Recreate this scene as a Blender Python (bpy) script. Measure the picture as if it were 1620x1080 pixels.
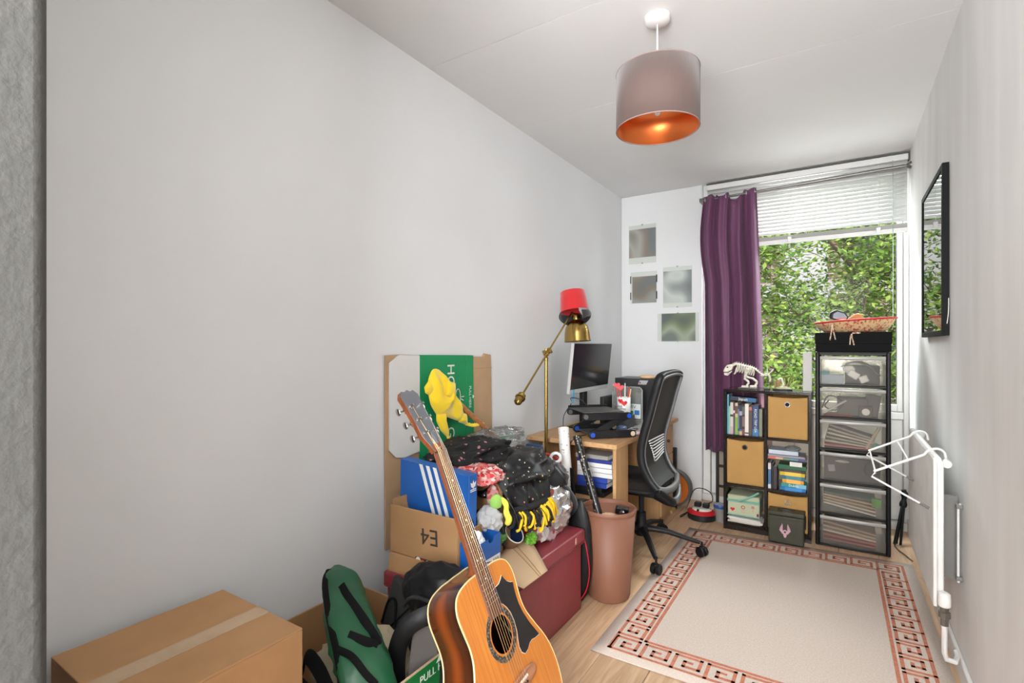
import bpy, bmesh, math, random
from mathutils import Vector, Matrix, Euler, noise

for o in list(bpy.data.objects):
    bpy.data.objects.remove(o, do_unlink=True)
scene = bpy.context.scene
C = scene.collection
random.seed(7)
PI = math.pi

# ------------------------------------------------------------------ camera
cam_d = bpy.data.cameras.new('camera')
cam_d.sensor_width = 36.0
cam_d.lens = 808.0 / 1620.0 * 36.0
cam_d.shift_y = 7.0 / 1620.0
cam_d.clip_start = 0.02
cam = bpy.data.objects.new('camera', cam_d)
cam.location = (0, 0, 1.17)
cam.rotation_euler = (math.radians(90), 0, math.radians(32.8))
C.objects.link(cam)
scene.camera = cam

# ------------------------------------------------------------------ sky and exposure
w = bpy.data.worlds.new('overcast_sky')
scene.world = w
w.use_nodes = True
bgn = w.node_tree.nodes['Background']
bgn.inputs[0].default_value = (0.97, 0.985, 1.0, 1)
bgn.inputs[1].default_value = 2.3
scene.view_settings.view_transform = 'Standard'
scene.view_settings.look = 'None'
scene.view_settings.exposure = 0.64
scene.view_settings.gamma = 1.0
scene.view_settings.use_curve_mapping = False

# hazy sun high above the street side of the house
sun_d = bpy.data.lights.new('sun', 'SUN')
sun_d.energy = 2.0
sun_d.angle = math.radians(12)
sun_d.color = (1.0, 0.96, 0.9)
sun = bpy.data.objects.new('sun', sun_d)
sun.rotation_euler = Vector((-0.5, 0.25, -0.8)).to_track_quat('-Z', 'Y').to_euler()
C.objects.link(sun)


def area(name, loc, aim, sx, sy, power, col):
    d = bpy.data.lights.new(name, 'AREA')
    d.shape = 'RECTANGLE'
    d.size, d.size_y = sx, sy
    d.energy = power
    d.color = col
    o = bpy.data.objects.new(name, d)
    o.location = loc
    o.rotation_euler = (Vector(aim) - Vector(loc)).to_track_quat('-Z', 'Y').to_euler()
    C.objects.link(o)
    return o


# added fill lamp outside, above the view, standing in for sky
area('sky_fill', (-0.3, 5.0, 2.95), (-0.6, 2.6, 0.6), 2.2, 1.3, 300.0, (0.95, 0.98, 1.0))
# unseen fill lamp added in the hall, aimed up at the ceiling
area('hall_ceiling_fill', (-0.45, -0.85, 1.30), (-0.40, -0.75, 2.39), 0.5, 0.5, 60.0, (0.985, 0.985, 0.985))
# fill lamp added behind the camera to brighten the far half of the room
hl = area('hall_fill', (-0.10, -1.10, 1.45), (-1.45, 2.3, 1.45), 0.85, 1.6, 47.0, (0.965, 0.98, 0.99))
hl.data.spread = math.radians(110)
# extra lamp added low outside the window to lift ceiling and upper walls
area('low_outdoor_fill', (-0.3, 5.1, -0.15), (-0.6, 2.0, 2.39), 2.4, 1.2, 26.0, (0.98, 0.99, 1.0))


# ------------------------------------------------------------------ materials
def lin(c):
    out = []
    for v in c[:3]:
        v = v / 255.0
        out.append(v / 12.92 if v <= 0.04045 else ((v + 0.055) / 1.055) ** 2.4)
    return (out[0], out[1], out[2], 1.0)


MATS = {}


def mat(name, col, rough=0.55, metal=0.0, bump=0.0, bscale=60.0, var=0.0, vscale=6.0, col2=None,
        spec=0.5, coat=0.0, sheen=0.0, stretch=None, emit=0.0, aniso=0.0):
    """plain principled material with optional noise colour variation and fine relief"""
    if name in MATS:
        return MATS[name]
    m = bpy.data.materials.new(name)
    m.use_nodes = True
    nt = m.node_tree
    b = nt.nodes['Principled BSDF']
    b.inputs['Base Color'].default_value = lin(col)
    b.inputs['Roughness'].default_value = rough
    b.inputs['Metallic'].default_value = metal
    b.inputs['Specular IOR Level'].default_value = spec
    b.inputs['Coat Weight'].default_value = coat
    b.inputs['Coat Roughness'].default_value = 0.06
    b.inputs['Sheen Weight'].default_value = sheen
    b.inputs['Anisotropic'].default_value = aniso
    if var or bump or col2:
        tc = nt.nodes.new('ShaderNodeTexCoord')
        mp = nt.nodes.new('ShaderNodeMapping')
        if stretch:
            mp.inputs['Scale'].default_value = stretch
        nt.links.new(tc.outputs['Object'], mp.inputs['Vector'])
        if var or col2:
            n = nt.nodes.new('ShaderNodeTexNoise')
            n.inputs['Scale'].default_value = vscale
            n.inputs['Detail'].default_value = 6.0
            nt.links.new(mp.outputs[0], n.inputs['Vector'])
            r = nt.nodes.new('ShaderNodeValToRGB')
            a = lin(col)
            if col2:
                c2 = lin(col2)
            else:
                c2 = tuple(max(0, x * (1 - var)) for x in a[:3]) + (1,)
            r.color_ramp.elements[0].color = c2
            r.color_ramp.elements[0].position = 0.35
            r.color_ramp.elements[1].color = a
            r.color_ramp.elements[1].position = 0.65
            nt.links.new(n.outputs['Fac'], r.inputs['Fac'])
            nt.links.new(r.outputs[0], b.inputs['Base Color'])
        if bump:
            n2 = nt.nodes.new('ShaderNodeTexNoise')
            n2.inputs['Scale'].default_value = bscale
            n2.inputs['Detail'].default_value = 4.0
            nt.links.new(mp.outputs[0], n2.inputs['Vector'])
            bp = nt.nodes.new('ShaderNodeBump')
            bp.inputs['Strength'].default_value = bump
            bp.inputs['Distance'].default_value = 0.004
            nt.links.new(n2.outputs['Fac'], bp.inputs['Height'])
            nt.links.new(bp.outputs[0], b.inputs['Normal'])
    MATS[name] = m
    return m


def dots(name, base, dotcols, scale=30.0, size=0.25, rough=0.5, coat=0.0, bump=0.0, sheen=0.0, keep=1.0):
    """fabric or print with scattered round spots"""
    if name in MATS:
        return MATS[name]
    m = mat(name, base, rough, coat=coat, sheen=sheen)
    nt = m.node_tree
    b = nt.nodes['Principled BSDF']
    tc = nt.nodes.new('ShaderNodeTexCoord')
    v = nt.nodes.new('ShaderNodeTexVoronoi')
    v.inputs['Scale'].default_value = scale
    nt.links.new(tc.outputs['Object'], v.inputs['Vector'])
    lt = nt.nodes.new('ShaderNodeMath')
    lt.operation = 'LESS_THAN'
    lt.inputs[1].default_value = size
    nt.links.new(v.outputs['Distance'], lt.inputs[0])
    sep = nt.nodes.new('ShaderNodeSeparateColor')
    nt.links.new(v.outputs['Color'], sep.inputs[0])
    k = nt.nodes.new('ShaderNodeMath')
    k.operation = 'LESS_THAN'
    k.inputs[1].default_value = keep
    nt.links.new(sep.outputs[1], k.inputs[0])
    mul = nt.nodes.new('ShaderNodeMath')
    mul.operation = 'MULTIPLY'
    nt.links.new(lt.outputs[0], mul.inputs[0])
    nt.links.new(k.outputs[0], mul.inputs[1])
    r = nt.nodes.new('ShaderNodeValToRGB')
    r.color_ramp.interpolation = 'CONSTANT'
    el = r.color_ramp.elements
    while len(el) < len(dotcols):
        el.new(0.5)
    for i, c in enumerate(dotcols):
        el[i].position = i / len(dotcols)
        el[i].color = lin(c)
    if len(dotcols) == 1:
        el[1].color = lin(dotcols[0])
    nt.links.new(sep.outputs[0], r.inputs[0])
    mx = nt.nodes.new('ShaderNodeMix')
    mx.data_type = 'RGBA'
    mx.inputs['A'].default_value = lin(base)
    nt.links.new(mul.outputs[0], mx.inputs['Factor'])
    nt.links.new(r.outputs[0], mx.inputs['B'])
    nt.links.new(mx.outputs['Result'], b.inputs['Base Color'])
    return m


def clear(name, tint=(255, 255, 255), keep=0.8, haze=0.0, rough=0.08, gloss=0.12):
    """thin clear or milky plastic / glass: see-through, with a glossy skin and some haze"""
    if name in MATS:
        return MATS[name]
    m = bpy.data.materials.new(name)
    m.use_nodes = True
    nt = m.node_tree
    nt.nodes.remove(nt.nodes['Principled BSDF'])
    out = nt.nodes['Material Output']
    tr = nt.nodes.new('ShaderNodeBsdfTransparent')
    tr.inputs[0].default_value = lin(tint)
    gl = nt.nodes.new('ShaderNodeBsdfGlossy')
    gl.inputs['Roughness'].default_value = rough
    fr = nt.nodes.new('ShaderNodeFresnel')
    fr.inputs['IOR'].default_value = 1.45
    ml = nt.nodes.new('ShaderNodeMath')
    ml.operation = 'MULTIPLY_ADD'
    ml.inputs[1].default_value = keep
    ml.inputs[2].default_value = gloss * 0.2
    nt.links.new(fr.outputs[0], ml.inputs[0])
    mx = nt.nodes.new('ShaderNodeMixShader')
    base = tr
    if haze > 0:
        df = nt.nodes.new('ShaderNodeBsdfDiffuse')
        df.inputs[0].default_value = lin(tint)
        tl = nt.nodes.new('ShaderNodeBsdfTranslucent')
        tl.inputs[0].default_value = lin(tint)
        ad = nt.nodes.new('ShaderNodeMixShader')
        ad.inputs[0].default_value = 0.4
        nt.links.new(df.outputs[0], ad.inputs[1])
        nt.links.new(tl.outputs[0], ad.inputs[2])
        hz = nt.nodes.new('ShaderNodeMixShader')
        hz.inputs[0].default_value = haze
        nt.links.new(tr.outputs[0], hz.inputs[1])
        nt.links.new(ad.outputs[0], hz.inputs[2])
        base = hz
    nt.links.new(ml.outputs[0], mx.inputs[0])
    nt.links.new(base.outputs[0], mx.inputs[1])
    nt.links.new(gl.outputs[0], mx.inputs[2])
    nt.links.new(mx.outputs[0], out.inputs['Surface'])
    MATS[name] = m
    return m


def node_mat(name):
    m = bpy.data.materials.new(name)
    m.use_nodes = True
    MATS[name] = m
    return m, m.node_tree, m.node_tree.nodes['Principled BSDF']


def wood(name, c1, c2, axis=1, rough=0.4, scale=3.0, coat=0.0):
    """grain running along the given axis"""
    if name in MATS:
        return MATS[name]
    m, nt, b = node_mat(name)
    tc = nt.nodes.new('ShaderNodeTexCoord')
    mp = nt.nodes.new('ShaderNodeMapping')
    s = [18.0, 18.0, 18.0]
    s[axis] = 1.2
    mp.inputs['Scale'].default_value = s
    oi = nt.nodes.new('ShaderNodeObjectInfo')
    vm = nt.nodes.new('ShaderNodeVectorMath')
    vm.operation = 'MULTIPLY_ADD'
    cx = nt.nodes.new('ShaderNodeCombineXYZ')
    for i in range(3):
        nt.links.new(oi.outputs['Random'], cx.inputs[i])
    vm.inputs[1].default_value = (17, 31, 23)
    nt.links.new(cx.outputs[0], vm.inputs[0])
    nt.links.new(tc.outputs['Object'], vm.inputs[2])
    nt.links.new(vm.outputs[0], mp.inputs['Vector'])
    n = nt.nodes.new('ShaderNodeTexNoise')
    n.inputs['Scale'].default_value = scale
    n.inputs['Detail'].default_value = 8.0
    n.inputs['Distortion'].default_value = 1.2
    nt.links.new(mp.outputs[0], n.inputs['Vector'])
    r = nt.nodes.new('ShaderNodeValToRGB')
    r.color_ramp.elements[0].position = 0.3
    r.color_ramp.elements[0].color = lin(c2)
    r.color_ramp.elements[1].position = 0.68
    r.color_ramp.elements[1].color = lin(c1)
    nt.links.new(n.outputs['Fac'], r.inputs['Fac'])
    hs = nt.nodes.new('ShaderNodeHueSaturation')
    mr = nt.nodes.new('ShaderNodeMapRange')
    mr.inputs['To Min'].default_value = 0.86
    mr.inputs['To Max'].default_value = 1.1
    nt.links.new(oi.outputs['Random'], mr.inputs['Value'])
    nt.links.new(mr.outputs[0], hs.inputs['Value'])
    nt.links.new(r.outputs[0], hs.inputs['Color'])
    nt.links.new(hs.outputs[0], b.inputs['Base Color'])
    b.inputs['Roughness'].default_value = rough
    b.inputs['Coat Weight'].default_value = coat
    bp = nt.nodes.new('ShaderNodeBump')
    bp.inputs['Strength'].default_value = 0.08
    bp.inputs['Distance'].default_value = 0.002
    nt.links.new(n.outputs['Fac'], bp.inputs['Height'])
    nt.links.new(bp.outputs[0], b.inputs['Normal'])
    return m


def cardboard(name, col, axis=2, dirt=0.12):
    """corrugated board: faint flute lines across the given axis"""
    if name in MATS:
        return MATS[name]
    m = mat(name, col, 0.8, var=dirt, vscale=7.0, spec=0.2)
    nt = m.node_tree
    b = nt.nodes['Principled BSDF']
    tc = nt.nodes.new('ShaderNodeTexCoord')
    wv = nt.nodes.new('ShaderNodeTexWave')
    wv.bands_direction = 'XYZ'[axis]
    wv.inputs['Scale'].default_value = 60.0
    wv.inputs['Distortion'].default_value = 0.6
    nt.links.new(tc.outputs['Object'], wv.inputs['Vector'])
    bp = nt.nodes.new('ShaderNodeBump')
    bp.inputs['Strength'].default_value = 0.10
    bp.inputs['Distance'].default_value = 0.001
    nt.links.new(wv.outputs['Fac'], bp.inputs['Height'])
    nt.links.new(bp.outputs[0], b.inputs['Normal'])
    return m


# ------------------------------------------------------------------ mesh builder
WM = {}          # world matrix of every object made here


class MB:
    def __init__(s):
        s.v = []
        s.f = []
        s.m = []

    def add(s, vs, fs, m=0, M=None):
        o = len(s.v)
        for p in vs:
            p = Vector(p)
            s.v.append(M @ p if M else p)
        for f in fs:
            s.f.append([i + o for i in f])
            s.m.append(m)
        return s

    def box(s, x0, x1, y0, y1, z0, z1, m=0, M=None):
        return s.add([(x0, y0, z0), (x1, y0, z0), (x1, y1, z0), (x0, y1, z0), (x0, y0, z1), (x1, y0, z1), (x1, y1, z1), (x0, y1, z1)],
                     [(0, 3, 2, 1), (4, 5, 6, 7), (0, 1, 5, 4), (1, 2, 6, 5), (2, 3, 7, 6), (3, 0, 4, 7)], m, M)

    def tube(s, pts, r, n=8, closed=False, m=0, flat=None, up=None):
        """round (or flat=(a,b) elliptic) tube along points, r number or list"""
        pts = [Vector(p) for p in pts]
        k = len(pts)
        rs = r if isinstance(r, (list, tuple)) else [r] * k
        o = len(s.v)
        prev = None
        for i, p in enumerate(pts):
            if closed:
                t = pts[(i + 1) % k] - pts[i - 1]
            else:
                t = pts[min(i + 1, k - 1)] - pts[max(i - 1, 0)]
            if t.length < 1e-9:
                t = Vector((0, 0, 1))
            t.normalize()
            if up is not None:
                a = Vector(up) - t * t.dot(Vector(up))
            elif prev is None:
                a = t.orthogonal()
            else:
                a = prev - t * t.dot(prev)
            if a.length < 1e-6:
                a = t.orthogonal()
            a.normalize()
            prev = a
            b = t.cross(a)
            fa, fb = flat if flat else (1, 1)
            for j in range(n):
                an = 2 * PI * j / n
                s.v.append(p + a * (math.cos(an) * rs[i] * fa) + b * (math.sin(an) * rs[i] * fb))
        for i in range(k if closed else k - 1):
            i2 = (i + 1) % k
            for j in range(n):
                j2 = (j + 1) % n
                s.f.append([o + i * n + j, o + i * n + j2, o + i2 * n + j2, o + i2 * n + j])
                s.m.append(m)
        if not closed:
            s.f.append([o + j for j in range(n)][::-1])
            s.f.append([o + (k - 1) * n + j for j in range(n)])
            s.m += [m, m]
        return s

    def cyl(s, p0, p1, r0, r1=None, n=16, m=0):
        return s.tube([p0, p1], [r0, r0 if r1 is None else r1], n, m=m)

    def lathe(s, prof, n=32, M=None, m=0, sx=1, sy=1):
        """profile of (radius, z) turned about z"""
        o = len(s.v)
        for r, z in prof:
            for j in range(n):
                a = 2 * PI * j / n
                p = Vector((r * math.cos(a) * sx, r * math.sin(a) * sy, z))
                s.v.append(M @ p if M else p)
        for i in range(len(prof) - 1):
            for j in range(n):
                j2 = (j + 1) % n
                s.f.append([o + i * n + j, o + i * n + j2, o + (i + 1) * n + j2, o + (i + 1) * n + j])
                s.m.append(m)
        return s

    def prism(s, poly, d0, d1, M=None, m=0):
        """polygon in local xy extruded z d0..d1"""
        n = len(poly)
        vs = [(x, y, d0) for x, y in poly] + [(x, y, d1) for x, y in poly]
        fs = [list(range(n))[::-1], list(range(n, 2 * n))]
        fs += [(i, (i + 1) % n, (i + 1) % n + n, i + n) for i in range(n)]
        return s.add(vs, fs, m, M)

    def grid(s, rows, m=0, closed=False):
        """surface from rows of points"""
        nu = len(rows)
        nv = len(rows[0])
        vs = [p for r in rows for p in r]
        fs = []
        for i in range(nu - 1):
            for j in range(nv if closed else nv - 1):
                j2 = (j + 1) % nv
                fs.append((i * nv + j, i * nv + j2, (i + 1) * nv + j2, (i + 1) * nv + j))
        return s.add(vs, fs, m)

    def ball(s, c, r, nu=16, nv=10, m=0, M=None):
        if not isinstance(r, (tuple, list)):
            r = (r, r, r)
        vs = []
        fs = []
        for i in range(nv + 1):
            th = PI * i / nv
            for j in range(nu):
                ph = 2 * PI * j / nu
                vs.append((c[0] + r[0] * math.sin(th) * math.cos(ph), c[1] + r[1] * math.sin(th) * math.sin(ph), c[2] + r[2] * math.cos(th)))
        for i in range(nv):
            for j in range(nu):
                j2 = (j + 1) % nu
                fs.append((i * nu + j, (i + 1) * nu + j, (i + 1) * nu + j2, i * nu + j2))
        return s.add(vs, fs, m, M)

    def build(s, name, mats, parent=None, bevel=0.0, smooth=35, local=False, solid=0.0, sub=0, seg=2, base=True, offset=-1):
        me = bpy.data.meshes.new(name)
        vs = s.v
        if parent is not None:
            pm = WM[parent.name]
            if not local:
                inv = pm.inverted()
                vs = [inv @ v for v in vs]
            org = Vector((0, 0, 0))
        else:
            if base:
                xs = [v.x for v in vs]
                ys = [v.y for v in vs]
                org = Vector(((min(xs) + max(xs)) / 2, (min(ys) + max(ys)) / 2, min(v.z for v in vs)))
            else:
                org = Vector((0, 0, 0))
            vs = [v - org for v in vs]
        me.from_pydata([tuple(v) for v in vs], [], s.f)
        me.update()
        if not isinstance(mats, (list, tuple)):
            mats = [mats]
        for q in mats:
            me.materials.append(q)
        if len(mats) > 1:
            me.polygons.foreach_set('material_index', s.m)
        bm = bmesh.new()
        bm.from_mesh(me)
        bmesh.ops.remove_doubles(bm, verts=bm.verts, dist=1e-6)
        bmesh.ops.recalc_face_normals(bm, faces=bm.faces)
        bm.to_mesh(me)
        bm.free()
        if smooth:
            me.polygons.foreach_set('use_smooth', [True] * len(me.polygons))
            me.set_sharp_from_angle(angle=math.radians(smooth))
        o = bpy.data.objects.new(name, me)
        C.objects.link(o)
        if parent is not None:
            o.parent = parent
            WM[o.name] = WM[parent.name].copy()
        else:
            o.location = org
            WM[o.name] = Matrix.Translation(org)
        if solid:
            md = o.modifiers.new('solid', 'SOLIDIFY')
            md.thickness = solid
            md.offset = offset
        if bevel:
            md = o.modifiers.new('bevel', 'BEVEL')
            md.width = bevel
            md.segments = seg
            md.limit_method = 'ANGLE'
            md.angle_limit = math.radians(40)
            md.harden_normals = False
        if sub:
            md = o.modifiers.new('sub', 'SUBSURF')
            md.levels = sub
            md.render_levels = sub
        return o


def tag(o, label, cat, group=None):
    o['label'] = label
    o['category'] = cat
    if group:
        o['group'] = group
    return o


def thing(name, label, cat, loc=(0, 0, 0), rot=None, group=None):
    o = bpy.data.objects.new(name, None)
    C.objects.link(o)
    o.empty_display_size = 0.05
    M = Matrix.Translation(Vector(loc))
    if rot is not None:
        if isinstance(rot, Matrix):
            M = M @ rot.to_4x4()
        elif isinstance(rot, (tuple, list)):
            M = M @ Euler(rot).to_matrix().to_4x4()
        else:
            M = M @ Matrix.Rotation(rot, 4, 'Z')
    o.matrix_world = M
    o.location = M.to_translation()
    o.rotation_euler = M.to_euler()
    WM[o.name] = M
    return tag(o, label, cat, group)


def struct(o):
    o['kind'] = 'structure'
    return o


def text_mesh(name, body, size, material, parent, M, extrude=0.0004, align='CENTER', local=False, sx=1.0):
    cu = bpy.data.curves.new(name, 'FONT')
    cu.body = body
    cu.size = size
    cu.extrude = extrude
    cu.align_x = align
    cu.align_y = 'CENTER'
    cu.resolution_u = 3
    tmp = bpy.data.objects.new('tmp_text', cu)
    C.objects.link(tmp)
    dg = bpy.context.evaluated_depsgraph_get()
    me = bpy.data.meshes.new_from_object(tmp.evaluated_get(dg))
    bpy.data.objects.remove(tmp, do_unlink=True)
    me.name = name
    me.materials.clear()
    me.materials.append(material)
    pm = WM[parent.name]
    T = M @ Matrix.Diagonal((sx, 1, 1, 1))
    me.transform(T if local else pm.inverted() @ T)
    o = bpy.data.objects.new(name, me)
    C.objects.link(o)
    o.parent = parent
    WM[o.name] = pm.copy()
    return o


def frame(o, x, y):
    """4x4 placing local xy on the plane spanned by world x, y through o"""
    x = Vector(x).normalized()
    y = Vector(y)
    y = (y - x * x.dot(y)).normalized()
    z = x.cross(y)
    return Matrix(((x.x, y.x, z.x, o[0]), (x.y, y.y, z.y, o[1]), (x.z, y.z, z.z, o[2]), (0, 0, 0, 1)))


def fbm(p, o=3):
    t = 0
    a = 1
    for i in range(o):
        t += a * noise.noise(Vector(p) * (2 ** i))
        a *= 0.5
    return t


def ridge(p):
    return 1 - abs(noise.noise(Vector(p))) * 2


def blob(c, r, seed=0, amp=0.2, freq=2.0, fold=(1, 1, 1), z0=None, sub=5, rot=0.0, mb=None, pinch=None):
    """crumpled cloth lump: sphere pushed about by ridged folds"""
    bm = bmesh.new()
    bmesh.ops.create_icosphere(bm, subdivisions=sub, radius=1.0)
    sd = Vector((seed * 3.17, seed * 1.71, seed * 5.3))
    R = Matrix.Rotation(rot, 3, 'Z')
    vs = []
    for v in bm.verts:
        p = v.co.copy()
        q = Vector((p.x * fold[0], p.y * fold[1], p.z * fold[2])) * freq + sd
        d = 0.6 * ridge(q) + 0.25 * ridge(q * 1.9 + Vector((4, 1, 7))) + 0.35 * fbm(p * 1.3 + sd) + 0.03 * ridge(q * 4.3)
        k = 1 + amp * (d - 0.45)
        p = Vector((p.x * r[0], p.y * r[1], p.z * r[2])) * k
        p = R @ p + Vector(c)
        if z0 is not None and p.z < z0:
            p.z = z0 + 0.02 * (p.z - z0)
        vs.append(p)
    fs = [[q.index for q in f.verts] for f in bm.faces]
    bm.free()
    mb = mb or MB()
    return mb.add(vs, fs)


def spline(pts, n=8):
    """catmull-rom through points"""
    P = [Vector(p) for p in pts]
    P = [P[0] * 2 - P[1]] + P + [P[-1] * 2 - P[-2]]
    out = []
    for i in range(1, len(P) - 2):
        for k in range(n):
            t = k / n
            a, b, c, d = P[i - 1], P[i], P[i + 1], P[i + 2]
            out.append(0.5 * ((2 * b) + (c - a) * t + (2 * a - 5 * b + 4 * c - d) * t * t + (3 * b - a - 3 * c + d) * t ** 3))
    out.append(P[-2])
    return out

# ================================================================== THE ROOM
XL, XR, YB, HC = -1.525, 0.362, 4.03, 2.39


def plaster(name, col, bump=0.05, scale=90.0, var=0.05):
    m = mat(name, col, 0.75, bump=bump, bscale=scale, var=var, vscale=1.6, spec=0.25)
    return m


WALL = plaster('wall_paint', (221, 222, 223))
WALLR = mat('wall_paint_scuffed', (234, 233, 231), 0.7, bump=0.06, bscale=40, var=0.10, vscale=2.2, stretch=(1, 3.0, 0.5), spec=0.25)
ROUGH = mat('rough_wall_shaded', (70, 69, 66), 0.9, bump=0.35, bscale=110, var=0.08, vscale=40, spec=0.2)  # colour darkened far below the other walls to paint in this wall's shade
CEIL = plaster('ceiling_paint', (225, 225, 225), 0.03, 60.0, 0.03)
WHITE = mat('white_gloss_paint', (228, 227, 224), 0.35, var=0.06, vscale=4, bump=0.03, bscale=30)
WHITED = mat('worn_white_paint', (230, 228, 224), 0.45, var=0.16, vscale=9, bump=0.08, bscale=30)
BLACK = mat('black_plastic', (13, 13, 14), 0.45, spec=0.35)
BLACKM = mat('black_satin_metal', (30, 30, 32), 0.35, metal=0.6)
CHROME = mat('chrome', (200, 200, 200), 0.15, metal=1.0)
GREYM = mat('grey_metal', (120, 118, 115), 0.35, metal=0.9)

# floor: oak boards laid lengthwise, each a board of its own
OAK = wood('oak_floor', (206, 174, 142), (178, 142, 108), axis=1, rough=0.42, scale=2.2)
fb = MB().box(XL - 0.05, XR + 0.05, -1.2, YB + 0.15, -0.06, -0.014)
floor = struct(fb.build('floor', mat('floor_screed', (90, 78, 64), 0.9), base=False))
pw, pl = 0.189, 1.22
i = 0
x = XL
while x < XR:
    x1 = min(x + pw, XR)
    y = -1.2 - pl * ((i * 0.37) % 1.0)
    while y < YB + 0.05:
        a, b_ = max(y, -1.2), min(y + pl, YB + 0.05)
        if b_ - a > 0.02:
            MB().box(x + 0.0008, x1 - 0.0008, a + 0.0008, b_ - 0.0008, -0.014, 0.0).build('floor_board', OAK, floor, bevel=0.0015, seg=1)
        y += pl
    x += pw
    i += 1

# ceiling: plasterboard sheets with fine joints
cb = MB().box(XL - 0.12, XR + 0.12, -1.3, YB + 0.25, HC + 0.014, HC + 0.08)
ceiling = struct(cb.build('ceiling', CEIL, base=False))
ys = [0.04, 0.95, 1.69, 2.428, YB + 0.06]
for k in range(4):
    MB().box(XL, XR, ys[k] + 0.0014, ys[k + 1] - 0.0014, HC, HC + 0.014).build('ceiling_panel', CEIL, ceiling)

struct(MB().box(XL - 0.12, XL, -1.2, YB + 0.25, 0, HC).build('wall_left', WALL, base=False))
struct(MB().box(XR, XR + 0.12, -1.2, YB + 0.25, 0, HC).build('wall_right', WALLR, base=False))
struct(MB().box(XL, -0.885, YB, YB + 0.25, 0, HC).build('wall_back', WALL, base=False, bevel=0.006))
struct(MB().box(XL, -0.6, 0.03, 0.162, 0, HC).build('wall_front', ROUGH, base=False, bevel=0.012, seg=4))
struct(MB().box(XL - 0.12, XR + 0.12, -1.3, -1.2, 0, HC + 0.014).build('wall_hall', WALL, base=False))
# skirting
for nm, bb in (('baseboard_right', (XR - 0.014, XR, 0.0, YB + 0.04)), ('baseboard_left', (XL, XL + 0.014, 0.162, YB)),):
    mb = MB()
    mb.box(bb[0], bb[1], bb[2], bb[3], 0.0, 0.075)
    struct(mb.build(nm, WHITED, base=False, bevel=0.004))
struct(MB().box(XL + 0.014, -0.885, YB - 0.014, YB, 0, 0.075).build('baseboard_back', WHITED, base=False, bevel=0.004))

# ------------------------------------------------------------------ window wall
win = bpy.data.objects.new('window_1', None)
C.objects.link(win)
win.location = (-0.26, 4.1, 0)
WM[win.name] = Matrix.Translation((-0.26, 4.1, 0))
struct(win)
WX0, WX1 = -0.885, XR
MB().box(WX0, WX0 + 0.05, 4.075, 4.17, 0.05, HC).build('jamb', WHITE, win, bevel=0.004)
MB().box(WX1 - 0.028, WX1, 4.075, 4.17, 0.05, HC).build('jamb', WHITE, win, bevel=0.004)
MB().box(WX0 + 0.05, WX1 - 0.028, 4.075, 4.17, 2.33, HC).build('head', WHITE, win, bevel=0.004)
MB().box(WX0 + 0.05, WX1 - 0.028, 4.075, 4.17, 0.70, 0.745).build('transom', WHITE, win, bevel=0.004)
MB().box(WX0, WX1, 4.045, 4.17, 0.0, 0.05).build('base_rail', WHITED, win, bevel=0.004)
# opening sash
sx0, sx1, sz0, sz1 = WX0 + 0.052, WX1 - 0.030, 0.748, 2.328
for bb in ((sx0, sx0 + 0.03, sz0, sz1), (sx1 - 0.03, sx1, sz0, sz1), (sx0 + 0.03, sx1 - 0.03, sz0, sz0 + 0.045), (sx0 + 0.03, sx1 - 0.03, sz1 - 0.045, sz1)):
    MB().box(bb[0], bb[1], 4.09, 4.15, bb[2], bb[3]).build('sash_bar', WHITE, win, bevel=0.005)
GLASS = clear('window_glass', (250, 253, 252), keep=0.04, rough=0.01, gloss=0.0)
MB().box(sx0 + 0.03, sx1 - 0.03, 4.118, 4.122, sz0 + 0.045, sz1 - 0.045).build('pane', GLASS, win, smooth=0)
for bb in ((sx0 + 0.03, sx0 + 0.034, sz0 + 0.045, sz1 - 0.045), (sx1 - 0.034, sx1 - 0.03, sz0 + 0.045, sz1 - 0.045), (sx0 + 0.03, sx1 - 0.03, sz0 + 0.045, sz0 + 0.049)):
    MB().box(bb[0], bb[1], 4.112, 4.128, bb[2], bb[3]).build('glazing_gasket', mat('gasket', (70, 70, 72), 0.6), win)
# spandrel panels under the window with grooves
MB().box(WX0 + 0.05, WX1 - 0.028, 4.12, 4.17, 0.05, 0.70).build('spandrel_back', WHITED, win)
for a, b_ in ((WX0 + 0.054, -0.28), (-0.274, WX1 - 0.032)):
    MB().box(a, b_, 4.095, 4.12, 0.054, 0.696).build('spandrel_panel', WHITED, win, bevel=0.004)

# ------------------------------------------------------------------ venetian blind
blind = thing('venetian_blind', 'white venetian blind half raised at the top of the window', 'blind', (-0.245, 4.03, 1.89))
BL = mat('blind_white', (214, 214, 212), 0.4)
BX0, BX1 = -0.85, 0.352
MB().box(BX0, BX1, 4.012, 4.052, 2.335, 2.372).build('headrail', BL, blind, bevel=0.002)
MB().box(BX0, BX1, 4.010, 4.053, 2.3735, 2.379).build('mounting_strip', mat('blind_bracket_dark', (70, 69, 66), 0.5), blind)
MB().box(BX1, BX1 + 0.006, 4.008, 4.054, 2.33, 2.38).build('end_bracket', mat('blind_bracket_dark', (70, 69, 66), 0.5), blind)
sl = MB()
rows = []
for k in range(7):
    t = -1 + 2 * k / 6
    rows.append((t * 0.0150, 0.0024 * (1 - t * t)))
prof = []
for a, h in rows:
    an = math.radians(64)
    prof.append((a * math.cos(an) - h * math.sin(an), a * math.sin(an) + h * math.cos(an)))
sl.grid([[(BX0 + 0.004, y_, z_), (BX1 - 0.004, y_, z_)] for y_, z_ in prof])
SLT = mat('blind_slat', (206, 206, 204), 0.5)
ns = 17
z = 2.322
first = None
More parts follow.
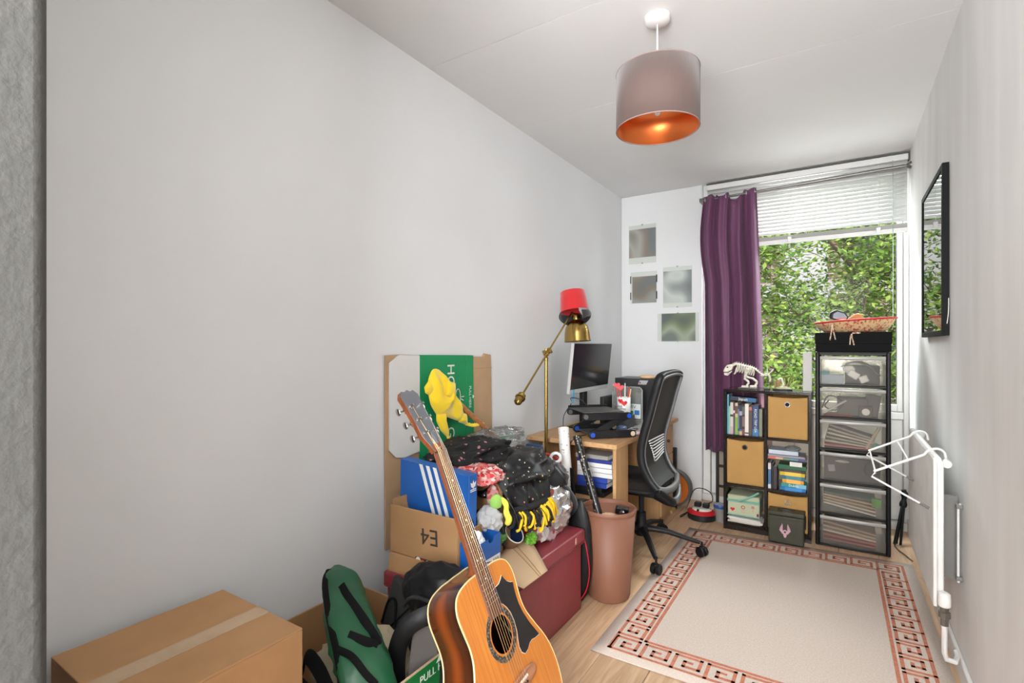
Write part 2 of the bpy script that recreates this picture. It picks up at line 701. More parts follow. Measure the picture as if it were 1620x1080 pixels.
while z > 1.955:
    if first is None:
        s2 = MB()
        s2.v = [v + Vector((0, 4.032, z)) for v in sl.v]
        s2.f, s2.m = sl.f, sl.m
        first = s2.build('slat', SLT, blind, solid=0.0006)
        fz = z
    else:
        c2 = first.copy()
        C.objects.link(c2)
        c2.parent = blind
        c2.location = (0, 0, z - fz)
        WM[c2.name] = WM[blind.name].copy()
    z -= 0.0255
mb = MB()
for k in range(9):
    mb.box(BX0 + 0.004, BX1 - 0.004, 4.02, 4.044, 1.916 + k * 0.0028, 1.9176 + k * 0.0028)
mb.build('slat_stack', mat('blind_stack', (190, 189, 184), 0.5), blind)
MB().box(BX0 + 0.002, BX1 - 0.002, 4.017, 4.047, 1.886, 1.913).build('bottom_rail', BL, blind, bevel=0.004)
for cx in (-0.69, -0.30, 0.20):
    MB().cyl((cx, 4.011, 1.9), (cx, 4.011, 2.335), 0.0011, n=6).build('ladder_cord', BL, blind)
    MB().box(cx - 0.012, cx + 0.012, 4.006, 4.0165, 1.888, 1.925).build('cord_button', BL, blind, bevel=0.003)
MB().cyl((0.275, 4.008, 1.3), (0.275, 4.008, 2.34), 0.0018, n=6).build('tilt_wand', clear('wand_clear', (235, 240, 240), haze=0.3), blind)

# ------------------------------------------------------------------ curtain rod and curtain
rod = thing('curtain_rod', 'thin grey metal curtain rod spanning the window', 'curtain rod', (-0.24, 3.95, 2.25))
MB().cyl((-0.875, 3.95, 2.245), (XR - 0.001, 3.95, 2.278), 0.008, n=12).build('rod', GREYM, rod)
MB().cyl((-0.25, 3.95, 2.2614), (XR - 0.035, 3.95, 2.2770), 0.0098, n=12).build('outer_rod', GREYM, rod)
MB().lathe([(0.0, 0), (0.022, 0), (0.022, 0.005), (0.014, 0.02), (0.0, 0.03)], 16, frame((XR - 0.0005, 3.95, 2.278), (0, 1, 0), (0, 0, 1)) @ Matrix.Rotation(PI, 4, 'X')).build('wall_socket', GREYM, rod)
MB().box(-0.885, -0.855, 3.935, 4.0295, 2.235, 2.262).build('bracket', GREYM, rod, bevel=0.003)

cur = thing('curtain', 'plum purple curtain bunched at one side of the window', 'curtain', (-0.66, 3.95, 0.4))
CUR = mat('plum_cotton', (102, 56, 90), 0.6, sheen=0.08, bump=0.10, bscale=400, var=0.10, vscale=5)
rows = []
NV, NU = 44, 150
for iv in range(NV + 1):
    t = iv / NV                       # 0 top .. 1 bottom
    row = []
    for iu in range(NU + 1):
        u = iu / NU
        xl = -0.862 - 0.03 * math.sin(min(1, t * 3) * PI) + 0.02 * t
        xr = -0.500 + 0.062 * t ** 0.8
        x_ = xl + (xr - xl) * u
        ph = u * 4.3 * 2 * PI + 0.6 * math.sin(u * 5)
        amp = 0.024 + 0.018 * min(1, t * 2.2)
        y_ = 3.945 + amp * math.sin(ph) * (0.8 + 0.4 * math.sin(u * 9 + 1)) + 0.010 * math.sin(ph * 2.3 + t * 3) * (1 - t) + 0.006 * fbm((u * 4, t * 3, 2))
        x_ += 0.010 * math.cos(ph + 0.5 + t)
        top = 2.272 + 0.012 * u
        drop = 0.0
        for c0, wd, dp in ((0.22, 0.05, 0.012), (0.36, 0.06, 0.02), (0.62, 0.13, 0.062), (0.88, 0.05, 0.012)):
            drop += dp * max(0, 1 - ((u - c0) / wd) ** 2)
        top -= drop
        z_ = top + (0.400 - top) * t
        row.append((x_, y_, z_))
    rows.append(row)
MB().grid(rows).build('cloth', CUR, cur, solid=0.0018, smooth=80)
for hx in (-0.845, -0.79, -0.745, -0.70, -0.565, -0.51):
    MB().tube([(hx, 3.95 + 0.014 * math.cos(a), 2.2465 + (hx + 0.875) * 0.0267 + 0.014 * math.sin(a)) for a in [k * PI / 5 for k in range(10)]], 0.0016, 6, closed=True).build('hook', WHITE, cur)

# ------------------------------------------------------------------ pendant lamp
PX, PY = -0.573, 1.884
pend = thing('pendant_lamp', 'mauve drum pendant lamp with copper lining hanging from the ceiling', 'lamp', (PX, PY, 1.97))
PT = Matrix.Translation((PX, PY, 0))
MB().lathe([(0.0, HC - 0.03), (0.012, HC - 0.03), (0.036, HC - 0.026), (0.044, HC - 0.02), (0.046, HC - 0.0006), (0, HC - 0.0006)], 32, PT).build('ceiling_rose', WHITE, pend)
MB().cyl((PX, PY, 2.13), (PX, PY, HC - 0.028), 0.0032, n=8).build('flex', mat('flex_grey', (190, 188, 184), 0.5), pend)
MB().lathe([(0.15, 1.973), (0.15, 2.182)], 64, PT).build('shade', mat('mauve_fabric', (94, 76, 71), 0.8, bump=0.25, bscale=300, stretch=(1, 1, 0.05), sheen=0.2), pend, solid=0.0012)
MB().lathe([(0.1478, 1.974), (0.1478, 2.181)], 64, PT).build('lining', mat('copper_foil', (222, 120, 62), 0.36, metal=0.85), pend, solid=0.0006)
for zz in (1.973, 2.182):
    MB().tube([(PX + 0.149 * math.cos(a), PY + 0.149 * math.sin(a), zz) for a in [k * 2 * PI / 64 for k in range(64)]], 0.0022, 6, closed=True).build('rim', mat('mauve_trim', (140, 118, 112), 0.7), pend)
mb = MB()
for k in range(3):
    a = k * 2 * PI / 3 + 0.4
    mb.cyl((PX + 0.018 * math.cos(a), PY + 0.018 * math.sin(a), 2.15), (PX + 0.147 * math.cos(a), PY + 0.147 * math.sin(a), 2.178), 0.0015, n=6)
mb.tube([(PX + 0.02 * math.cos(a), PY + 0.02 * math.sin(a), 2.15) for a in [k * 2 * PI / 20 for k in range(20)]], 0.0025, 6, closed=True)
mb.build('spider', WHITE, pend)
MB().lathe([(0, 2.15), (0.012, 2.15), (0.018, 2.14), (0.018, 2.10), (0.014, 2.095), (0, 2.095)], 20, PT).build('lamp_holder', WHITE, pend)
MB().lathe([(0.013, 2.095), (0.017, 2.075), (0.019, 2.055), (0.017, 2.038), (0.009, 2.026), (0, 2.022)], 20, PT).build('bulb', mat('opal_glass', (238, 236, 230), 0.25), pend)

# ------------------------------------------------------------------ photos on the pier
CLIP = clear('clip_glass', (250, 252, 251), keep=0.3, rough=0.03, gloss=0.0)


def photo_mat(name, cols, seed):
    m, nt, b = node_mat(name)
    tc = nt.nodes.new('ShaderNodeTexCoord')
    n = nt.nodes.new('ShaderNodeTexNoise')
    n.inputs['Scale'].default_value = 5.0
    n.inputs['Detail'].default_value = 0.0
    mp = nt.nodes.new('ShaderNodeMapping')
    mp.inputs['Location'].default_value = (seed, seed * 2, seed * 3)
    nt.links.new(tc.outputs['Object'], mp.inputs[0])
    nt.links.new(mp.outputs[0], n.inputs[0])
    r = nt.nodes.new('ShaderNodeValToRGB')
    el = r.color_ramp.elements
    while len(el) < len(cols):
        el.new(0.5)
    for i, c in enumerate(cols):
        el[i].position = 0.32 + 0.36 * i / (len(cols) - 1)
        el[i].color = lin(c)
    nt.links.new(n.outputs['Fac'], r.inputs[0])
    nt.links.new(r.outputs[0], b.inputs['Base Color'])
    b.inputs['Roughness'].default_value = 0.4
    return m


MOUNT = mat('photo_mount', (214, 213, 210), 0.6)
photos = [((-1.457, -1.234, 1.836, 2.144), (0.0, 0.0, 0.045, 0.03), [(126, 126, 128), (150, 132, 122), (178, 172, 168), (134, 126, 116)], 'portrait clip frame with a blurred brown and grey photo, highest on the pier'),
          ((-1.441, -1.229, 1.514, 1.766), (0.01, 0.0, 0.0, 0.035), [(120, 118, 120), (136, 122, 112), (160, 156, 154), (126, 118, 112)], 'small frameless portrait photo with black side clips on the pier'),
          ((-1.178, -0.958, 1.472, 1.786), (0.0, 0.0, 0.03, 0.03), [(112, 114, 116), (150, 151, 152), (206, 206, 204), (180, 180, 178)], 'portrait clip frame with a blurred grey photo beside the small frameless one'),
          ((-1.222, -0.908, 1.205, 1.425), (0.03, 0.022, 0.0, 0.0), [(96, 102, 100), (128, 138, 106), (166, 170, 152), (118, 124, 118)], 'landscape clip frame with a blurred green photo, lowest on the pier')]
for k, ((x0, x1, z0, z1), (ml_, mr_, mb_, mt_), cols, lab) in enumerate(photos):
    t = thing('photo_frame', lab, 'photo', ((x0 + x1) / 2, YB - 0.001, z0), group='clip frames on the pier')
    MB().box(x0, x1, YB - 0.006, YB - 0.001, z0, z1).build('backing', MOUNT, t)
    MB().box(x0 + ml_ + 0.002, x1 - mr_ - 0.002, YB - 0.007, YB - 0.006, z0 + mb_ + 0.002, z1 - mt_ - 0.002).build('print', photo_mat('photo_print_%d' % k, cols, k * 3.3 + 1), t)
    MB().box(x0, x1, YB - 0.0095, YB - 0.0075, z0, z1).build('glass', CLIP, t, smooth=0)
    xm = (x0 + x1) / 2
    clips = [(xm, z0), (xm, z1)] if k != 1 else []
    for cx, cz in clips:
        MB().box(cx - 0.006, cx + 0.006, YB - 0.011, YB - 0.001, cz - 0.004, cz + 0.004).build('clip', CHROME, t)
    if k == 1:
        for cx in (x0, x1):
            for cz in (z0 + 0.06, z1 - 0.06):
                MB().box(cx - 0.003, cx + 0.003, YB - 0.011, YB - 0.001, cz - 0.03, cz + 0.03).build('clip', BLACK, t)

# framed picture on the right wall
fr = thing('framed_picture', 'tall black framed picture with reflecting glass on the wall above the radiator', 'picture', (XR - 0.002, 2.95, 1.21))
fx = XR - 0.024
fy0, fy1, fz0, fz1 = 2.64, 3.26, 1.212, 1.90
for bb in ((fy0, fy0 + 0.022, fz0, fz1), (fy1 - 0.022, fy1, fz0, fz1), (fy0 + 0.022, fy1 - 0.022, fz0, fz0 + 0.022), (fy0 + 0.022, fy1 - 0.022, fz1 - 0.022, fz1)):
    MB().box(fx, XR - 0.002, bb[0], bb[1], bb[2], bb[3]).build('frame_bar', mat('black_wood', (14, 14, 15), 0.6, spec=0.15), fr, bevel=0.001)
MB().box(fx + 0.008, XR - 0.003, fy0 + 0.022, fy1 - 0.022, fz0 + 0.022, fz1 - 0.022).build('print', mat('picture_print', (205, 214, 216), 0.5, col2=(178, 196, 190), vscale=4), fr)
MB().box(fx + 0.004, fx + 0.006, fy0 + 0.022, fy1 - 0.022, fz0 + 0.022, fz1 - 0.022).build('glass', clear('picture_glass', (248, 250, 250), keep=0.9, rough=0.01, gloss=1.2), fr, smooth=0)
MB().tube(spline([(XR - 0.004, 2.638, 1.36), (XR - 0.006, 2.63, 1.30), (XR - 0.01, 2.645, 1.25), (XR - 0.018, 2.67, 1.217)]), 0.0015, 6).build('loose_cord', WHITE, fr)

# ------------------------------------------------------------------ radiator on the right wall
rad = thing('radiator', 'white panel radiator low on the wall below the framed picture', 'radiator', (0.30, 2.68, 0.25))
RX0, RX1, RY0, RY1, RZ0, RZ1 = 0.272, 0.302, 2.31, 3.06, 0.255, 0.775
MB().box(RX0, RX0 + 0.012, RY0, RY1, RZ0, RZ1).build('front_panel', WHITED, rad, bevel=0.004)
MB().box(RX0 + 0.012, RX1, RY0 + 0.004, RY1 - 0.004, RZ0 + 0.01, RZ1 - 0.008).build('water_panel', WHITED, rad, bevel=0.005)
MB().tube([(RX0 + 0.012, RY0 + 0.006, RZ1 - 0.003), (RX0 + 0.012, RY1 - 0.006, RZ1 - 0.003)], 0.011, 12).build('top_rail', WHITE, rad)
for yy in (RY0 + 0.03, RY1 - 0.03):
    MB().lathe([(0, -0.016), (0.013, -0.014), (0.016, 0), (0.013, 0.014), (0, 0.016)], 16, Matrix.Translation((0.312, yy, RZ1 - 0.02)) @ Matrix.Rotation(PI / 2, 4, 'X')).build('end_plug', WHITED, rad)
for yy in (RY0 + 0.16, RY1 - 0.16):
    MB().box(RX1, XR - 0.002, yy - 0.012, yy + 0.012, RZ0 + 0.06, RZ1 - 0.16).build('wall_bracket', mat('bracket_grey', (120, 118, 114), 0.5), rad)
MB().tube([(0.350, 2.385, 0.33), (0.350, 2.385, 0.60), (0.356, 2.385, 0.61)], 0.004, 10).build('bypass_pipe', WHITED, rad)
for zz in (0.345, 0.60):
    MB().box(0.343, XR - 0.001, 2.374, 2.396, zz - 0.007, zz + 0.007).build('pipe_clip', mat('bracket_grey', (120, 118, 114), 0.5), rad, bevel=0.002)
vy = 2.292
MB().lathe([(0, 0.238), (0.012, 0.238), (0.018, 0.243), (0.019, 0.268), (0.017, 0.285), (0.010, 0.29), (0, 0.29)], 14, Matrix.Translation((0.300, vy, 0.03))).build('valve_head', WHITED, rad)
MB().lathe([(0, 0.175), (0.011, 0.175), (0.011, 0.2), (0.017, 0.203), (0.017, 0.222), (0.012, 0.225), (0.012, 0.24), (0, 0.24)], 8, Matrix.Translation((0.300, vy, 0.03))).build('valve_body', mat('valve_brass_dull', (125, 120, 112), 0.4, metal=0.8), rad)
MB().cyl((0.300, vy, 0.245), (0.300, RY0 + 0.01, 0.275), 0.009, n=10).build('valve_tail', mat('valve_brass_dull', (125, 120, 112), 0.4, metal=0.8), rad)
MB().tube([(0.300, vy, 0.21), (0.300, vy, 0.11), (0.306, vy + 0.004, 0.088), (0.33, vy + 0.01, 0.083), (0.342, vy + 0.05, 0.083), (0.343, 2.375, 0.086)], 0.0085, 10).build('supply_pipe', WHITED, rad)

# clip-on airer hooked over the radiator
air = thing('drying_rack', 'small white wire clothes airer hooked over the radiator', 'drying rack', (0.2, 2.6, 0.5))
WIRE = mat('white_coated_wire', (226, 225, 222), 0.4)


def hookarm(y_, reach, z_):
    return spline([(0.318, y_, RZ1 - 0.015), (0.312, y_, RZ1 + 0.012), (0.292, y_, RZ1 + 0.022), (0.268, y_, RZ1 + 0.012), (0.255, y_, RZ1 - 0.005)], 5) + [Vector((reach, y_, z_))]


MB().tube(hookarm(2.395, 0.105, 0.69), 0.0042, 8).build('hook_arm', WIRE, air)
MB().tube(hookarm(2.85, 0.105, 0.69), 0.0042, 8).build('hook_arm', WIRE, air)
for k, t in enumerate((0.3, 0.97)):
    xx = 0.255 + (0.105 - 0.255) * t
    zz = 0.77 + (0.69 - 0.77) * t
    MB().cyl((xx, 2.395, zz), (xx, 2.85, zz), 0.0033, n=8).build('cross_rod', WIRE, air)
for yy in (2.395, 2.85):
    MB().tube([(0.110, yy, 0.686), (0.098, yy, 0.67), (0.255, yy, 0.585)], 0.0036, 8).build('brace', WIRE, air)
    MB().cyl((0.243, yy, 0.5915), (0.2695, yy, 0.577), 0.0052, n=8).build('rubber_tip', mat('grey_rubber', (110, 108, 106), 0.7), air)

# ------------------------------------------------------------------ rug with a Greek key border
rug = thing('rug', 'beige flatweave rug with a terracotta Greek key border', 'rug', (-0.23, 2.6, 0.0))
RC = [Vector((-0.809, 1.813, 0)), Vector((0.338, 1.826, 0)), Vector((0.322, 3.44, 0)), Vector((-0.818, 3.372, 0))]


def rp(u, v, z_=0.0):
    """u across (m), v along (m) mapped into the slightly skewed rug"""
    a, b_ = u / 1.15, v / 1.6
    p = (RC[0] * (1 - a) + RC[1] * a) * (1 - b_) + (RC[3] * (1 - a) + RC[2] * a) * b_
    return (p.x, p.y, z_)


m, nt, b = node_mat('rug_weave')
tc = nt.nodes.new('ShaderNodeTexCoord')
wv = nt.nodes.new('ShaderNodeTexWave')
wv.bands_direction = 'Y'
wv.inputs['Scale'].default_value = 55.0
wv.inputs['Distortion'].default_value = 1.5
wv.inputs['Detail'].default_value = 3.0
nt.links.new(tc.outputs['Object'], wv.inputs['Vector'])
n1 = nt.nodes.new('ShaderNodeTexNoise')
n1.inputs['Scale'].default_value = 160.0
nt.links.new(tc.outputs['Object'], n1.inputs['Vector'])
n3 = nt.nodes.new('ShaderNodeTexNoise')
n3.inputs['Scale'].default_value = 2.5
nt.links.new(tc.outputs['Object'], n3.inputs['Vector'])
r = nt.nodes.new('ShaderNodeValToRGB')
r.color_ramp.elements[0].color = lin((184, 168, 156))
r.color_ramp.elements[0].position = 0.25
r.color_ramp.elements[1].color = lin((216, 204, 193))
r.color_ramp.elements[1].position = 0.75
ad = nt.nodes.new('ShaderNodeMath')
ad.operation = 'MULTIPLY_ADD'
ad.inputs[1].default_value = 0.35
nt.links.new(wv.outputs['Fac'], ad.inputs[0])
mm = nt.nodes.new('ShaderNodeMath')
mm.operation = 'MULTIPLY_ADD'
mm.inputs[1].default_value = 0.6
mm.inputs[2].default_value = 0.0
nt.links.new(n1.outputs['Fac'], mm.inputs[0])
nt.links.new(mm.outputs[0], ad.inputs[2])
nt.links.new(ad.outputs[0], r.inputs[0])
nt.links.new(r.outputs[0], b.inputs['Base Color'])
b.inputs['Roughness'].default_value = 0.95
b.inputs['Specular IOR Level'].default_value = 0.1
bp = nt.nodes.new('ShaderNodeBump')
bp.inputs['Strength'].default_value = 0.35
bp.inputs['Distance'].default_value = 0.002
nt.links.new(ad.outputs[0], bp.inputs['Height'])
nt.links.new(bp.outputs[0], b.inputs['Normal'])
RUGM = m
rows = []
for iv in range(25):
    rows.append([rp(1.15 * iu / 18, 1.6 * iv / 24, 0.006 + 0.0006 * fbm((iu * .7, iv * .7, 1))) for iu in range(19)])
MB().grid(rows).build('field', RUGM, rug, solid=0.005, smooth=80)
KEY = mat('rug_terracotta', (198, 128, 104), 0.95, var=0.25, vscale=90, bump=0.3, bscale=200, spec=0.1)
key = MB()
HT = 0.0072


def stroke(u0, v0, u1, v1, th):
    """axis-aligned bar between two points of the rug"""
    a, b_ = min(u0, u1) - th / 2, max(u0, u1) + th / 2
    c_, d = min(v0, v1) - th / 2, max(v0, v1) + th / 2
    key.add([rp(a, c_, HT), rp(b_, c_, HT), rp(b_, d, HT), rp(a, d, HT), rp(a, c_, HT - 0.002), rp(b_, c_, HT - 0.002), rp(b_, d, HT - 0.002), rp(a, d, HT - 0.002)],
            [(0, 1, 2, 3), (0, 4, 5, 1), (1, 5, 6, 2), (2, 6, 7, 3), (3, 7, 4, 0)])


MGN, BW = 0.053, 0.112
U, V = 1.15, 1.6
for o_, th in ((MGN, 0.012), (MGN + BW, 0.013)):
    stroke(o_, o_, U - o_, o_, th)
    stroke(o_, V - o_, U - o_, V - o_, th)
    stroke(o_, o_, o_, V - o_, th)
    stroke(U - o_, o_, U - o_, V - o_, th)
path = [(0.05, 0.0), (0.05, 0.82), (0.82, 0.82), (0.82, 0.26), (0.36, 0.26), (0.36, 0.54), (0.56, 0.54)]


def keyrow(P0, along, inward, length, ncell):
    p_ = length / ncell
    for k in range(ncell):
        prev = None
        for a, h in path:
            q = (P0[0] + along[0] * (k + a) * p_ + inward[0] * h * BW, P0[1] + along[1] * (k + a) * p_ + inward[1] * h * BW)
            if prev:
                stroke(prev[0], prev[1], q[0], q[1], 0.0125)
            prev = q


keyrow((MGN, MGN), (1, 0), (0, 1), U - 2 * MGN, 9)
keyrow((MGN, V - MGN), (1, 0), (0, -1), U - 2 * MGN, 9)
keyrow((MGN, MGN + BW), (0, 1), (1, 0), V - 2 * MGN - 2 * BW, 12)
keyrow((U - MGN, MGN + BW), (0, 1), (-1, 0), V - 2 * MGN - 2 * BW, 12)
key.build('key_border', KEY, rug, smooth=0)

# ================================================================== OUTDOORS
GZ = -3.0
struct(MB().box(-30, 30, 4.6, 50, GZ - 0.2, GZ).build('ground', mat('paving', (128, 126, 120), 0.9, var=0.3, vscale=0.5), base=False))
bld = thing('building', 'brick apartment block with white concrete bands across the street', 'building', (-2, 15, GZ))
m, nt, b = node_mat('brickwork')
tc = nt.nodes.new('ShaderNodeTexCoord')
mp = nt.nodes.new('ShaderNodeMapping')
mp.inputs['Rotation'].default_value = (PI / 2, 0, 0)
nt.links.new(tc.outputs['Object'], mp.inputs[0])
bk = nt.nodes.new('ShaderNodeTexBrick')
bk.inputs['Scale'].default_value = 4.4
bk.inputs['Color1'].default_value = lin((150, 112, 104))
bk.inputs['Color2'].default_value = lin((126, 96, 96))
bk.inputs['Mortar'].default_value = lin((196, 186, 180))
bk.inputs['Mortar Size'].default_value = 0.03
bk.inputs['Row Height'].default_value = 0.33
bk.inputs['Brick Width'].default_value = 1.0
nt.links.new(mp.outputs[0], bk.inputs[0])
nt.links.new(bk.outputs[0], b.inputs['Base Color'])
b.inputs['Roughness'].default_value = 0.9
BRICK = m
CONC = mat('white_concrete', (168, 162, 163), 0.85, var=0.08, vscale=2)
DARKG = mat('dark_window', (52, 56, 66), 0.12)
MB().box(-14, 10, 14.0, 20, GZ, 9).build('wall', BRICK, bld)
for x0, x1 in ((-5.6, -4.7), (-1.25, -0.25), (3.4, 4.3)):
    MB().box(x0, x1, 13.7, 14.0, GZ, 9).build('concrete_pier', CONC, bld, bevel=0.02)
for z0 in (-0.6, 2.35, 5.2):
    MB().box(-14, 10, 13.85, 14.0, z0, z0 + 0.32).build('concrete_band', CONC, bld, bevel=0.02)
for zc in (0.75, 3.7, 6.6):
    for xc in (-8.2, -6.8, -3.6, -2.2, 0.6, 1.9, 5.4, 7.0):
        f_ = MB().box(xc - 0.62, xc + 0.62, 13.93, 14.0, zc - 0.75, zc + 0.75).build('window', CONC, bld, bevel=0.02)
        MB().box(xc - 0.54, xc + 0.54, 13.90, 13.93, zc - 0.67, zc + 0.67).build('pane', DARKG, f_)

# trees between the houses
m, nt, b = node_mat('leaf_green')
nt.nodes.remove(b)
out = nt.nodes['Material Output']
geo = nt.nodes.new('ShaderNodeNewGeometry')
ri = nt.nodes.new('ShaderNodeValToRGB')
ri.color_ramp.elements[0].color = lin((82, 112, 58))
ri.color_ramp.elements[0].position = 0.0
ri.color_ramp.elements[1].color = lin((176, 190, 104))
ri.color_ramp.elements[1].position = 1.0
e = ri.color_ramp.elements.new(0.5)
e.color = lin((126, 154, 78))
nt.links.new(geo.outputs['Random Per Island'], ri.inputs[0])
df = nt.nodes.new('ShaderNodeBsdfDiffuse')
tl = nt.nodes.new('ShaderNodeBsdfTranslucent')
mx = nt.nodes.new('ShaderNodeMixShader')
mx.inputs[0].default_value = 0.45
nt.links.new(ri.outputs[0], df.inputs[0])
nt.links.new(ri.outputs[0], tl.inputs[0])
nt.links.new(df.outputs[0], mx.inputs[1])
nt.links.new(tl.outputs[0], mx.inputs[2])
nt.links.new(mx.outputs[0], out.inputs[0])
LEAF = m
BARK = mat('bark', (92, 80, 66), 0.9, bump=0.5, bscale=12)


def tree(base, top, spread, nb, nleaf, size, label, seed):
    rnd = random.Random(seed)
    t = thing('street_tree', label, 'tree', base, group='trees outside the window')
    B = Vector(base)
    T = Vector(top)
    tr = MB()
    trunk = spline([B, B.lerp(T, 0.35) + Vector((rnd.uniform(-.1, .1), rnd.uniform(-.1, .1), 0)), B.lerp(T, 0.7) + Vector((rnd.uniform(-.2, .2), 0, 0)), T], 6)
    tr.tube(trunk, [0.10 * (1 - 0.85 * k / (len(trunk) - 1)) for k in range(len(trunk))], 8)
    tr.build('trunk', BARK, t)
    tips = []
    br = MB()
    for k in range(nb):
        f_ = 0.30 + 0.68 * k / nb
        p0 = trunk[int(f_ * (len(trunk) - 1))]
        a = k * 2.4 + rnd.uniform(-.4, .4)
        ln = spread * (1.05 - 0.55 * f_) * rnd.uniform(0.7, 1.1)
        d = Vector((math.cos(a), math.sin(a), rnd.uniform(0.15, 0.75))).normalized()
        p1 = p0 + d * ln * 0.5 + Vector((0, 0, 0.1))
        p2 = p0 + d * ln + Vector((0, 0, rnd.uniform(-0.1, 0.3)))
        pts = spline([p0, p1, p2], 4)
        br.tube(pts, [0.030 * (1 - 0.8 * q / (len(pts) - 1)) for q in range(len(pts))], 5)
        for q in range(3, len(pts)):
            for _ in range(3):
                e_ = pts[q] + Vector((rnd.gauss(0, 1), rnd.gauss(0, 1), rnd.gauss(0, .7))) * 0.30
                br.tube([pts[q], pts[q].lerp(e_, .5) + Vector((0, 0, .03)), e_], [0.008, 0.005, 0.002], 4)
                tips.append(e_)
    br.build('branches', BARK, t)
    vs = []
    fs = []
    for k in range(nleaf):
        c = rnd.choice(tips) + Vector((rnd.gauss(0, .16), rnd.gauss(0, .16), rnd.gauss(0, .13)))
        s_ = size * rnd.uniform(0.6, 1.25)
        d = Vector((rnd.gauss(0, 1), rnd.gauss(0, 1), rnd.gauss(-0.2, .5))).normalized()
        n_ = Vector((rnd.gauss(0, .5), rnd.gauss(-.25, .5), 1)).normalized()
        sd = d.cross(n_)
        if sd.length < 0.1:
            continue
        sd.normalize()
        o_ = len(vs)
        vs += [c - d * s_ * .5, c + sd * s_ * .34, c + d * s_ * .6, c - sd * s_ * .34]
        fs.append((o_, o_ + 1, o_ + 2, o_ + 3))
    mb = MB()
    inv = WM[t.name].inverted()
    me = bpy.data.meshes.new('foliage')
    me.from_pydata([tuple(inv @ v) for v in vs], [], fs)
    me.materials.append(LEAF)
    o_ = bpy.data.objects.new('foliage', me)
    C.objects.link(o_)
    o_.parent = t
    WM[o_.name] = WM[t.name].copy()
    o_['kind'] = 'stuff'
    return t


tree((-1.55, 8.2, GZ), (-1.15, 8.1, 3.4), 1.5, 28, 15000, 0.075, 'bushy young tree outside, its crown beside the plum curtain', 3)
tree((0.15, 8.8, GZ), (0.0, 8.7, 3.6), 1.5, 28, 15000, 0.075, 'open-crowned tree outside behind the red-rimmed basket', 5)
tree((1.3, 9.6, GZ), (1.2, 9.5, 3.4), 1.6, 26, 14000, 0.075, 'leafy tree outside, seen at the radiator side of the window', 9)
tree((-1.0, 7.2, GZ), (-0.85, 7.2, 0.9), 1.15, 18, 7000, 0.075, 'low dark tree outside below the others, behind the bookcase', 12)

# ================================================================== GUITAR (faces the room, leaning back on the boxes)
GR = Matrix(((0.92448604, -0.0772885, -0.37329887), (0.05962723, 0.99649638, -0.05864782), (0.37652377, 0.03196031, 0.92585549)))
GO = Vector((-0.72606, 1.15775, 0.2685))          # saddle of the bridge on the soundboard
WB = -0.243
gbase = GO + GR @ Vector((0, 0, WB))
gt = thing('acoustic_guitar', 'amber six-string acoustic guitar leaning against the stacked boxes', 'guitar', gbase, GR)
GM = WM[gt.name] @ Matrix.Translation((0, 0, -WB))   # local frame with w measured from the saddle


def G(n, u, w_):
    return GM @ Vector((n, u, w_))


half = [(0.0, 0.301), (0.035, 0.3005), (0.064, 0.300), (0.104, 0.293), (0.129, 0.278), (0.141, 0.253), (0.1425, 0.227), (0.139, 0.196), (0.1355, 0.16), (0.141, 0.125),
        (0.163, 0.080), (0.194, 0.022), (0.206, -0.028), (0.205, -0.075), (0.193, -0.122), (0.166, -0.173), (0.118, -0.217), (0.06, -0.238), (0.0, -0.243)]
hs = spline([(u, w_, 0) for u, w_ in half], 4)
outl = [(p.x, p.y) for p in hs] + [(-p.x, p.y) for p in hs[-2:0:-1]]
HC_ = (0.0, 0.130)
HR = 0.047


def ray_out(an):
    d = (math.cos(an), math.sin(an))
    best = None
    n_ = len(outl)
    for k in range(n_):
        a, b_ = outl[k], outl[(k + 1) % n_]
        ex, ey = b_[0] - a[0], b_[1] - a[1]
        den = d[0] * ey - d[1] * ex
        if abs(den) < 1e-12:
            continue
        ax, ay = a[0] - HC_[0], a[1] - HC_[1]
        t = (ax * ey - ay * ex) / den
        s_ = (ax * d[1] - ay * d[0]) / den
        if t > 0 and -1e-6 <= s_ <= 1 + 1e-6:
            best = t if best is None else max(best, t)
    return best


NG = 120
AN = [2 * PI * k / NG for k in range(NG)]
ring = [(HC_[0] + ray_out(a) * math.cos(a), HC_[1] + ray_out(a) * math.sin(a)) for a in AN]


def depth(w_):
    return -(0.098 + 0.014 * (0.3 - w_) / 0.54)


m, nt, b = node_mat('spruce_top')
tc = nt.nodes.new('ShaderNodeTexCoord')
mp = nt.nodes.new('ShaderNodeMapping')
mp.inputs['Scale'].default_value = (40, 40, 1.0)
nt.links.new(tc.outputs['Object'], mp.inputs[0])
n_ = nt.nodes.new('ShaderNodeTexNoise')
n_.inputs['Scale'].default_value = 4.0
n_.inputs['Detail'].default_value = 5
nt.links.new(mp.outputs[0], n_.inputs[0])
r = nt.nodes.new('ShaderNodeValToRGB')
r.color_ramp.elements[0].color = lin((184, 106, 36))
r.color_ramp.elements[0].position = 0.3
r.color_ramp.elements[1].color = lin((208, 132, 52))
r.color_ramp.elements[1].position = 0.7
nt.links.new(n_.outputs['Fac'], r.inputs[0])
nt.links.new(r.outputs[0], b.inputs['Base Color'])
b.inputs['Roughness'].default_value = 0.3
b.inputs['Coat Weight'].default_value = 0.4
TOP = m
m, nt, b = node_mat('sunburst_sides')
tc = nt.nodes.new('ShaderNodeTexCoord')
sp = nt.nodes.new('ShaderNodeSeparateXYZ')
nt.links.new(tc.outputs['Object'], sp.inputs[0])
mr = nt.nodes.new('ShaderNodeMapRange')
mr.inputs['From Min'].default_value = -0.112
mr.inputs['From Max'].default_value = 0.0
nt.links.new(sp.outputs[0], mr.inputs['Value'])
r = nt.nodes.new('ShaderNodeValToRGB')
r.color_ramp.interpolation = 'EASE'
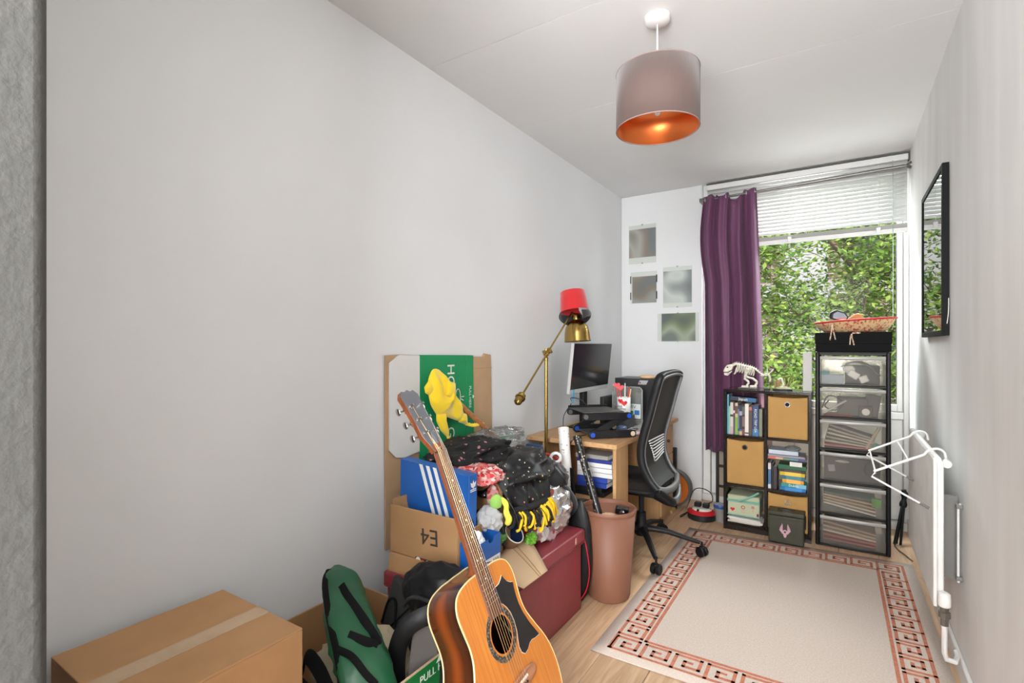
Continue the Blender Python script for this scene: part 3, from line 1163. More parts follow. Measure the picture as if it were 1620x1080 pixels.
cols = [(0.0, (46, 24, 14)), (0.28, (74, 34, 14)), (0.5, (118, 54, 18)), (0.74, (66, 30, 14)), (1.0, (30, 16, 11))]
el = r.color_ramp.elements
while len(el) < 5:
    el.new(0.5)
for k, (p_, c_) in enumerate(cols):
    el[k].position = p_
    el[k].color = lin(c_)
nt.links.new(mr.outputs[0], r.inputs[0])
nt.links.new(r.outputs[0], b.inputs['Base Color'])
b.inputs['Roughness'].default_value = 0.18
b.inputs['Coat Weight'].default_value = 0.6
BURST = m
NECK = wood('mahogany_neck', (150, 84, 46), (112, 58, 30), axis=2, rough=0.25, scale=3, coat=0.4)
CREAM = mat('cream_binding', (214, 194, 140), 0.4)
rows = []
for f_ in (0.0, 0.33, 0.66, 1.0):
    rows.append([G(0.0, HC_[0] + HR * math.cos(a) + (ring[k][0] - HC_[0] - HR * math.cos(a)) * f_, HC_[1] + HR * math.sin(a) + (ring[k][1] - HC_[1] - HR * math.sin(a)) * f_) for k, a in enumerate(AN)])
MB().grid(rows, closed=True).build('soundboard', TOP, gt, smooth=30)
rows = [[G(-0.001 + (depth(p[1]) + 0.001) * t, p[0], p[1]) for p in ring] for t in (0, 0.25, 0.5, 0.75, 1.0)]
MB().grid(rows, closed=True).build('sides', BURST, gt, smooth=50)
rows = [[G(depth(p[1] * f_ + 0.03 * (1 - f_)) - 0.008 * (1 - f_ * f_), p[0] * f_, 0.03 + (p[1] - 0.03) * f_) for p in ring] for f_ in (0.02, 0.35, 0.7, 1.0)]
MB().grid(rows, closed=True).build('back', BURST, gt)
MB().tube([G(-0.0015, p[0] * 1.002, p[1]) for p in ring], 0.0025, 6, closed=True).build('binding', CREAM, gt)
MB().tube([G(depth(p[1]) + 0.001, p[0] * 1.002, p[1]) for p in ring], 0.0024, 6, closed=True).build('binding', CREAM, gt)


def ringmesh(r0, r1, n0, n1, seg=48):
    mb = MB()
    rr = []
    for rad, nn in ((r0, n0), (r0, n1), (r1, n1), (r1, n0)):
        rr.append([G(nn, HC_[0] + rad * math.cos(2 * PI * k / seg), HC_[1] + rad * math.sin(2 * PI * k / seg)) for k in range(seg)])
    rr.append(rr[0])
    return mb.grid(rr, closed=True)


ringmesh(0.0485, 0.052, -0.0005, 0.0006).build('rosette_ring', TOP, gt)
ringmesh(0.053, 0.068, -0.0005, 0.0008).build('rosette', dots('rosette_inlay', (52, 44, 38), [(128, 118, 106), (92, 82, 74)], scale=170, size=0.45, rough=0.35), gt)
ringmesh(0.068, 0.0690, -0.0005, 0.0008).build('rosette_ring', mat('inlay_tan', (150, 120, 84), 0.4), gt)
pk = [(0.034, 0.240), (0.046, 0.2385), (0.060, 0.240), (0.074, 0.247), (0.083, 0.253), (0.088, 0.244), (0.097, 0.231), (0.110, 0.222), (0.124, 0.217), (0.120, 0.200), (0.117, 0.180), (0.117, 0.158), (0.122, 0.130),
      (0.138, 0.090), (0.164, 0.045), (0.140, 0.047), (0.120, 0.052), (0.105, 0.050), (0.088, 0.042), (0.070, 0.040), (0.058, 0.050), (0.0545, 0.066), (0.060, 0.083), (0.068, 0.102), (0.0712, 0.13), (0.068, 0.155), (0.058, 0.175), (0.045, 0.190), (0.034, 0.196)]
PM = GM @ Matrix(((0, 0, 1, 0), (1, 0, 0, 0), (0, 1, 0, 0), (0, 0, 0, 1)))
c0 = (sum(p[0] for p in pk) / len(pk), sum(p[1] for p in pk) / len(pk))
gd = MB().prism([(c0[0] + (p[0] - c0[0]) * 1.035, c0[1] + (p[1] - c0[1]) * 1.02) for p in pk], 0.0002, 0.0008, PM).build('pickguard_edge', mat('inlay_white', (222, 214, 200), 0.4), gt)
MB().prism(pk, 0.0008, 0.0018, PM).build('pickguard', mat('pickguard_black', (30, 30, 33), 0.3, var=0.4, vscale=30, coat=0.3), gt)
# fingerboard, frets, neck
FBW = wood('rosewood', (118, 84, 70), (84, 54, 46), axis=2, rough=0.45, scale=4)


def fbw(w_):
    return 0.0215 + (0.645 - w_) / (0.645 - 0.18) * 0.0065


def fbn(w_):
    return 0.0035 + (w_ - 0.18) * 0.004


prs = []
for w_ in (0.178, 0.645):
    h_ = fbw(w_)
    n0 = fbn(w_)
    prs.append([G(n0 - 0.004, -h_, w_), G(n0 + 0.003, -h_, w_), G(n0 + 0.0045, 0, w_), G(n0 + 0.003, h_, w_), G(n0 - 0.004, h_, w_)])
mb = MB().grid(prs)
mb.add(prs[0], [(0, 1, 2, 3, 4)]).add(prs[1], [(4, 3, 2, 1, 0)])
mb.add(prs[0] + prs[1], [(0, 5, 9, 4)])
fbo = mb.build('fingerboard', FBW, gt)
for k in range(1, 20):
    w_ = 0.645 * 2 ** (-k / 12)
    h_ = fbw(w_)
    MB().tube([G(fbn(w_) + 0.0034, -h_, w_), G(fbn(w_) + 0.0049, 0, w_), G(fbn(w_) + 0.0034, h_, w_)], 0.001, 5).build('fret', mat('nickel_fret', (214, 210, 204), 0.25, metal=0.9), fbo)
for k in (3, 5, 7, 9, 12, 15):
    w_ = 0.645 * (2 ** (-k / 12) + 2 ** (-(k - 1) / 12)) / 2
    us = (0.0,) if k != 12 else (-0.009, 0.009)
    for u in us:
        MB().cyl(G(fbn(w_) + 0.003, u, w_), G(fbn(w_) + 0.005, u, w_), 0.0030, n=10).build('dot_inlay', mat('pearl', (238, 234, 224), 0.3), fbo)
prs = []
for w_, dp in ((0.285, 0.088), (0.296, 0.060), (0.312, 0.032), (0.34, 0.024), (0.45, 0.022), (0.60, 0.020), (0.645, 0.0195), (0.672, 0.020)):
    h_ = fbw(min(w_, 0.645)) - 0.0005
    n0 = fbn(min(w_, 0.645)) - 0.003
    prs.append([G(n0 - dp * max(0.0, math.sin(PI * k / 10)) ** 0.7, -h_ * math.cos(PI * k / 10), w_) for k in range(11)])
mb = MB().grid(prs)
mb.add(prs[0], [list(range(11))])
for k in range(len(prs) - 1):
    mb.add([prs[k][0], prs[k][10], prs[k + 1][10], prs[k + 1][0]], [(0, 1, 2, 3)])
mb.build('neck', NECK, gt)
MB().box(-0.001, 0.0078, -0.0222, 0.0222, 0.645, 0.650, M=GM).build('nut', mat('black_nut', (40, 38, 38), 0.4), gt, bevel=0.001)
# headstock
T14 = math.radians(13)
HM = GM @ Matrix.Translation((0.0008, 0, 0.650)) @ Matrix.Rotation(-T14, 4, 'Y')
HP = HM @ Matrix(((0, 0, 1, 0), (1, 0, 0, 0), (0, 1, 0, 0), (0, 0, 0, 1)))
hd = [(-0.0215, 0.0), (0.0215, 0.0), (0.024, 0.02), (0.036, 0.052), (0.0345, 0.10), (0.035, 0.15), (0.039, 0.187), (0.026, 0.203), (0.012, 0.199), (0.0, 0.206), (-0.012, 0.199), (-0.026, 0.203), (-0.039, 0.187), (-0.035, 0.15), (-0.0345, 0.10), (-0.036, 0.052), (-0.024, 0.02)]
MB().prism(hd, -0.0165, -0.001, HP).build('headstock', NECK, gt, bevel=0.001)
MB().prism(hd, -0.001, 0.0006, HP).build('head_veneer', mat('grey_lacquer', (96, 98, 104), 0.22, coat=0.5), gt)
tr = [(-0.009, 0.004), (0.009, 0.004), (0.011, 0.02), (0.008, 0.04), (0.0, 0.062), (-0.008, 0.04), (-0.011, 0.02)]
MB().prism(tr, 0.0006, 0.004, HP).build('truss_cover', mat('silver_cover', (168, 170, 180), 0.18, metal=0.9), gt, bevel=0.0015)
NICK = mat('nickel', (200, 198, 194), 0.2, metal=1.0)
posts = []
for sgn in (-1, 1):
    for k, w_ in enumerate((0.062, 0.105, 0.150)):
        u = sgn * 0.0225
        tu = MB().lathe([(0, 0.0006), (0.0065, 0.0006), (0.0065, 0.002), (0.0035, 0.003), (0.003, 0.012), (0.0035, 0.0155), (0, 0.016)], 12, HP @ Matrix.Translation((u, w_, 0))).build('tuner_post', NICK, gt)
        MB().cyl(HP @ Vector((sgn * 0.028, w_, -0.0205)), HP @ Vector((sgn * 0.052, w_, -0.0205)), 0.0028, n=8).build('tuner_shaft', NICK, tu)
        MB().box(-0.0065, 0.0065, -0.008, 0.008, -0.0165, -0.0245, M=HP @ Matrix.Translation((u, w_, 0))).build('tuner_housing', NICK, tu, bevel=0.001)
        MB().ball((0, 0, 0), (0.0035, 0.0115, 0.0085), 14, 8, M=HP @ Matrix.Translation((sgn * 0.056, w_, -0.0205))).build('tuner_button', NICK, tu)
        posts.append((sgn, w_, HP @ Vector((u, w_, 0.009))))
# bridge, saddle, pins, strings
br = [(-0.082, -0.016), (-0.055, -0.022), (0.055, -0.022), (0.082, -0.016), (0.088, 0.0), (0.080, 0.010), (0.05, 0.014), (-0.05, 0.014), (-0.080, 0.010), (-0.088, 0.0)]
brg = MB().prism(br, 0.0002, 0.009, PM).build('bridge', wood('bridge_wood', (176, 122, 88), (140, 92, 62), axis=1, rough=0.45), gt, bevel=0.003)
MB().box(0.008, 0.0118, -0.038, 0.038, -0.003, 0.003, M=GM).build('saddle', mat('saddle_white', (226, 220, 208), 0.35), gt, bevel=0.0008)
STEEL = mat('string_steel', (188, 180, 168), 0.3, metal=1.0)
BRONZE = mat('string_bronze', (190, 160, 120), 0.35, metal=1.0)
order = [posts[2], posts[1], posts[0], posts[3], posts[4], posts[5]]
for k in range(6):
    f_ = k / 5 - 0.5
    ub, un = f_ * 0.056, f_ * 0.036
    rad = 0.00085 - 0.00009 * k
    MB().tube([G(0.0095, ub, -0.011), G(0.0128, ub, 0.0), G(0.0092, un, 0.6475), order[k][2]], rad, 5).build('string', BRONZE if k < 4 else STEEL, gt)
    MB().lathe([(0, 0.0125), (0.0022, 0.0125), (0.0034, 0.0105), (0.0028, 0.0085), (0, 0.008)], 10, PM @ Matrix.Translation((ub, -0.012, 0))).build('bridge_pin', BLACK, brg)

# ================================================================== NEAR CARDBOARD BOX
CB = cardboard('cardboard_tan', (190, 146, 104))
CB2 = cardboard('cardboard_brown', (172, 132, 92), axis=1)
CBI = cardboard('cardboard_pale', (206, 176, 142), axis=0, dirt=0.08)
TAPE = mat('parcel_tape', (198, 166, 130), 0.25, coat=0.3, var=0.1, vscale=20)
bx = thing('cardboard_box', 'closed tan cardboard box sealed with clear tape beside the wall corner', 'box', (-1.28, 0.58, 0))
X0, X1, Y0, Y1, Z1 = -1.462, -1.099, 0.395, 0.767, 0.486
MB().box(X0, X1, Y0, Y1, 0.0005, Z1 - 0.006).build('body', CB, bx, bevel=0.002)
xm = (X0 + X1) / 2 + 0.02
MB().box(X0, xm - 0.0008, Y0, Y1, Z1 - 0.006, Z1).build('top_flap', CB, bx, bevel=0.0015)
MB().box(xm + 0.0008, X1, Y0, Y1, Z1 - 0.006, Z1 - 0.0003).build('top_flap', CB, bx, bevel=0.0015)
tp = MB()
tp.box(xm - 0.026, xm + 0.026, Y0 - 0.0004, Y1 + 0.0004, Z1, Z1 + 0.0004)
tp.box(xm - 0.026, xm + 0.026, Y0 - 0.0006, Y0, Z1 - 0.07, Z1 + 0.0004)
tp.box(xm - 0.026, xm + 0.026, Y1, Y1 + 0.0006, Z1 - 0.07, Z1 + 0.0004)
tp.build('tape', TAPE, bx)

# ================================================================== OPEN BOX WITH BAGS
ob = thing('open_box', 'open cardboard carton with a green printed side, full of bags', 'box', (-1.22, 1.05, 0))
GREENP = mat('green_print', (22, 120, 58), 0.55, var=0.12, vscale=12)
WPR = mat('white_print', (232, 230, 222), 0.6)
X0, X1, Y0, Y1, Z1 = -1.505, -0.965, 0.785, 1.285, 0.285
MB().box(X0, X1, Y0, Y1, 0.0005, 0.006).build('bottom', CB2, ob)
MB().box(X0, X0 + 0.006, Y0, Y1, 0.006, Z1).build('side_panel', CB2, ob)
MB().box(X0 + 0.006, X1 - 0.006, Y1 - 0.006, Y1, 0.006, Z1).build('end_panel', CB2, ob)
MB().box(X0 + 0.006, X1 - 0.006, Y0, Y0 + 0.006, 0.006, Z1 - 0.03).build('end_panel', CB2, ob)
gp = MB().box(X1 - 0.006, X1, Y0, Y1, 0.006, Z1).build('printed_panel', GREENP, ob)
MB().box(X1 - 0.0055, X1 - 0.0005, Y0 + 0.01, Y1 - 0.01, Z1, Z1 + 0.0035).build('torn_edge', CBI, gp)
text_mesh('lettering', 'PULL HERE', 0.030, WPR, gp, frame((X1 + 0.0003, 1.105, Z1 - 0.030), (0, 1, 0), (0, 0, 1)))
MB().prism([(0.0, 0.0), (0.028, 0.0), (0.014, 0.016)], 0, 0.0005, frame((X1 + 0.0002, 1.10, Z1 - 0.014), (0, 1, 0), (0, 0, 1))).build('arrow', WPR, gp)

# green nylon chair bag, tall and tapering, leaning on the wall
NYL = mat('green_nylon', (30, 88, 56), 0.42, var=0.25, vscale=9, bump=0.4, bscale=14)
WEB = mat('black_webbing', (9, 9, 10), 0.85, spec=0.2, bump=0.3, bscale=300)
gb = thing('chair_bag', 'green nylon carrying bag with black straps leaning out of the open carton', 'bag', (-1.05, 0.93, 0.02))
axis = [(-0.985, 0.880, 0.03), (-1.005, 0.893, 0.20), (-1.030, 0.905, 0.306), (-1.08, 0.923, 0.348), (-1.15, 0.954, 0.389), (-1.23, 0.998, 0.429), (-1.29, 1.028, 0.462), (-1.325, 1.046, 0.482)]
wid = [0.066, 0.070, 0.071, 0.070, 0.066, 0.060, 0.050, 0.012]
thk = [0.040, 0.042, 0.042, 0.040, 0.036, 0.032, 0.026, 0.006]
sp_ = spline([Vector(a) for a in axis], 6)
wd = spline([(a, 0, 0) for a in wid], 6)
tk = spline([(a, 0, 0) for a in thk], 6)
rows = []
SIDE = Vector((0.45, 0.86, -0.2)).normalized()
for k, p in enumerate(sp_):
    t = (sp_[min(k + 1, len(sp_) - 1)] - sp_[max(k - 1, 0)]).normalized()
    sd = (SIDE - t * t.dot(SIDE)).normalized()
    nn = sd.cross(t).normalized()
    row = []
    for j in range(28):
        a = 2 * PI * j / 28
        ca, sa = math.cos(a), math.sin(a)
        wob = 1 + 0.10 * fbm((k * 0.22, j * 0.35, 3.0)) + 0.05 * ridge((k * .3, j * .5, 1))
        row.append(p + sd * (abs(ca) ** 0.8 * (1 if ca > 0 else -1) * wd[k].x * wob) + nn * (abs(sa) ** 0.9 * (1 if sa > 0 else -1) * tk[k].x * wob))
    rows.append(row)
mb = MB().grid(rows, closed=True)
mb.add(rows[0], [list(range(28))])
mb.build('bag_body', NYL, gb, smooth=70)


def on_bag(f_, s_, lift=0.004):
    """point on the near face of the bag: f along (0 foot..1 tip), s across -1..1"""
    k = min(len(sp_) - 1, max(0, f_ * (len(sp_) - 1)))
    i_ = int(k)
    fr_ = k - i_
    p = sp_[i_].lerp(sp_[min(i_ + 1, len(sp_) - 1)], fr_)
    t = (sp_[min(i_ + 1, len(sp_) - 1)] - sp_[max(i_ - 1, 0)]).normalized()
    sd = (SIDE - t * t.dot(SIDE)).normalized()
    nn = sd.cross(t).normalized()
    if nn.dot(Vector((0.5, -0.8, 0.4))) < 0:
        nn = -nn
    w0 = wd[i_].x
    t0 = tk[i_].x
    return p + sd * (s_ * w0) + nn * (t0 * math.sqrt(max(0, 1 - s_ * s_)) ** 0.9 + lift)


MB().tube(spline([on_bag(f_, -0.93, 0.003) for f_ in (0.02, 0.2, 0.4, 0.6, 0.8, 0.93)], 5), 0.009, 8, flat=(0.3, 1.0), up=(0.5, -0.75, 0.45)).build('edge_trim', WEB, gb)
MB().tube(spline([on_bag(0.74, -0.30), on_bag(0.66, -0.12, 0.006), on_bag(0.55, 0.25, 0.010), on_bag(0.44, 0.52, 0.008), on_bag(0.40, 0.50, 0.006)], 6), 0.012, 8, flat=(0.2, 1.0), up=(0.5, -0.75, 0.45)).build('strap', WEB, gb)
MB().tube(spline([on_bag(0.40, 0.50, 0.006), on_bag(0.43, 0.1, 0.008), on_bag(0.49, -0.45, 0.004)], 6), 0.012, 8, flat=(0.2, 1.0), up=(0.5, -0.75, 0.45)).build('strap', WEB, gb)
MB().tube(spline([on_bag(0.46, -0.92, 0.006), on_bag(0.38, -0.6, 0.016), on_bag(0.31, -0.25, 0.010), on_bag(0.275, 0.12, 0.005)], 6), 0.009, 8, flat=(0.25, 1.0), up=(0.5, -0.75, 0.45)).build('strap', WEB, gb)

# cream tote bag with black handles
tote = thing('tote_bag', 'cream canvas tote bag with black handles inside the open carton', 'bag', (-1.14, 1.0, 0.01))
TOTE = mat('cream_canvas', (196, 182, 152), 0.85, bump=0.3, bscale=150, var=0.15, vscale=10)
blob((-1.19, 1.045, 0.145), (0.19, 0.14, 0.155), seed=4, amp=0.30, freq=2.2, z0=0.008).build('bag_body', TOTE, tote, smooth=80)
MB().tube(spline([(-1.34, 0.87, 0.16), (-1.30, 0.845, 0.245), (-1.22, 0.84, 0.262), (-1.13, 0.845, 0.215), (-1.06, 0.845, 0.12)], 6), 0.018, 8, flat=(0.2, 1), up=(0.2, -0.6, 0.7)).build('handle', WEB, tote)
MB().tube(spline([(-1.33, 0.93, 0.22), (-1.27, 0.90, 0.295), (-1.20, 0.885, 0.29), (-1.15, 0.88, 0.25)], 6), 0.018, 8, flat=(0.2, 1), up=(0.2, -0.6, 0.7)).build('handle', WEB, tote)

# grey flight-case like sleeve with a cord
slv = thing('laptop_sleeve', 'dark grey padded laptop sleeve with a cord inside the open carton', 'sleeve', (-1.23, 1.2, 0.02))
SM = Matrix.Translation((-1.195, 1.175, 0.22)) @ Euler((math.radians(-16), 0, math.radians(-24))).to_matrix().to_4x4()
MB().box(-0.125, 0.125, -0.016, 0.016, -0.17, 0.17, M=SM).build('body', mat('grey_neoprene', (40, 40, 40), 0.85, bump=0.2, bscale=200), slv, bevel=0.014, seg=4)
MB().tube(spline([SM @ Vector(p) for p in [(-0.10, -0.022, 0.02), (-0.075, -0.03, 0.10), (-0.035, -0.026, 0.115), (-0.005, -0.022, 0.06), (0.02, -0.022, 0.02)]], 6), 0.004, 6).build('cord', WEB, slv)
MB().tube(spline([SM @ Vector(p) for p in [(-0.09, -0.020, -0.02), (0.0, -0.021, 0.07), (0.08, -0.022, 0.15), (0.12, -0.03, 0.185)]], 6), 0.003, 6).build('cord', WEB, slv)

# black rucksack: hood flap and padded strap
rk = thing('rucksack', 'black rucksack with padded shoulder strap stuffed between carton and guitar', 'rucksack', (-1.06, 1.2, 0.02))
RKM = mat('black_nylon', (9, 9, 10), 0.5, spec=0.35, bump=0.25, bscale=30)
blob((-1.055, 1.215, 0.405), (0.125, 0.075, 0.088), seed=11, amp=0.16, freq=1.4, rot=0.12).build('lid', RKM, rk, smooth=80)
blob((-1.02, 1.19, 0.22), (0.115, 0.085, 0.20), seed=8, amp=0.16, freq=1.4, z0=0.008).build('bag_body', RKM, rk, smooth=80)
MB().tube(spline([(-0.965, 1.13, 0.405), (-0.990, 1.085, 0.405), (-1.030, 1.050, 0.375), (-1.052, 1.035, 0.31), (-1.050, 1.03, 0.22), (-1.030, 1.03, 0.15), (-0.99, 1.05, 0.10)], 6), 0.027, 10, flat=(0.35, 1.0), up=(0.6, -0.7, 0.3)).build('shoulder_strap', RKM, rk, smooth=60)
MB().box(-0.045, 0.045, -0.006, 0.006, -0.13, 0.12, M=Matrix.Translation((-1.000, 1.090, 0.245)) @ Euler((-0.15, 0.12, 0.75)).to_matrix().to_4x4()).build('back_panel', mat('grey_mesh', (92, 86, 82), 0.85, bump=0.3, bscale=300), rk, bevel=0.005)
MB().tube(spline([(-1.155, 1.165, 0.355), (-1.10, 1.14, 0.405), (-1.03, 1.13, 0.42), (-0.96, 1.14, 0.395)], 6), 0.006, 6).build('piping', mat('black_gloss_piping', (34, 34, 38), 0.3), rk)

# ================================================================== RED STORAGE OTTOMAN
RED = mat('red_leatherette', (136, 48, 56), 0.42, var=0.14, vscale=14, bump=0.25, bscale=160, coat=0.1)
ot = thing('storage_ottoman', 'dark red leatherette storage trunk buried under clothes and boxes', 'ottoman', (-1.22, 1.69, 0))
MB().box(-1.385, -0.972, 1.312, 2.078, 0.0005, 0.314).build('body', RED, ot, bevel=0.006)
MB().box(-1.395, -0.957, 1.300, 2.088, 0.300, 0.358).build('lid', RED, ot, bevel=0.010, seg=3)
MB().tube([(-0.957, 1.31, 0.303), (-0.957, 2.078, 0.303)], 0.0035, 6).build('lid_seam', mat('red_piping', (110, 36, 44), 0.5), ot)
MB().box(-0.9568, -0.9562, 1.985, 1.997, 0.318, 0.345).build('scuff_mark', mat('scuff', (196, 150, 146), 0.6), ot)

# ------------------------------------------------------------------ carton printed E4
e4 = thing('printed_carton', 'brown carton lettered E4 upside down on the red trunk', 'box', (-1.23, 1.45, 0.358))
X0, X1, Y0, Y1, Z0, Z1 = -1.385, -1.072, 1.335, 1.60, 0.3595, 0.588
MB().box(X0, X1, Y0, Y0 + 0.006, Z0, Z1).build('front_panel', CB2, e4, bevel=0.001)
MB().box(X0, X1, Y1 - 0.006, Y1, Z0, Z1 + 0.06).build('back_panel', CB2, e4, bevel=0.001)
MB().box(X0, X0 + 0.006, Y0 + 0.006, Y1 - 0.006, Z0, Z1 + 0.02).build('side_panel', CB2, e4)
MB().box(X1 - 0.006, X1, Y0 + 0.006, Y1 - 0.006, Z0, Z1 - 0.05).build('side_panel', CB2, e4)
MB().box(X0 + 0.006, X1 - 0.006, Y0 + 0.006, Y1 - 0.006, Z0, Z0 + 0.006).build('bottom', CB2, e4)
MB().box(X0, X1, Y0 - 0.007, Y0 - 0.001, Z0 + 0.063, Z1 + 0.004).build('folded_flap', CB2, e4, bevel=0.0015)
FM = Matrix.Translation((0, Y0 - 0.007, Z0 + 0.062)) @ Matrix.Rotation(math.radians(-9), 4, 'X')
MB().box(X0 + 0.002, X1 + 0.01, -0.005, 0.0, -0.095, 0.0, M=FM).build('hanging_flap', CB2, e4, bevel=0.0015)
FS = Matrix.Translation((X0, 0, Z1 + 0.02)) @ Matrix.Rotation(math.radians(-14), 4, 'Y')
MB().box(-0.005, 0.0, Y0 + 0.01, Y1 - 0.01, -0.12, 0.0, M=FS).build('side_flap', CB2, e4, bevel=0.001)
INK = mat('print_ink', (52, 44, 36), 0.8)
text_mesh('lettering', 'E4', 0.080, INK, e4, frame((-1.195, Y0 - 0.0074, 0.512), (-1, 0, -0.05), (0.05, 0, -1)), sx=1.05)
stk = MB().prism([(-0.036, -0.024), (0.036, -0.024), (0.036, 0.03), (-0.036, 0.03)], 0, 0.0006, frame((-1.225, Y0 - 0.0085, 0.408), (1, 0, 0), (0, 0.1, 1))).build('picture_label', mat('label_black', (28, 26, 34), 0.5), e4)
for cx, cz, rr, cc in ((0.0, 0.004, 0.014, (206, 66, 30)), (-0.022, 0.010, 0.012, (224, 220, 212)), (0.023, 0.006, 0.013, (226, 222, 214)), (-0.024, -0.014, 0.010, (196, 60, 34)), (0.012, -0.014, 0.011, (214, 140, 104))):
    MB().prism([(cx + rr * math.cos(a), cz + rr * math.sin(a)) for a in [k * PI / 8 for k in range(16)]], 0.0006, 0.001 + 0.0002 * abs(cx) * 10, frame((-1.225, Y0 - 0.0085, 0.408), (1, 0, 0), (0, 0.1, 1))).build('label_spot', mat('spot_%d_%d' % (cc[0], cc[1]), cc, 0.5), stk)

# ------------------------------------------------------------------ blue shoe boxes
BLUE = mat('blue_card', (24, 92, 172), 0.42, var=0.08, vscale=10)
sb = thing('shoe_box', 'blue shoe box with three white stripes standing upright in the printed carton', 'shoe box', (-1.25, 1.44, 0.37))
SBM = Matrix.Translation((-1.250, 1.405, 0.560)) @ Euler((math.radians(2), math.radians(3.2), math.radians(-1.5))).to_matrix().to_4x4()
bw, bd, bh = 0.168, 0.0225, 0.172
bo = MB().box(-bw, bw, 0.0, bd * 2, -bh, bh, M=SBM).build('lid_body', BLUE, sb, bevel=0.0015)
for k in range(3):
    u0 = -0.070 + k * 0.034
    MB().prism([(u0, bh - 0.001), (u0 + 0.017, bh - 0.001), (u0 + 0.017 + 0.098, -bh + 0.10), (u0 + 0.098, -bh + 0.10)], 0.0, 0.0006, SBM @ frame((0, -0.0002, 0), (1, 0, 0), (0, 0, 1))).build('stripe', WPR, bo)
fz = SBM @ frame((bw + 0.0004, 0.0225, bh - 0.045), (0, 1, 0), (0, 0, 1))
for a in (-0.5, 0, 0.5):
    MB().prism([(0, -0.004), (0.0065, 0.010), (0, 0.026), (-0.0065, 0.010)], 0, 0.0005, fz @ Matrix.Rotation(a * 1.3, 4, 'Z')).build('leaf_mark', WPR, bo)
for q in range(2):
    MB().box(-0.016, 0.016, -0.008 - q * 0.006, -0.005 - q * 0.006, 0, 0.0005, M=fz).build('mark_bar', WPR, bo)
MB().prism([(0.0, -0.022), (0.010, -0.02), (0.016, -0.008), (0.016, 0.010), (0.010, 0.020), (0.0, 0.022)], 0, 0.0006, SBM @ frame((bw + 0.0004, 0.012, -0.005), (0, 1, 0), (0, 0, 1))).build('finger_hole', mat('hole_dark', (40, 16, 16), 0.9), bo)

sb2 = thing('shoe_box', 'small open blue shoe box with a white barcode label beside the guitar neck', 'shoe box', (-1.03, 1.40, 0.358))
tag(MB().box(-1.066, -0.998, 1.337, 1.473, 0.3592, 0.394).build('flat_parcel', CB2, bevel=0.003), 'flat brown parcel under the small blue shoe box', 'parcel')
X0, X1, Y0, Y1, Z0 = -1.066, -0.998, 1.335, 1.475, 0.3945
b2 = MB()
poly = [(Y0, Z0), (Y1, Z0), (Y1, 0.522)] + [(1.418 + 0.017 * math.cos(a), 0.519 - 0.017 * math.sin(a)) for a in [k * PI / 8 for k in range(9)]] + [(Y0, 0.515)]
fp = MB().prism(poly, 0, 0.002, frame((X1 - 0.002, 0, 0), (0, 1, 0), (0, 0, 1))).build('end_panel', BLUE, sb2)
MB().box(X0, X1 - 0.002, Y0, Y0 + 0.002, Z0, 0.515).build('side_panel', BLUE, sb2)
MB().box(X0, X1 - 0.002, Y1 - 0.002, Y1, Z0, 0.522).build('side_panel', BLUE, sb2)
MB().box(X0, X0 + 0.002, Y0 + 0.002, Y1 - 0.002, Z0, 0.515).build('back_panel', BLUE, sb2)
lb = MB().box(X1, X1 + 0.0004, Y0 + 0.012, Y1 - 0.004, Z0 + 0.006, Z0 + 0.058).build('label', WPR, fp)
for k in range(9):
    MB().box(X1 + 0.0004, X1 + 0.0007, Y1 - 0.045 + k * 0.0042, Y1 - 0.045 + k * 0.0042 + (0.0012 if k % 3 else 0.0024), Z0 + 0.014, Z0 + 0.050).build('bar', INK, lb)
for k in range(5):
    MB().box(X1 + 0.0004, X1 + 0.0007, Y0 + 0.020, Y0 + 0.050 + 0.006 * (k % 3), Z0 + 0.016 + k * 0.008, Z0 + 0.018 + k * 0.008).build('text_line', mat('pale_ink', (150, 160, 172), 0.7), lb)
tag(blob((-1.034, 1.375, 0.510), (0.026, 0.034, 0.036), seed=21, amp=0.5, freq=2.2, sub=4).build('tissue_paper', mat('white_tissue', (236, 236, 236), 0.7), smooth=60), 'crumpled white tissue paper poking out of the small blue shoe box', 'tissue paper')
BUB = clear('bubble_film', (244, 246, 247), keep=0.25, haze=0.75, rough=0.25, gloss=0.1)
tag(blob((-1.070, 1.512, 0.540), (0.045, 0.048, 0.045), seed=22, amp=0.35, freq=3.0, sub=4, z0=0.475).build('bubble_wrap', BUB, smooth=60), 'bunched clear bubble wrap behind the small blue shoe box', 'bubble wrap')

# ================================================================== FLATTENED BOARDS AGAINST THE WALL
bb = thing('flattened_box', 'plain brown cardboard sheet against the wall behind the green one', 'cardboard', (-1.52, 1.8, 0.36))
BS = Matrix.Translation((-1.5145, 0, 0.36))
poly = [(1.424, 0.002), (2.165, 0.002), (2.150, 0.50), (2.142, 0.765), (2.085, 0.772), (2.08, 0.755), (1.50, 0.775), (1.424, 0.772)]
MB().prism(poly, -0.004, 0.004, BS @ frame((0, 0, 0), (0, 1, 0), (0, 0, 1))).build('sheet', cardboard('cardboard_wall', (186, 154, 120), axis=1), bb)
MB().box(-1.5104, -1.5098, 2.002, 2.150, 1.058, 1.0595).build('crease', mat('crease_brown', (150, 118, 86), 0.9), bb)
gbx = thing('printed_box_sheet', 'flattened green and white printed delivery box leaning on the wall', 'cardboard', (-1.5, 1.7, 0.36))
GX = -1.509
wp = [(1.437, 0.755), (1.470, 0.722), (1.520, 0.712), (1.609, 0.722), (1.609, 1.130), (1.490, 1.134), (1.437, 1.102)]
MB().prism(wp, 0, 0.007, frame((GX, 0, 0), (0, 1, 0), (0, 0, 1))).build('white_panel', mat('white_card', (214, 214, 212), 0.6, var=0.05, vscale=12), gbx, bevel=0.001)
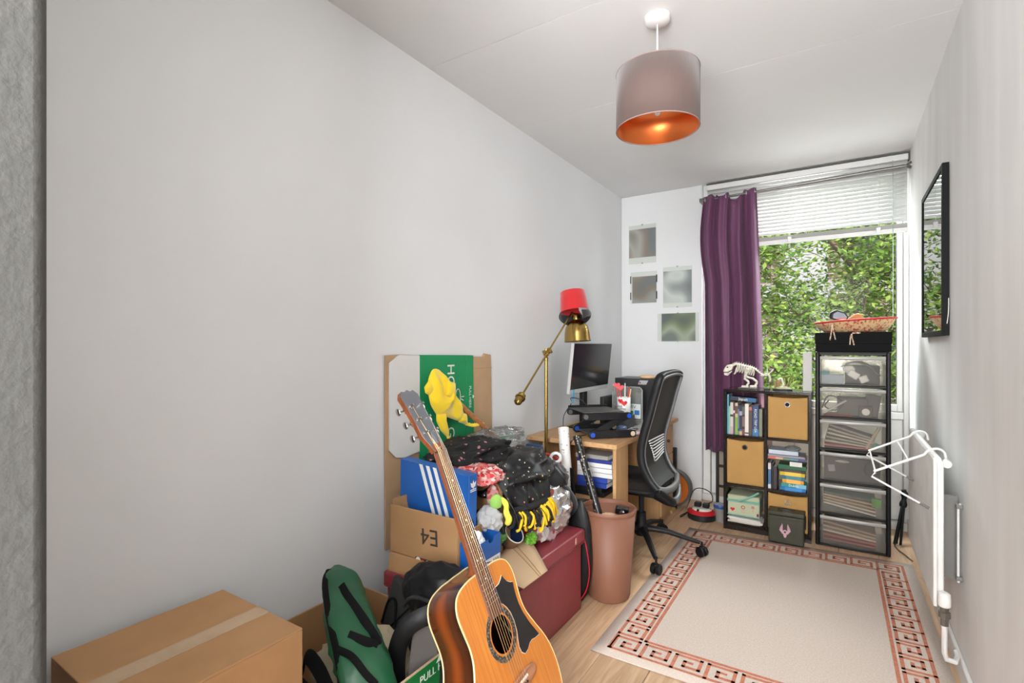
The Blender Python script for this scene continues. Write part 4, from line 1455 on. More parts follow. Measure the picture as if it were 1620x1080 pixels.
GRN = mat('bright_green_card', (24, 142, 88), 0.5, var=0.07, vscale=10, bump=0.15, bscale=50, stretch=(1, 0.1, 3))
gpn = MB().prism([(1.6105, 0.362), (1.925, 0.362), (1.925, 1.126), (1.6105, 1.132)], 0, 0.007, frame((GX, 0, 0), (0, 1, 0), (0, 0, 1))).build('green_panel', GRN, gbx, bevel=0.001)
gfl = MB().prism([(1.929, 0.362), (1.992, 0.362), (1.990, 0.8), (1.984, 1.05), (1.984, 1.124), (1.929, 1.126)], 0, 0.007, frame((GX, 0, 0), (0, 1, 0), (0, 0, 1))).build('green_flap', GRN, gbx, bevel=0.001)
GF = GX + 0.0072
text_mesh('lettering', 'HOME', 0.072, WPR, gpn, frame((GF, 1.812, 0.985), (0, 0, -1), (0, 1, 0)), sx=1.02)
text_mesh('lettering', 'G', 0.072, WPR, gpn, frame((GF, 1.812, 0.775), (0, 0, -1), (0, 1, 0)))
text_mesh('lettering', 'PULL HERE', 0.022, WPR, gfl, frame((GF, 1.958, 0.925), (0, 0, -1), (0, 1, 0)))
MB().prism([(-0.010, 0), (0.010, 0), (0, 0.014)], 0, 0.0004, frame((GF, 1.978, 0.925), (0, 0, -1), (0, 1, 0))).build('arrow', WPR, gfl)
lm = frame((GF, 1.865, 0.93), (0, 0, -1), (0, 1, 0))
MB().tube([lm @ Vector((0.040 * math.cos(a), 0.018 * math.sin(a), 0.0)) for a in [k * 2 * PI / 24 for k in range(24)]], 0.0022, 5, closed=True).build('emblem', WPR, gpn)
for k in range(4):
    a = 0.35 + k * 0.42
    MB().box(0.024, 0.046, -0.002, 0.002, 0, 0.0005, M=lm @ Matrix.Rotation(a, 4, 'Z')).build('emblem_ray', WPR, gpn)

# ------------------------------------------------------------------ yellow hat hung on a broom handle
def pillow(poly, M, thick, seed=0, amp=0.3, back=0.3, mb=None, n=72):
    """soft stuffed shape over a star-shaped outline (local xy), puffed along z"""
    P = [Vector((p[0], p[1], 0)) for p in poly]
    ln = [(P[(k + 1) % len(P)] - P[k]).length for k in range(len(P))]
    tot = sum(ln)
    bnd = []
    for k in range(n):
        d = tot * k / n
        i_ = 0
        while d > ln[i_] and i_ < len(P) - 1:
            d -= ln[i_]
            i_ += 1
        bnd.append(P[i_].lerp(P[(i_ + 1) % len(P)], d / max(ln[i_], 1e-9)))
    for _ in range(2):
        bnd = [bnd[k] * 0.5 + (bnd[k - 1] + bnd[(k + 1) % n]) * 0.25 for k in range(n)]
    cen = sum(bnd, Vector()) / n
    mb = mb or MB()
    for sgn, kk in ((1, 1.0), (-1, back)):
        rows = []
        for s_ in (1.0, 0.97, 0.9, 0.8, 0.66, 0.5, 0.34, 0.18, 0.02):
            row = []
            for k, q in enumerate(bnd):
                p = cen + (q - cen) * s_
                h = thick * math.sqrt(max(0, 1 - s_ * s_)) * kk
                h *= 1 + amp * (ridge((p.x * 14 + seed, p.y * 7, seed)) - 0.4) + amp * 0.5 * fbm((p.x * 20, p.y * 20, seed))
                row.append(M @ Vector((p.x, p.y, sgn * h)))
            rows.append(row)
        mb.grid(rows, closed=True)
    return mb


YEL = mat('yellow_fleece', (240, 206, 24), 0.85, sheen=0.6, bump=0.2, bscale=120)
hat = thing('fleece_hat', 'bright yellow fleece hat with ear flaps hung over the broom handle', 'hat', (-1.45, 1.72, 0.78))
HX = frame((-1.447, 0, 0), (0, 1, 0), (0, 0, 1))
crown = [(1.626, 1.074), (1.662, 1.073), (1.703, 1.047), (1.759, 0.979), (1.812, 0.904), (1.845, 0.850), (1.852, 0.825), (1.79, 0.835), (1.715, 0.862), (1.655, 0.872), (1.614, 0.923), (1.598, 0.978), (1.600, 1.035)]
pillow(crown, HX, 0.028, 3, 1.0).build('crown', YEL, hat, smooth=80)
pillow([(1.650, 0.895), (1.700, 0.890), (1.704, 0.850), (1.722, 0.800), (1.728, 0.776), (1.712, 0.778), (1.680, 0.805), (1.652, 0.850)], HX, 0.022, 5, 0.3).build('ear_flap', YEL, hat, smooth=80)
pillow([(1.790, 0.870), (1.850, 0.862), (1.858, 0.822), (1.846, 0.812), (1.800, 0.828)], HX, 0.02, 6, 0.3).build('ear_flap', YEL, hat, smooth=80)
pillow([(1.572, 1.000), (1.610, 1.036), (1.625, 0.985), (1.600, 0.965), (1.578, 0.975)], HX @ Matrix.Translation((0, 0, 0.004)), 0.014, 8, 0.2).build('tab', YEL, hat, smooth=80)
pillow([(1.685, 1.020), (1.735, 1.010), (1.738, 0.965), (1.700, 0.948), (1.676, 0.960)], HX @ Matrix.Translation((0, 0, 0.034)), 0.012, 9, 0.2).build('tab', YEL, hat, smooth=80)
pts = spline([(-1.445, 1.852, 0.815), (-1.435, 1.89, 0.803), (-1.43, 1.93, 0.803), (-1.43, 1.965, 0.800)], 8)
for s_ in (0, PI):
    MB().tube([p + Vector((0.004 * math.cos(k * 1.1 + s_), 0, 0.004 * math.sin(k * 1.1 + s_))) for k, p in enumerate(pts)], 0.0055, 6).build('braid', YEL, hat)
MB().tube(spline([(-1.447, 1.722, 0.785), (-1.443, 1.728, 0.765), (-1.44, 1.735, 0.75)], 5), 0.007, 7).build('braid', YEL, hat)
tag(MB().cyl((-1.478, 1.72, 0.99), (-1.385, 2.115, 0.655), 0.0125, n=14).build('broom_handle', wood('beech_handle', (190, 128, 78), (160, 100, 58), axis=1, rough=0.5)), 'round wooden broom handle sloping out from under the yellow hat', 'stick')
tag(MB().cyl((-1.44, 2.02, 0.715), (-1.40, 2.20, 0.708), 0.010, n=12).build('green_pole', mat('green_plastic_pole', (40, 134, 84), 0.4)), 'short green plastic pole end lying above the clear bag', 'stick')

# ================================================================== CLOTHES AND ODDS ON THE TRUNK
BLKC = (21, 20, 23)
FLAM = dots('flamingo_print', (15, 14, 17), [(196, 128, 132), (15, 14, 17), (170, 110, 118)], scale=36, size=0.24, rough=0.8, keep=0.9)
POLK = dots('polka_nylon', (13, 13, 17), [(226, 214, 196), (198, 120, 110), (214, 190, 120), (226, 214, 196)], scale=44, size=0.15, rough=0.42, keep=0.8)
FLOR = dots('red_floral', (206, 150, 146), [(190, 48, 54), (206, 96, 92), (222, 196, 188), (170, 46, 54)], scale=60, size=0.6, rough=0.8)
NAVY = mat('navy_twill', (22, 23, 33), 0.6, sheen=0.25, var=0.2, vscale=12)
pb = thing('paper_bag', 'brown paper carrier bag holding clothes on the red trunk', 'paper bag', (-1.2, 1.63, 0.358))
PAP = mat('kraft_paper', (176, 148, 114), 0.8, bump=0.4, bscale=18, var=0.12, vscale=9)


def crumpled_box(x0, x1, y0, y1, z0, z1, seed, amp=0.012, n=10):
    ring_ = []
    for k in range(n):
        ring_.append((x0 + (x1 - x0) * k / n, y0))
    for k in range(n):
        ring_.append((x1, y0 + (y1 - y0) * k / n))
    for k in range(n):
        ring_.append((x1 - (x1 - x0) * k / n, y1))
    for k in range(n):
        ring_.append((x0, y1 - (y1 - y0) * k / n))
    rows = []
    for iv in range(12):
        t = iv / 11
        row = []
        for k, (a, b_) in enumerate(ring_):
            d = amp * t ** 0.5 * ridge((a * 12 + seed, b_ * 12, t * 3)) - amp * .4
            zz = z0 + (z1 - z0) * t + (0.012 * fbm((a * 20, b_ * 20, seed)) if iv == 11 else 0)
            row.append((a + d, b_ + d, zz))
        rows.append(row)
    mb = MB().grid(rows, closed=True)
    mb.add(rows[0], [list(range(len(ring_)))])
    return mb


crumpled_box(-1.30, -1.085, 1.612, 1.81, 0.3595, 0.640, 2).build('bag_walls', PAP, pb, solid=0.0015, smooth=50)
tag(blob((-1.175, 1.565, 0.682), (0.115, 0.100, 0.034), seed=31, amp=0.35, freq=1.6, fold=(1, 2, 1)).build('floral_cloth', FLOR, smooth=80), 'red and white floral cloth crumpled behind the striped shoe box', 'cloth')
tag(blob((-1.105, 1.585, 0.595), (0.026, 0.022, 0.050), seed=33, amp=0.3, freq=1.5, sub=4).build('floral_pouch', FLOR, smooth=80), 'small red floral pouch hanging beside the striped shoe box', 'pouch')
tag(blob((-1.150, 1.588, 0.500), (0.045, 0.022, 0.045), seed=35, amp=0.5, freq=3, sub=4).build('knitted_scarf', mat('plum_wool', (70, 42, 48), 0.9, bump=0.6, bscale=90, var=0.3, vscale=40)), 'dark plum woollen bundle below the floral pouch', 'scarf')
sh = blob((-1.31, 1.70, 0.722), (0.125, 0.21, 0.058), seed=12, amp=0.42, freq=1.5, fold=(1.6, 0.7, 1)).build('printed_shirt', FLAM, smooth=80)
tag(sh, 'black shirt with small pink bird print on top of the pile below the yellow hat', 'shirt')
pk_ = thing('raincoat', 'shiny black raincoat with scattered pale dots heaped on the trunk', 'coat', (-1.14, 1.79, 0.5))
blob((-1.150, 1.815, 0.632), (0.125, 0.225, 0.098), seed=16, amp=0.42, freq=1.25, fold=(1.2, 1.0, 1)).build('coat_body', POLK, pk_, smooth=80)
rows = []
for iv in range(15):
    t = iv / 14
    row = []
    for iu in range(40):
        u = iu / 39
        y_ = 1.575 + 0.37 * u + 0.03 * t * math.sin(u * 7)
        x_ = -1.135 + 0.105 * math.sin(t * PI * 0.55) + 0.028 * ridge((u * 5, t * 1.1, 4)) * (0.3 + t) + 0.012 * math.sin(u * 26 + t * 2) * t
        z_ = 0.710 - (0.195 - 0.07 * u + 0.03 * math.sin(u * PI)) * t - 0.010 * t * t
        row.append((x_, y_, z_))
    rows.append(row)
MB().grid(rows).build('hem', POLK, pk_, solid=0.003, smooth=80)
MB().tube(spline([(-1.06, 1.66, 0.63), (-1.045, 1.70, 0.575), (-1.04, 1.755, 0.56), (-1.035, 1.80, 0.60), (-1.04, 1.86, 0.57), (-1.045, 1.90, 0.53)], 8), 0.0018, 6).build('drawcord', mat('grey_cord', (120, 122, 126), 0.6), pk_)
nv = thing('navy_jacket', 'plain dark navy jacket bundled at the desk end of the pile', 'jacket', (-1.15, 2.04, 0.45))
blob((-1.140, 2.035, 0.560), (0.095, 0.130, 0.090), seed=19, amp=0.34, freq=1.2, fold=(1.2, 1.5, 1.3)).build('jacket_body', NAVY, nv, smooth=80)
MB().tube(spline([(-1.08, 1.97, 0.55), (-1.045, 2.03, 0.53), (-1.03, 2.09, 0.47), (-1.035, 2.125, 0.40)], 6), [0.045 - 0.0008 * k for k in range(19)], 12, flat=(0.8, 0.5)).build('sleeve', NAVY, nv, smooth=70)
tag(blob((-1.355, 1.945, 0.722), (0.090, 0.205, 0.060), seed=41, amp=0.5, freq=1.7, fold=(2, 1, 1), sub=5).build('clear_bag', clear('clear_film', (248, 250, 250), keep=0.7, haze=0.12, rough=0.10, gloss=0.3), smooth=70), 'crinkled clear plastic bag on top of the pile beside the broom handle', 'plastic bag')
# silver gift bag
FOIL = mat('silver_foil', (224, 226, 228), 0.22, metal=0.85, bump=0.5, bscale=38)
nt = FOIL.node_tree
bsd = nt.nodes['Principled BSDF']
tc = nt.nodes.new('ShaderNodeTexCoord')
vo = nt.nodes.new('ShaderNodeTexVoronoi')
vo.inputs['Scale'].default_value = 16
nt.links.new(tc.outputs['Object'], vo.inputs['Vector'])
lt = nt.nodes.new('ShaderNodeMath')
lt.operation = 'LESS_THAN'
lt.inputs[1].default_value = 0.24
nt.links.new(vo.outputs['Distance'], lt.inputs[0])
sc = nt.nodes.new('ShaderNodeSeparateColor')
nt.links.new(vo.outputs['Color'], sc.inputs[0])
rr_ = nt.nodes.new('ShaderNodeValToRGB')
rr_.color_ramp.interpolation = 'CONSTANT'
ee = rr_.color_ramp.elements
ee[0].color = lin((176, 44, 40))
ee[1].position = 0.45
ee[1].color = lin((48, 152, 142))
e3 = ee.new(0.7)
e3.color = lin((124, 60, 44))
nt.links.new(sc.outputs[0], rr_.inputs[0])
mx_ = nt.nodes.new('ShaderNodeMix')
mx_.data_type = 'RGBA'
mx_.inputs['A'].default_value = lin((224, 226, 228))
nt.links.new(lt.outputs[0], mx_.inputs['Factor'])
nt.links.new(rr_.outputs[0], mx_.inputs['B'])
nt.links.new(mx_.outputs['Result'], bsd.inputs['Base Color'])
iv_ = nt.nodes.new('ShaderNodeMath')
iv_.operation = 'MULTIPLY_ADD'
iv_.inputs[1].default_value = -0.85
iv_.inputs[2].default_value = 0.85
nt.links.new(lt.outputs[0], iv_.inputs[0])
nt.links.new(iv_.outputs[0], bsd.inputs['Metallic'])
tag(blob((-1.065, 1.905, 0.462), (0.088, 0.165, 0.125), seed=52, amp=0.30, freq=2.4, z0=0.3595).build('foil_bag', FOIL, smooth=60), 'silver foil gift bag with red and teal motifs bulging on the trunk lid', 'gift bag')

# black and yellow fringed scarf
sf = thing('fringed_scarf', 'black scarf with a thick yellow and black yarn fringe over the foil bag', 'scarf', (-1.0, 1.72, 0.5))
YARN = mat('yellow_yarn', (226, 180, 26), 0.9, bump=0.5, bscale=160)
BYARN = mat('black_yarn', (24, 22, 22), 0.9, bump=0.5, bscale=160)
MB().tube(spline([(-1.045, 1.57, 0.552), (-1.025, 1.62, 0.552), (-1.01, 1.68, 0.551), (-0.998, 1.75, 0.552), (-1.0, 1.81, 0.550), (-1.025, 1.85, 0.545)], 6), 0.013, 12, flat=(0.6, 1)).build('scarf_band', BYARN, sf, smooth=70)
rnd = random.Random(4)
for k in range(48):
    f_ = k / 47
    y0 = 1.590 + 0.245 * f_ + rnd.uniform(-0.008, 0.008)
    x0 = -1.016 + 0.045 * math.sin(f_ * PI * 0.9) + rnd.uniform(-0.006, 0.006)
    z0 = 0.545 + rnd.uniform(-0.006, 0.010)
    ln = rnd.uniform(0.035, 0.070) * (0.75 + 0.45 * f_)
    dy = rnd.uniform(-0.030, 0.030)
    cc = BYARN if (rnd.random() < 0.42 and f_ < 0.6) or rnd.random() < 0.08 else YARN
    MB().tube(spline([(x0, y0, z0), (x0 + 0.016, y0 + dy * .2, z0 - ln * .35), (x0 + 0.018, y0 + dy, z0 - ln), (x0 + 0.012, y0 + dy * 1.5, z0 - ln * 1.12)], 4), rnd.uniform(0.0042, 0.0060), 7).build('tassel', cc, sf)
# lime and yellow felt toy
fl = thing('felt_toy', 'lime green and yellow felt toy tucked beside the paper bag', 'toy', (-1.06, 1.535, 0.5))
pillow([(0.026 * math.cos(a), 0.030 * math.sin(a)) for a in [k * PI / 8 for k in range(16)]], frame((-1.055, 1.530, 0.602), (0.5, 0.85, 0), (0, 0, 1)), 0.010, 2, 0.2).build('disc', mat('lime_felt', (150, 198, 96), 0.85), fl, smooth=80)
MB().tube(spline([(-1.045, 1.545, 0.615), (-1.032, 1.560, 0.590), (-1.030, 1.560, 0.560), (-1.022, 1.565, 0.535), (-1.028, 1.558, 0.515)], 5), [0.007, 0.009, 0.010, 0.011, 0.011, 0.011, 0.010, 0.010, 0.010, 0.011, 0.012, 0.012, 0.012, 0.012, 0.013, 0.013, 0.013, 0.012, 0.012, 0.010, 0.006], 10, flat=(1, 0.6)).build('tail', mat('yellow_felt', (224, 216, 84), 0.85), fl, smooth=70)
MB().tube(spline([(-1.05, 1.535, 0.58), (-1.045, 1.54, 0.53), (-1.04, 1.55, 0.49), (-1.04, 1.56, 0.44)], 5), 0.009, 8).build('stem', mat('black_felt', (28, 30, 28), 0.9), fl)
tag(blob((-1.045, 1.545, 0.470), (0.020, 0.026, 0.016), seed=61, amp=0.5, freq=2.5, sub=3).build('leaf_trim', mat('leaf_felt', (84, 132, 62), 0.85)), 'small dark green felt leaf under the felt toy', 'decoration')

# mug lying on its side
MGM = Matrix.Translation((-1.078, 1.645, 0.425)) @ Vector((0.62, -0.10, 0.62)).to_track_quat('Z', 'Y').to_matrix().to_4x4()
mg = thing('mug', 'brown mug with white rim and dark blue inside lying tilted on the pile', 'mug', (-1.08, 1.65, 0.36))
MB().lathe([(0, -0.05), (0.034, -0.05), (0.038, -0.044), (0.041, 0.045)], 32, MGM).build('outside', mat('brown_stoneware', (122, 92, 74), 0.5), mg)
MB().lathe([(0.041, 0.045), (0.0415, 0.0475), (0.039, 0.049), (0.0372, 0.046)], 32, MGM).build('rim', WPR, mg)
MB().lathe([(0.0372, 0.046), (0.0345, -0.042), (0, -0.044)], 32, MGM).build('inside', mat('dark_blue_glaze', (24, 46, 84), 0.2), mg)
tag(MB().lathe([(0, -0.048), (0.026, -0.048), (0.028, 0.045)], 20, Matrix.Translation((-1.118, 1.572, 0.412)) @ Matrix.Rotation(0.35, 4, 'Y')).build('drinking_glass', clear('glass_grey', (226, 230, 232), haze=0.12, gloss=0.6), solid=0.0018), 'clear drinking glass standing between the shoe box and the mug', 'glass')
tag(blob((-1.035, 1.742, 0.405), (0.022, 0.030, 0.022), seed=63, amp=0.5, freq=2.5, sub=4).build('green_packet', mat('lime_wrapper', (112, 176, 52), 0.35)), 'crumpled lime green wrapper beside the mug', 'wrapper')
# loose carton flap draped over the trunk edge
rows = []
ca = [Vector((-1.046, 1.415, 0.402)), Vector((-1.085, 1.790, 0.404)), Vector((-0.903, 1.643, 0.349)), Vector((-0.900, 1.470, 0.353))]
for iv in range(9):
    t = iv / 8
    a = ca[0].lerp(ca[3], t)
    b_ = ca[1].lerp(ca[2], t)
    rows.append([a.lerp(b_, iu / 8) + Vector((0.002, 0, 0.003)) * math.sin(t * PI) for iu in range(9)])
cf = thing('carton_flap', 'loose pale cardboard flap lying over the edge of the red trunk', 'cardboard', (-1.0, 1.6, 0.33))
MB().grid(rows).build('sheet', CBI, cf, solid=0.004, smooth=60)
for f_ in (0.60, 0.68):
    MB().tube([r_[0].lerp(r_[8], f_) + Vector((0.002, 0, 0.003)) for r_ in rows], 0.0012, 5).build('crease', mat('crease_brown', (150, 118, 86), 0.9), cf)
tag(MB().box(-1.405, -1.300, 2.30, 2.325, 0.30, 0.655).build('blue_folder', mat('royal_blue_plastic', (20, 62, 116), 0.35), bevel=0.012, seg=3), 'glossy blue plastic folder standing behind the brass lamp pole', 'folder')
tag(MB().tube([(-1.24 + 0.075 * math.cos(a), 2.215 + 0.045 * math.cos(a), 0.560 + 0.075 * math.sin(a)) for a in [k * 2 * PI / 28 for k in range(28)]], 0.0065, 8, closed=True).build('red_hoop', mat('red_rubber', (172, 30, 36), 0.4)), 'red rubber hoop showing above the navy jacket', 'hoop')
tag(MB().tube([(-1.16 + 0.021 * math.cos(a), 2.19 + 0.010 * math.cos(a), 0.630 + 0.022 * math.sin(a)) for a in [k * 2 * PI / 20 for k in range(20)]], 0.0075, 8, closed=True).build('white_ring', mat('white_plastic', (232, 232, 232), 0.4)), 'thick white plastic ring above the navy jacket', 'ring')

# ================================================================== BRASS FLOOR LAMP AND FEZ
BRS = mat('antique_brass', (176, 146, 84), 0.24, metal=1.0, var=0.1, vscale=10)
LX, LY = -1.34, 2.42
fl_ = thing('floor_lamp', 'brass pharmacy floor lamp with swing arm and bell shade behind the pile', 'lamp', (LX, LY, 0))
MB().lathe([(0, 0.0005), (0.085, 0.0005), (0.085, 0.012), (0.075, 0.020), (0.02, 0.030), (0.012, 0.05), (0, 0.05)], 40, Matrix.Translation((LX, LY, 0))).build('base', BRS, fl_)
MB().cyl((LX, LY, 0.04), (LX, LY, 1.10), 0.0095, n=16).build('pole', BRS, fl_)
A0, A1 = Vector((LX + 0.012, 2.145, 0.922)), Vector((LX + 0.012, 2.705, 1.362))
jt = MB().lathe([(0, -0.035), (0.011, -0.035), (0.013, -0.02), (0.010, -0.012), (0.017, -0.005), (0.017, 0.012), (0.010, 0.018), (0.008, 0.03), (0, 0.032)], 18, Matrix.Translation((LX, LY, 1.125))).build('swivel', BRS, fl_)
ad_ = (A1 - A0).normalized()
jc = A0 + ad_ * ((LY - A0.y) / ad_.y)
MB().cyl(jc - ad_ * 0.022, jc + ad_ * 0.022, 0.013, n=16).build('clamp', BRS, jt)
MB().cyl((LX - 0.02, LY, jc.z), (LX + 0.035, LY, jc.z), 0.008, n=12).build('thumb_screw', BRS, jt)
MB().cyl(A0, A1, 0.0052, n=12).build('arm', BRS, fl_)
CM = Matrix.Translation(A0) @ ad_.to_track_quat('Z', 'Y').to_matrix().to_4x4()
MB().lathe([(0, -0.055), (0.010, -0.054), (0.019, -0.045), (0.021, -0.03), (0.021, -0.018), (0.026, -0.016), (0.026, -0.008), (0.015, -0.004), (0.020, 0.004), (0.020, 0.010), (0.012, 0.016), (0.006, 0.02)], 24, CM).build('counterweight', BRS, fl_)
SHM = Matrix.Translation((-1.308, 2.745, 1.196)) @ Matrix.Rotation(math.radians(-4), 4, 'Y')
MB().lathe([(0.078, 0.0), (0.0795, 0.002), (0.077, 0.012), (0.074, 0.05), (0.066, 0.085), (0.050, 0.112), (0.030, 0.126), (0.024, 0.130), (0.022, 0.160), (0.018, 0.166), (0, 0.168)], 48, SHM).build('shade', BRS, fl_, solid=0.0012)
MB().cyl((-1.318, 2.735, 1.352), A1, 0.008, n=12).build('shade_joint', BRS, fl_)
fz_ = thing('fez_hat', 'red felt fez with dark lining perched on the brass lamp head', 'hat', (-1.32, 2.745, 1.34))
FZM = Matrix.Translation((-1.328, 2.745, 1.372)) @ Euler((math.radians(-6), math.radians(-10), 0)).to_matrix().to_4x4()
REDF = mat('red_felt', (192, 30, 36), 0.9, sheen=0.5, bump=0.15, bscale=150)
MB().lathe([(0.086, 0.0), (0.085, 0.02), (0.080, 0.07), (0.0755, 0.118), (0.072, 0.123), (0.0, 0.127)], 48, FZM).build('crown', REDF, fz_)
rows = []
for iv in range(7):
    t = iv / 6
    row = []
    for k in range(33):
        a = math.radians(-38 + 250 * k / 32)
        R_ = 0.086 + 0.010 * math.sin(t * PI * .8)
        dz = -0.075 * t * (0.55 + 0.45 * math.sin((a - 0.4)) ** 2)
        row.append(FZM @ Vector((R_ * math.cos(a), R_ * math.sin(a), 0.002 + dz)))
    rows.append(row)
MB().grid(rows).build('lining', mat('black_felt_lining', (34, 34, 36), 0.7, sheen=0.3), fz_, solid=0.003, smooth=80)
rows = []
for iv in range(4):
    t = iv / 3
    rows.append([FZM @ Vector(((0.0905) * math.cos(math.radians(-48 + 40 * k / 9)), 0.0905 * math.sin(math.radians(-48 + 40 * k / 9)), 0.001 - 0.055 * t * math.sin(PI * (k + 1) / 11))) for k in range(10)])
MB().grid(rows).build('grey_patch', mat('grey_felt', (140, 140, 142), 0.8), fz_, solid=0.002, smooth=80)

# ================================================================== BIN, ROLLS, GYM BAG
BXc, BYc = -0.918, 2.264
bn = thing('waste_bin', 'tall terracotta plastic waste bin between red trunk and desk', 'bin', (BXc, BYc, 0))
TER = mat('terracotta_plastic', (130, 86, 66), 0.55, var=0.05, vscale=6)
BT = Matrix.Translation((BXc, BYc, 0))
MB().lathe([(0, 0.0005), (0.082, 0.0005), (0.092, 0.008), (0.0955, 0.02), (0.120, 0.40)], 48, BT).build('body', TER, bn, solid=0.0025, offset=1)
MB().lathe([(0.117, 0.398), (0.126, 0.398), (0.1275, 0.404), (0.1275, 0.412), (0.124, 0.417), (0.118, 0.415), (0.117, 0.398)], 48, BT).build('rim', TER, bn)
tag(blob((-0.918, 2.28, 0.325), (0.07, 0.07, 0.05), seed=71, amp=0.4, freq=2, sub=4).build('crumpled_paper', mat('buff_paper', (206, 170, 136), 0.85)), 'crumpled buff paper inside the terracotta bin', 'paper')
cmn = thing('camera', 'small black and silver compact camera lying in the terracotta bin', 'camera', (-0.88, 2.30, 0.36))
CMM = Matrix.Translation((-0.872, 2.312, 0.392)) @ Euler((0.4, 0.2, 0.5)).to_matrix().to_4x4()
MB().box(-0.03, 0.03, -0.012, 0.012, -0.018, 0.018, M=CMM).build('body', BLACK, cmn, bevel=0.004)
MB().cyl(CMM @ Vector((0, -0.012, 0)), CMM @ Vector((0, -0.028, 0)), 0.013, n=18).build('lens', GREYM, cmn)
WRAP = dots('white_giftwrap', (222, 220, 216), [(150, 150, 152), (178, 170, 168), (150, 120, 116)], scale=55, size=0.24, rough=0.5, keep=0.6)
wr = thing('giftwrap_roll', 'long white gift wrap roll with faint grey print leaning on the desk', 'wrapping paper', (-1.075, 2.255, 0))
MB().cyl((-1.080, 2.225, 0.003), (-1.205, 2.36, 0.750), 0.0275, n=24).build('roll', WRAP, wr)
MB().tube([(-1.0802 + 0.0012, 2.2252, 0.0045), (-1.2050, 2.3600, 0.7515)], 0.022, 20).build('core', mat('card_core', (186, 160, 126), 0.8), wr)
BWR = dots('black_glitter_wrap', (26, 26, 28), [(190, 176, 140), (160, 150, 140), (120, 112, 104)], scale=75, size=0.30, rough=0.35, keep=0.75)
tag(MB().cyl((-0.850, 2.255, 0.018), (-1.148, 2.395, 0.705), 0.0185, n=20).build('black_wrap_roll', BWR), 'black speckled gift wrap roll standing in the terracotta bin', 'wrapping paper')
tag(MB().cyl((-0.870, 2.285, 0.018), (-1.128, 2.420, 0.600), 0.012, n=16).build('plastic_tube', mat('dark_tube', (24, 24, 26), 0.4)), 'plain black tube standing beside the speckled roll in the bin', 'tube')
gy = thing('gym_bag', 'flat black bag with red piping squeezed between trunk and bin', 'bag', (-0.99, 2.125, 0))
blob((-1.005, 2.126, 0.235), (0.062, 0.028, 0.232), seed=81, amp=0.08, freq=1.2, z0=0.002).build('bag_body', RKM, gy, smooth=80)
MB().tube(spline([(-0.975, 2.098, 0.34), (-0.955, 2.102, 0.25), (-0.945, 2.104, 0.16), (-0.958, 2.102, 0.08), (-0.985, 2.098, 0.03)], 6), 0.0022, 6).build('piping', mat('red_piping_bright', (206, 24, 52), 0.4), gy)
MB().tube(spline([(-1.03, 2.13, 0.44), (-1.05, 2.15, 0.52), (-1.06, 2.16, 0.60)], 6), 0.022, 8, flat=(0.3, 1)).build('strap', WEB, gy)
MB().tube(spline([(-1.045, 2.225, 0.425), (-1.03, 2.17, 0.424), (-1.01, 2.148, 0.39), (-0.995, 2.146, 0.30)], 6), 0.018, 8, flat=(0.3, 1)).build('strap', WEB, gy)

# ================================================================== DESK
BEE = wood('beech_veneer', (204, 164, 118), (186, 142, 96), axis=1, rough=0.45, scale=2.0)
BEEZ = wood('beech_veneer_upright', (204, 164, 118), (186, 142, 96), axis=2, rough=0.45, scale=2.0)
dk = thing('desk', 'beech veneer desk with a shelf bay and drawer pedestal along the wall', 'desk', (-1.24, 3.1, 0))
MB().box(-1.515, -0.975, 2.51, 3.70, 0.632, 0.657).build('desktop', BEE, dk, bevel=0.002)
MB().box(-1.002, -0.984, 2.525, 2.705, 0.0005, 0.632).build('end_panel', BEEZ, dk, bevel=0.0015)
MB().box(-1.42, -1.404, 2.525, 2.705, 0.0005, 0.632).build('end_panel', BEEZ, dk, bevel=0.0015)
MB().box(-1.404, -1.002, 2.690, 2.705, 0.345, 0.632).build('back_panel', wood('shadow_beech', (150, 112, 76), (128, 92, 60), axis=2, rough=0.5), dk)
MB().box(-1.404, -1.002, 2.530, 2.690, 0.345, 0.362).build('shelf', BEE, dk, bevel=0.001)
MB().box(-1.50, -1.484, 2.80, 3.32, 0.25, 0.632).build('modesty_panel', BEE, dk)
MB().box(-1.50, -1.003, 3.33, 3.60, 0.0005, 0.632).build('pedestal', BEEZ, dk, bevel=0.0015)
for k, (z0, z1) in enumerate(((0.05, 0.235), (0.24, 0.43), (0.435, 0.625))):
    dr = MB().box(-1.003, -0.985, 3.332, 3.598, z0, z1).build('drawer', BEEZ, dk, bevel=0.002)
    MB().cyl((-0.985, 3.465, (z0 + z1) / 2), (-0.968, 3.465, (z0 + z1) / 2), 0.010, n=14).build('knob', GREYM, dr)
MB().box(-1.50, -0.99, 3.60, 3.69, 0.0005, 0.02).build('foot_rail', BEE, dk)

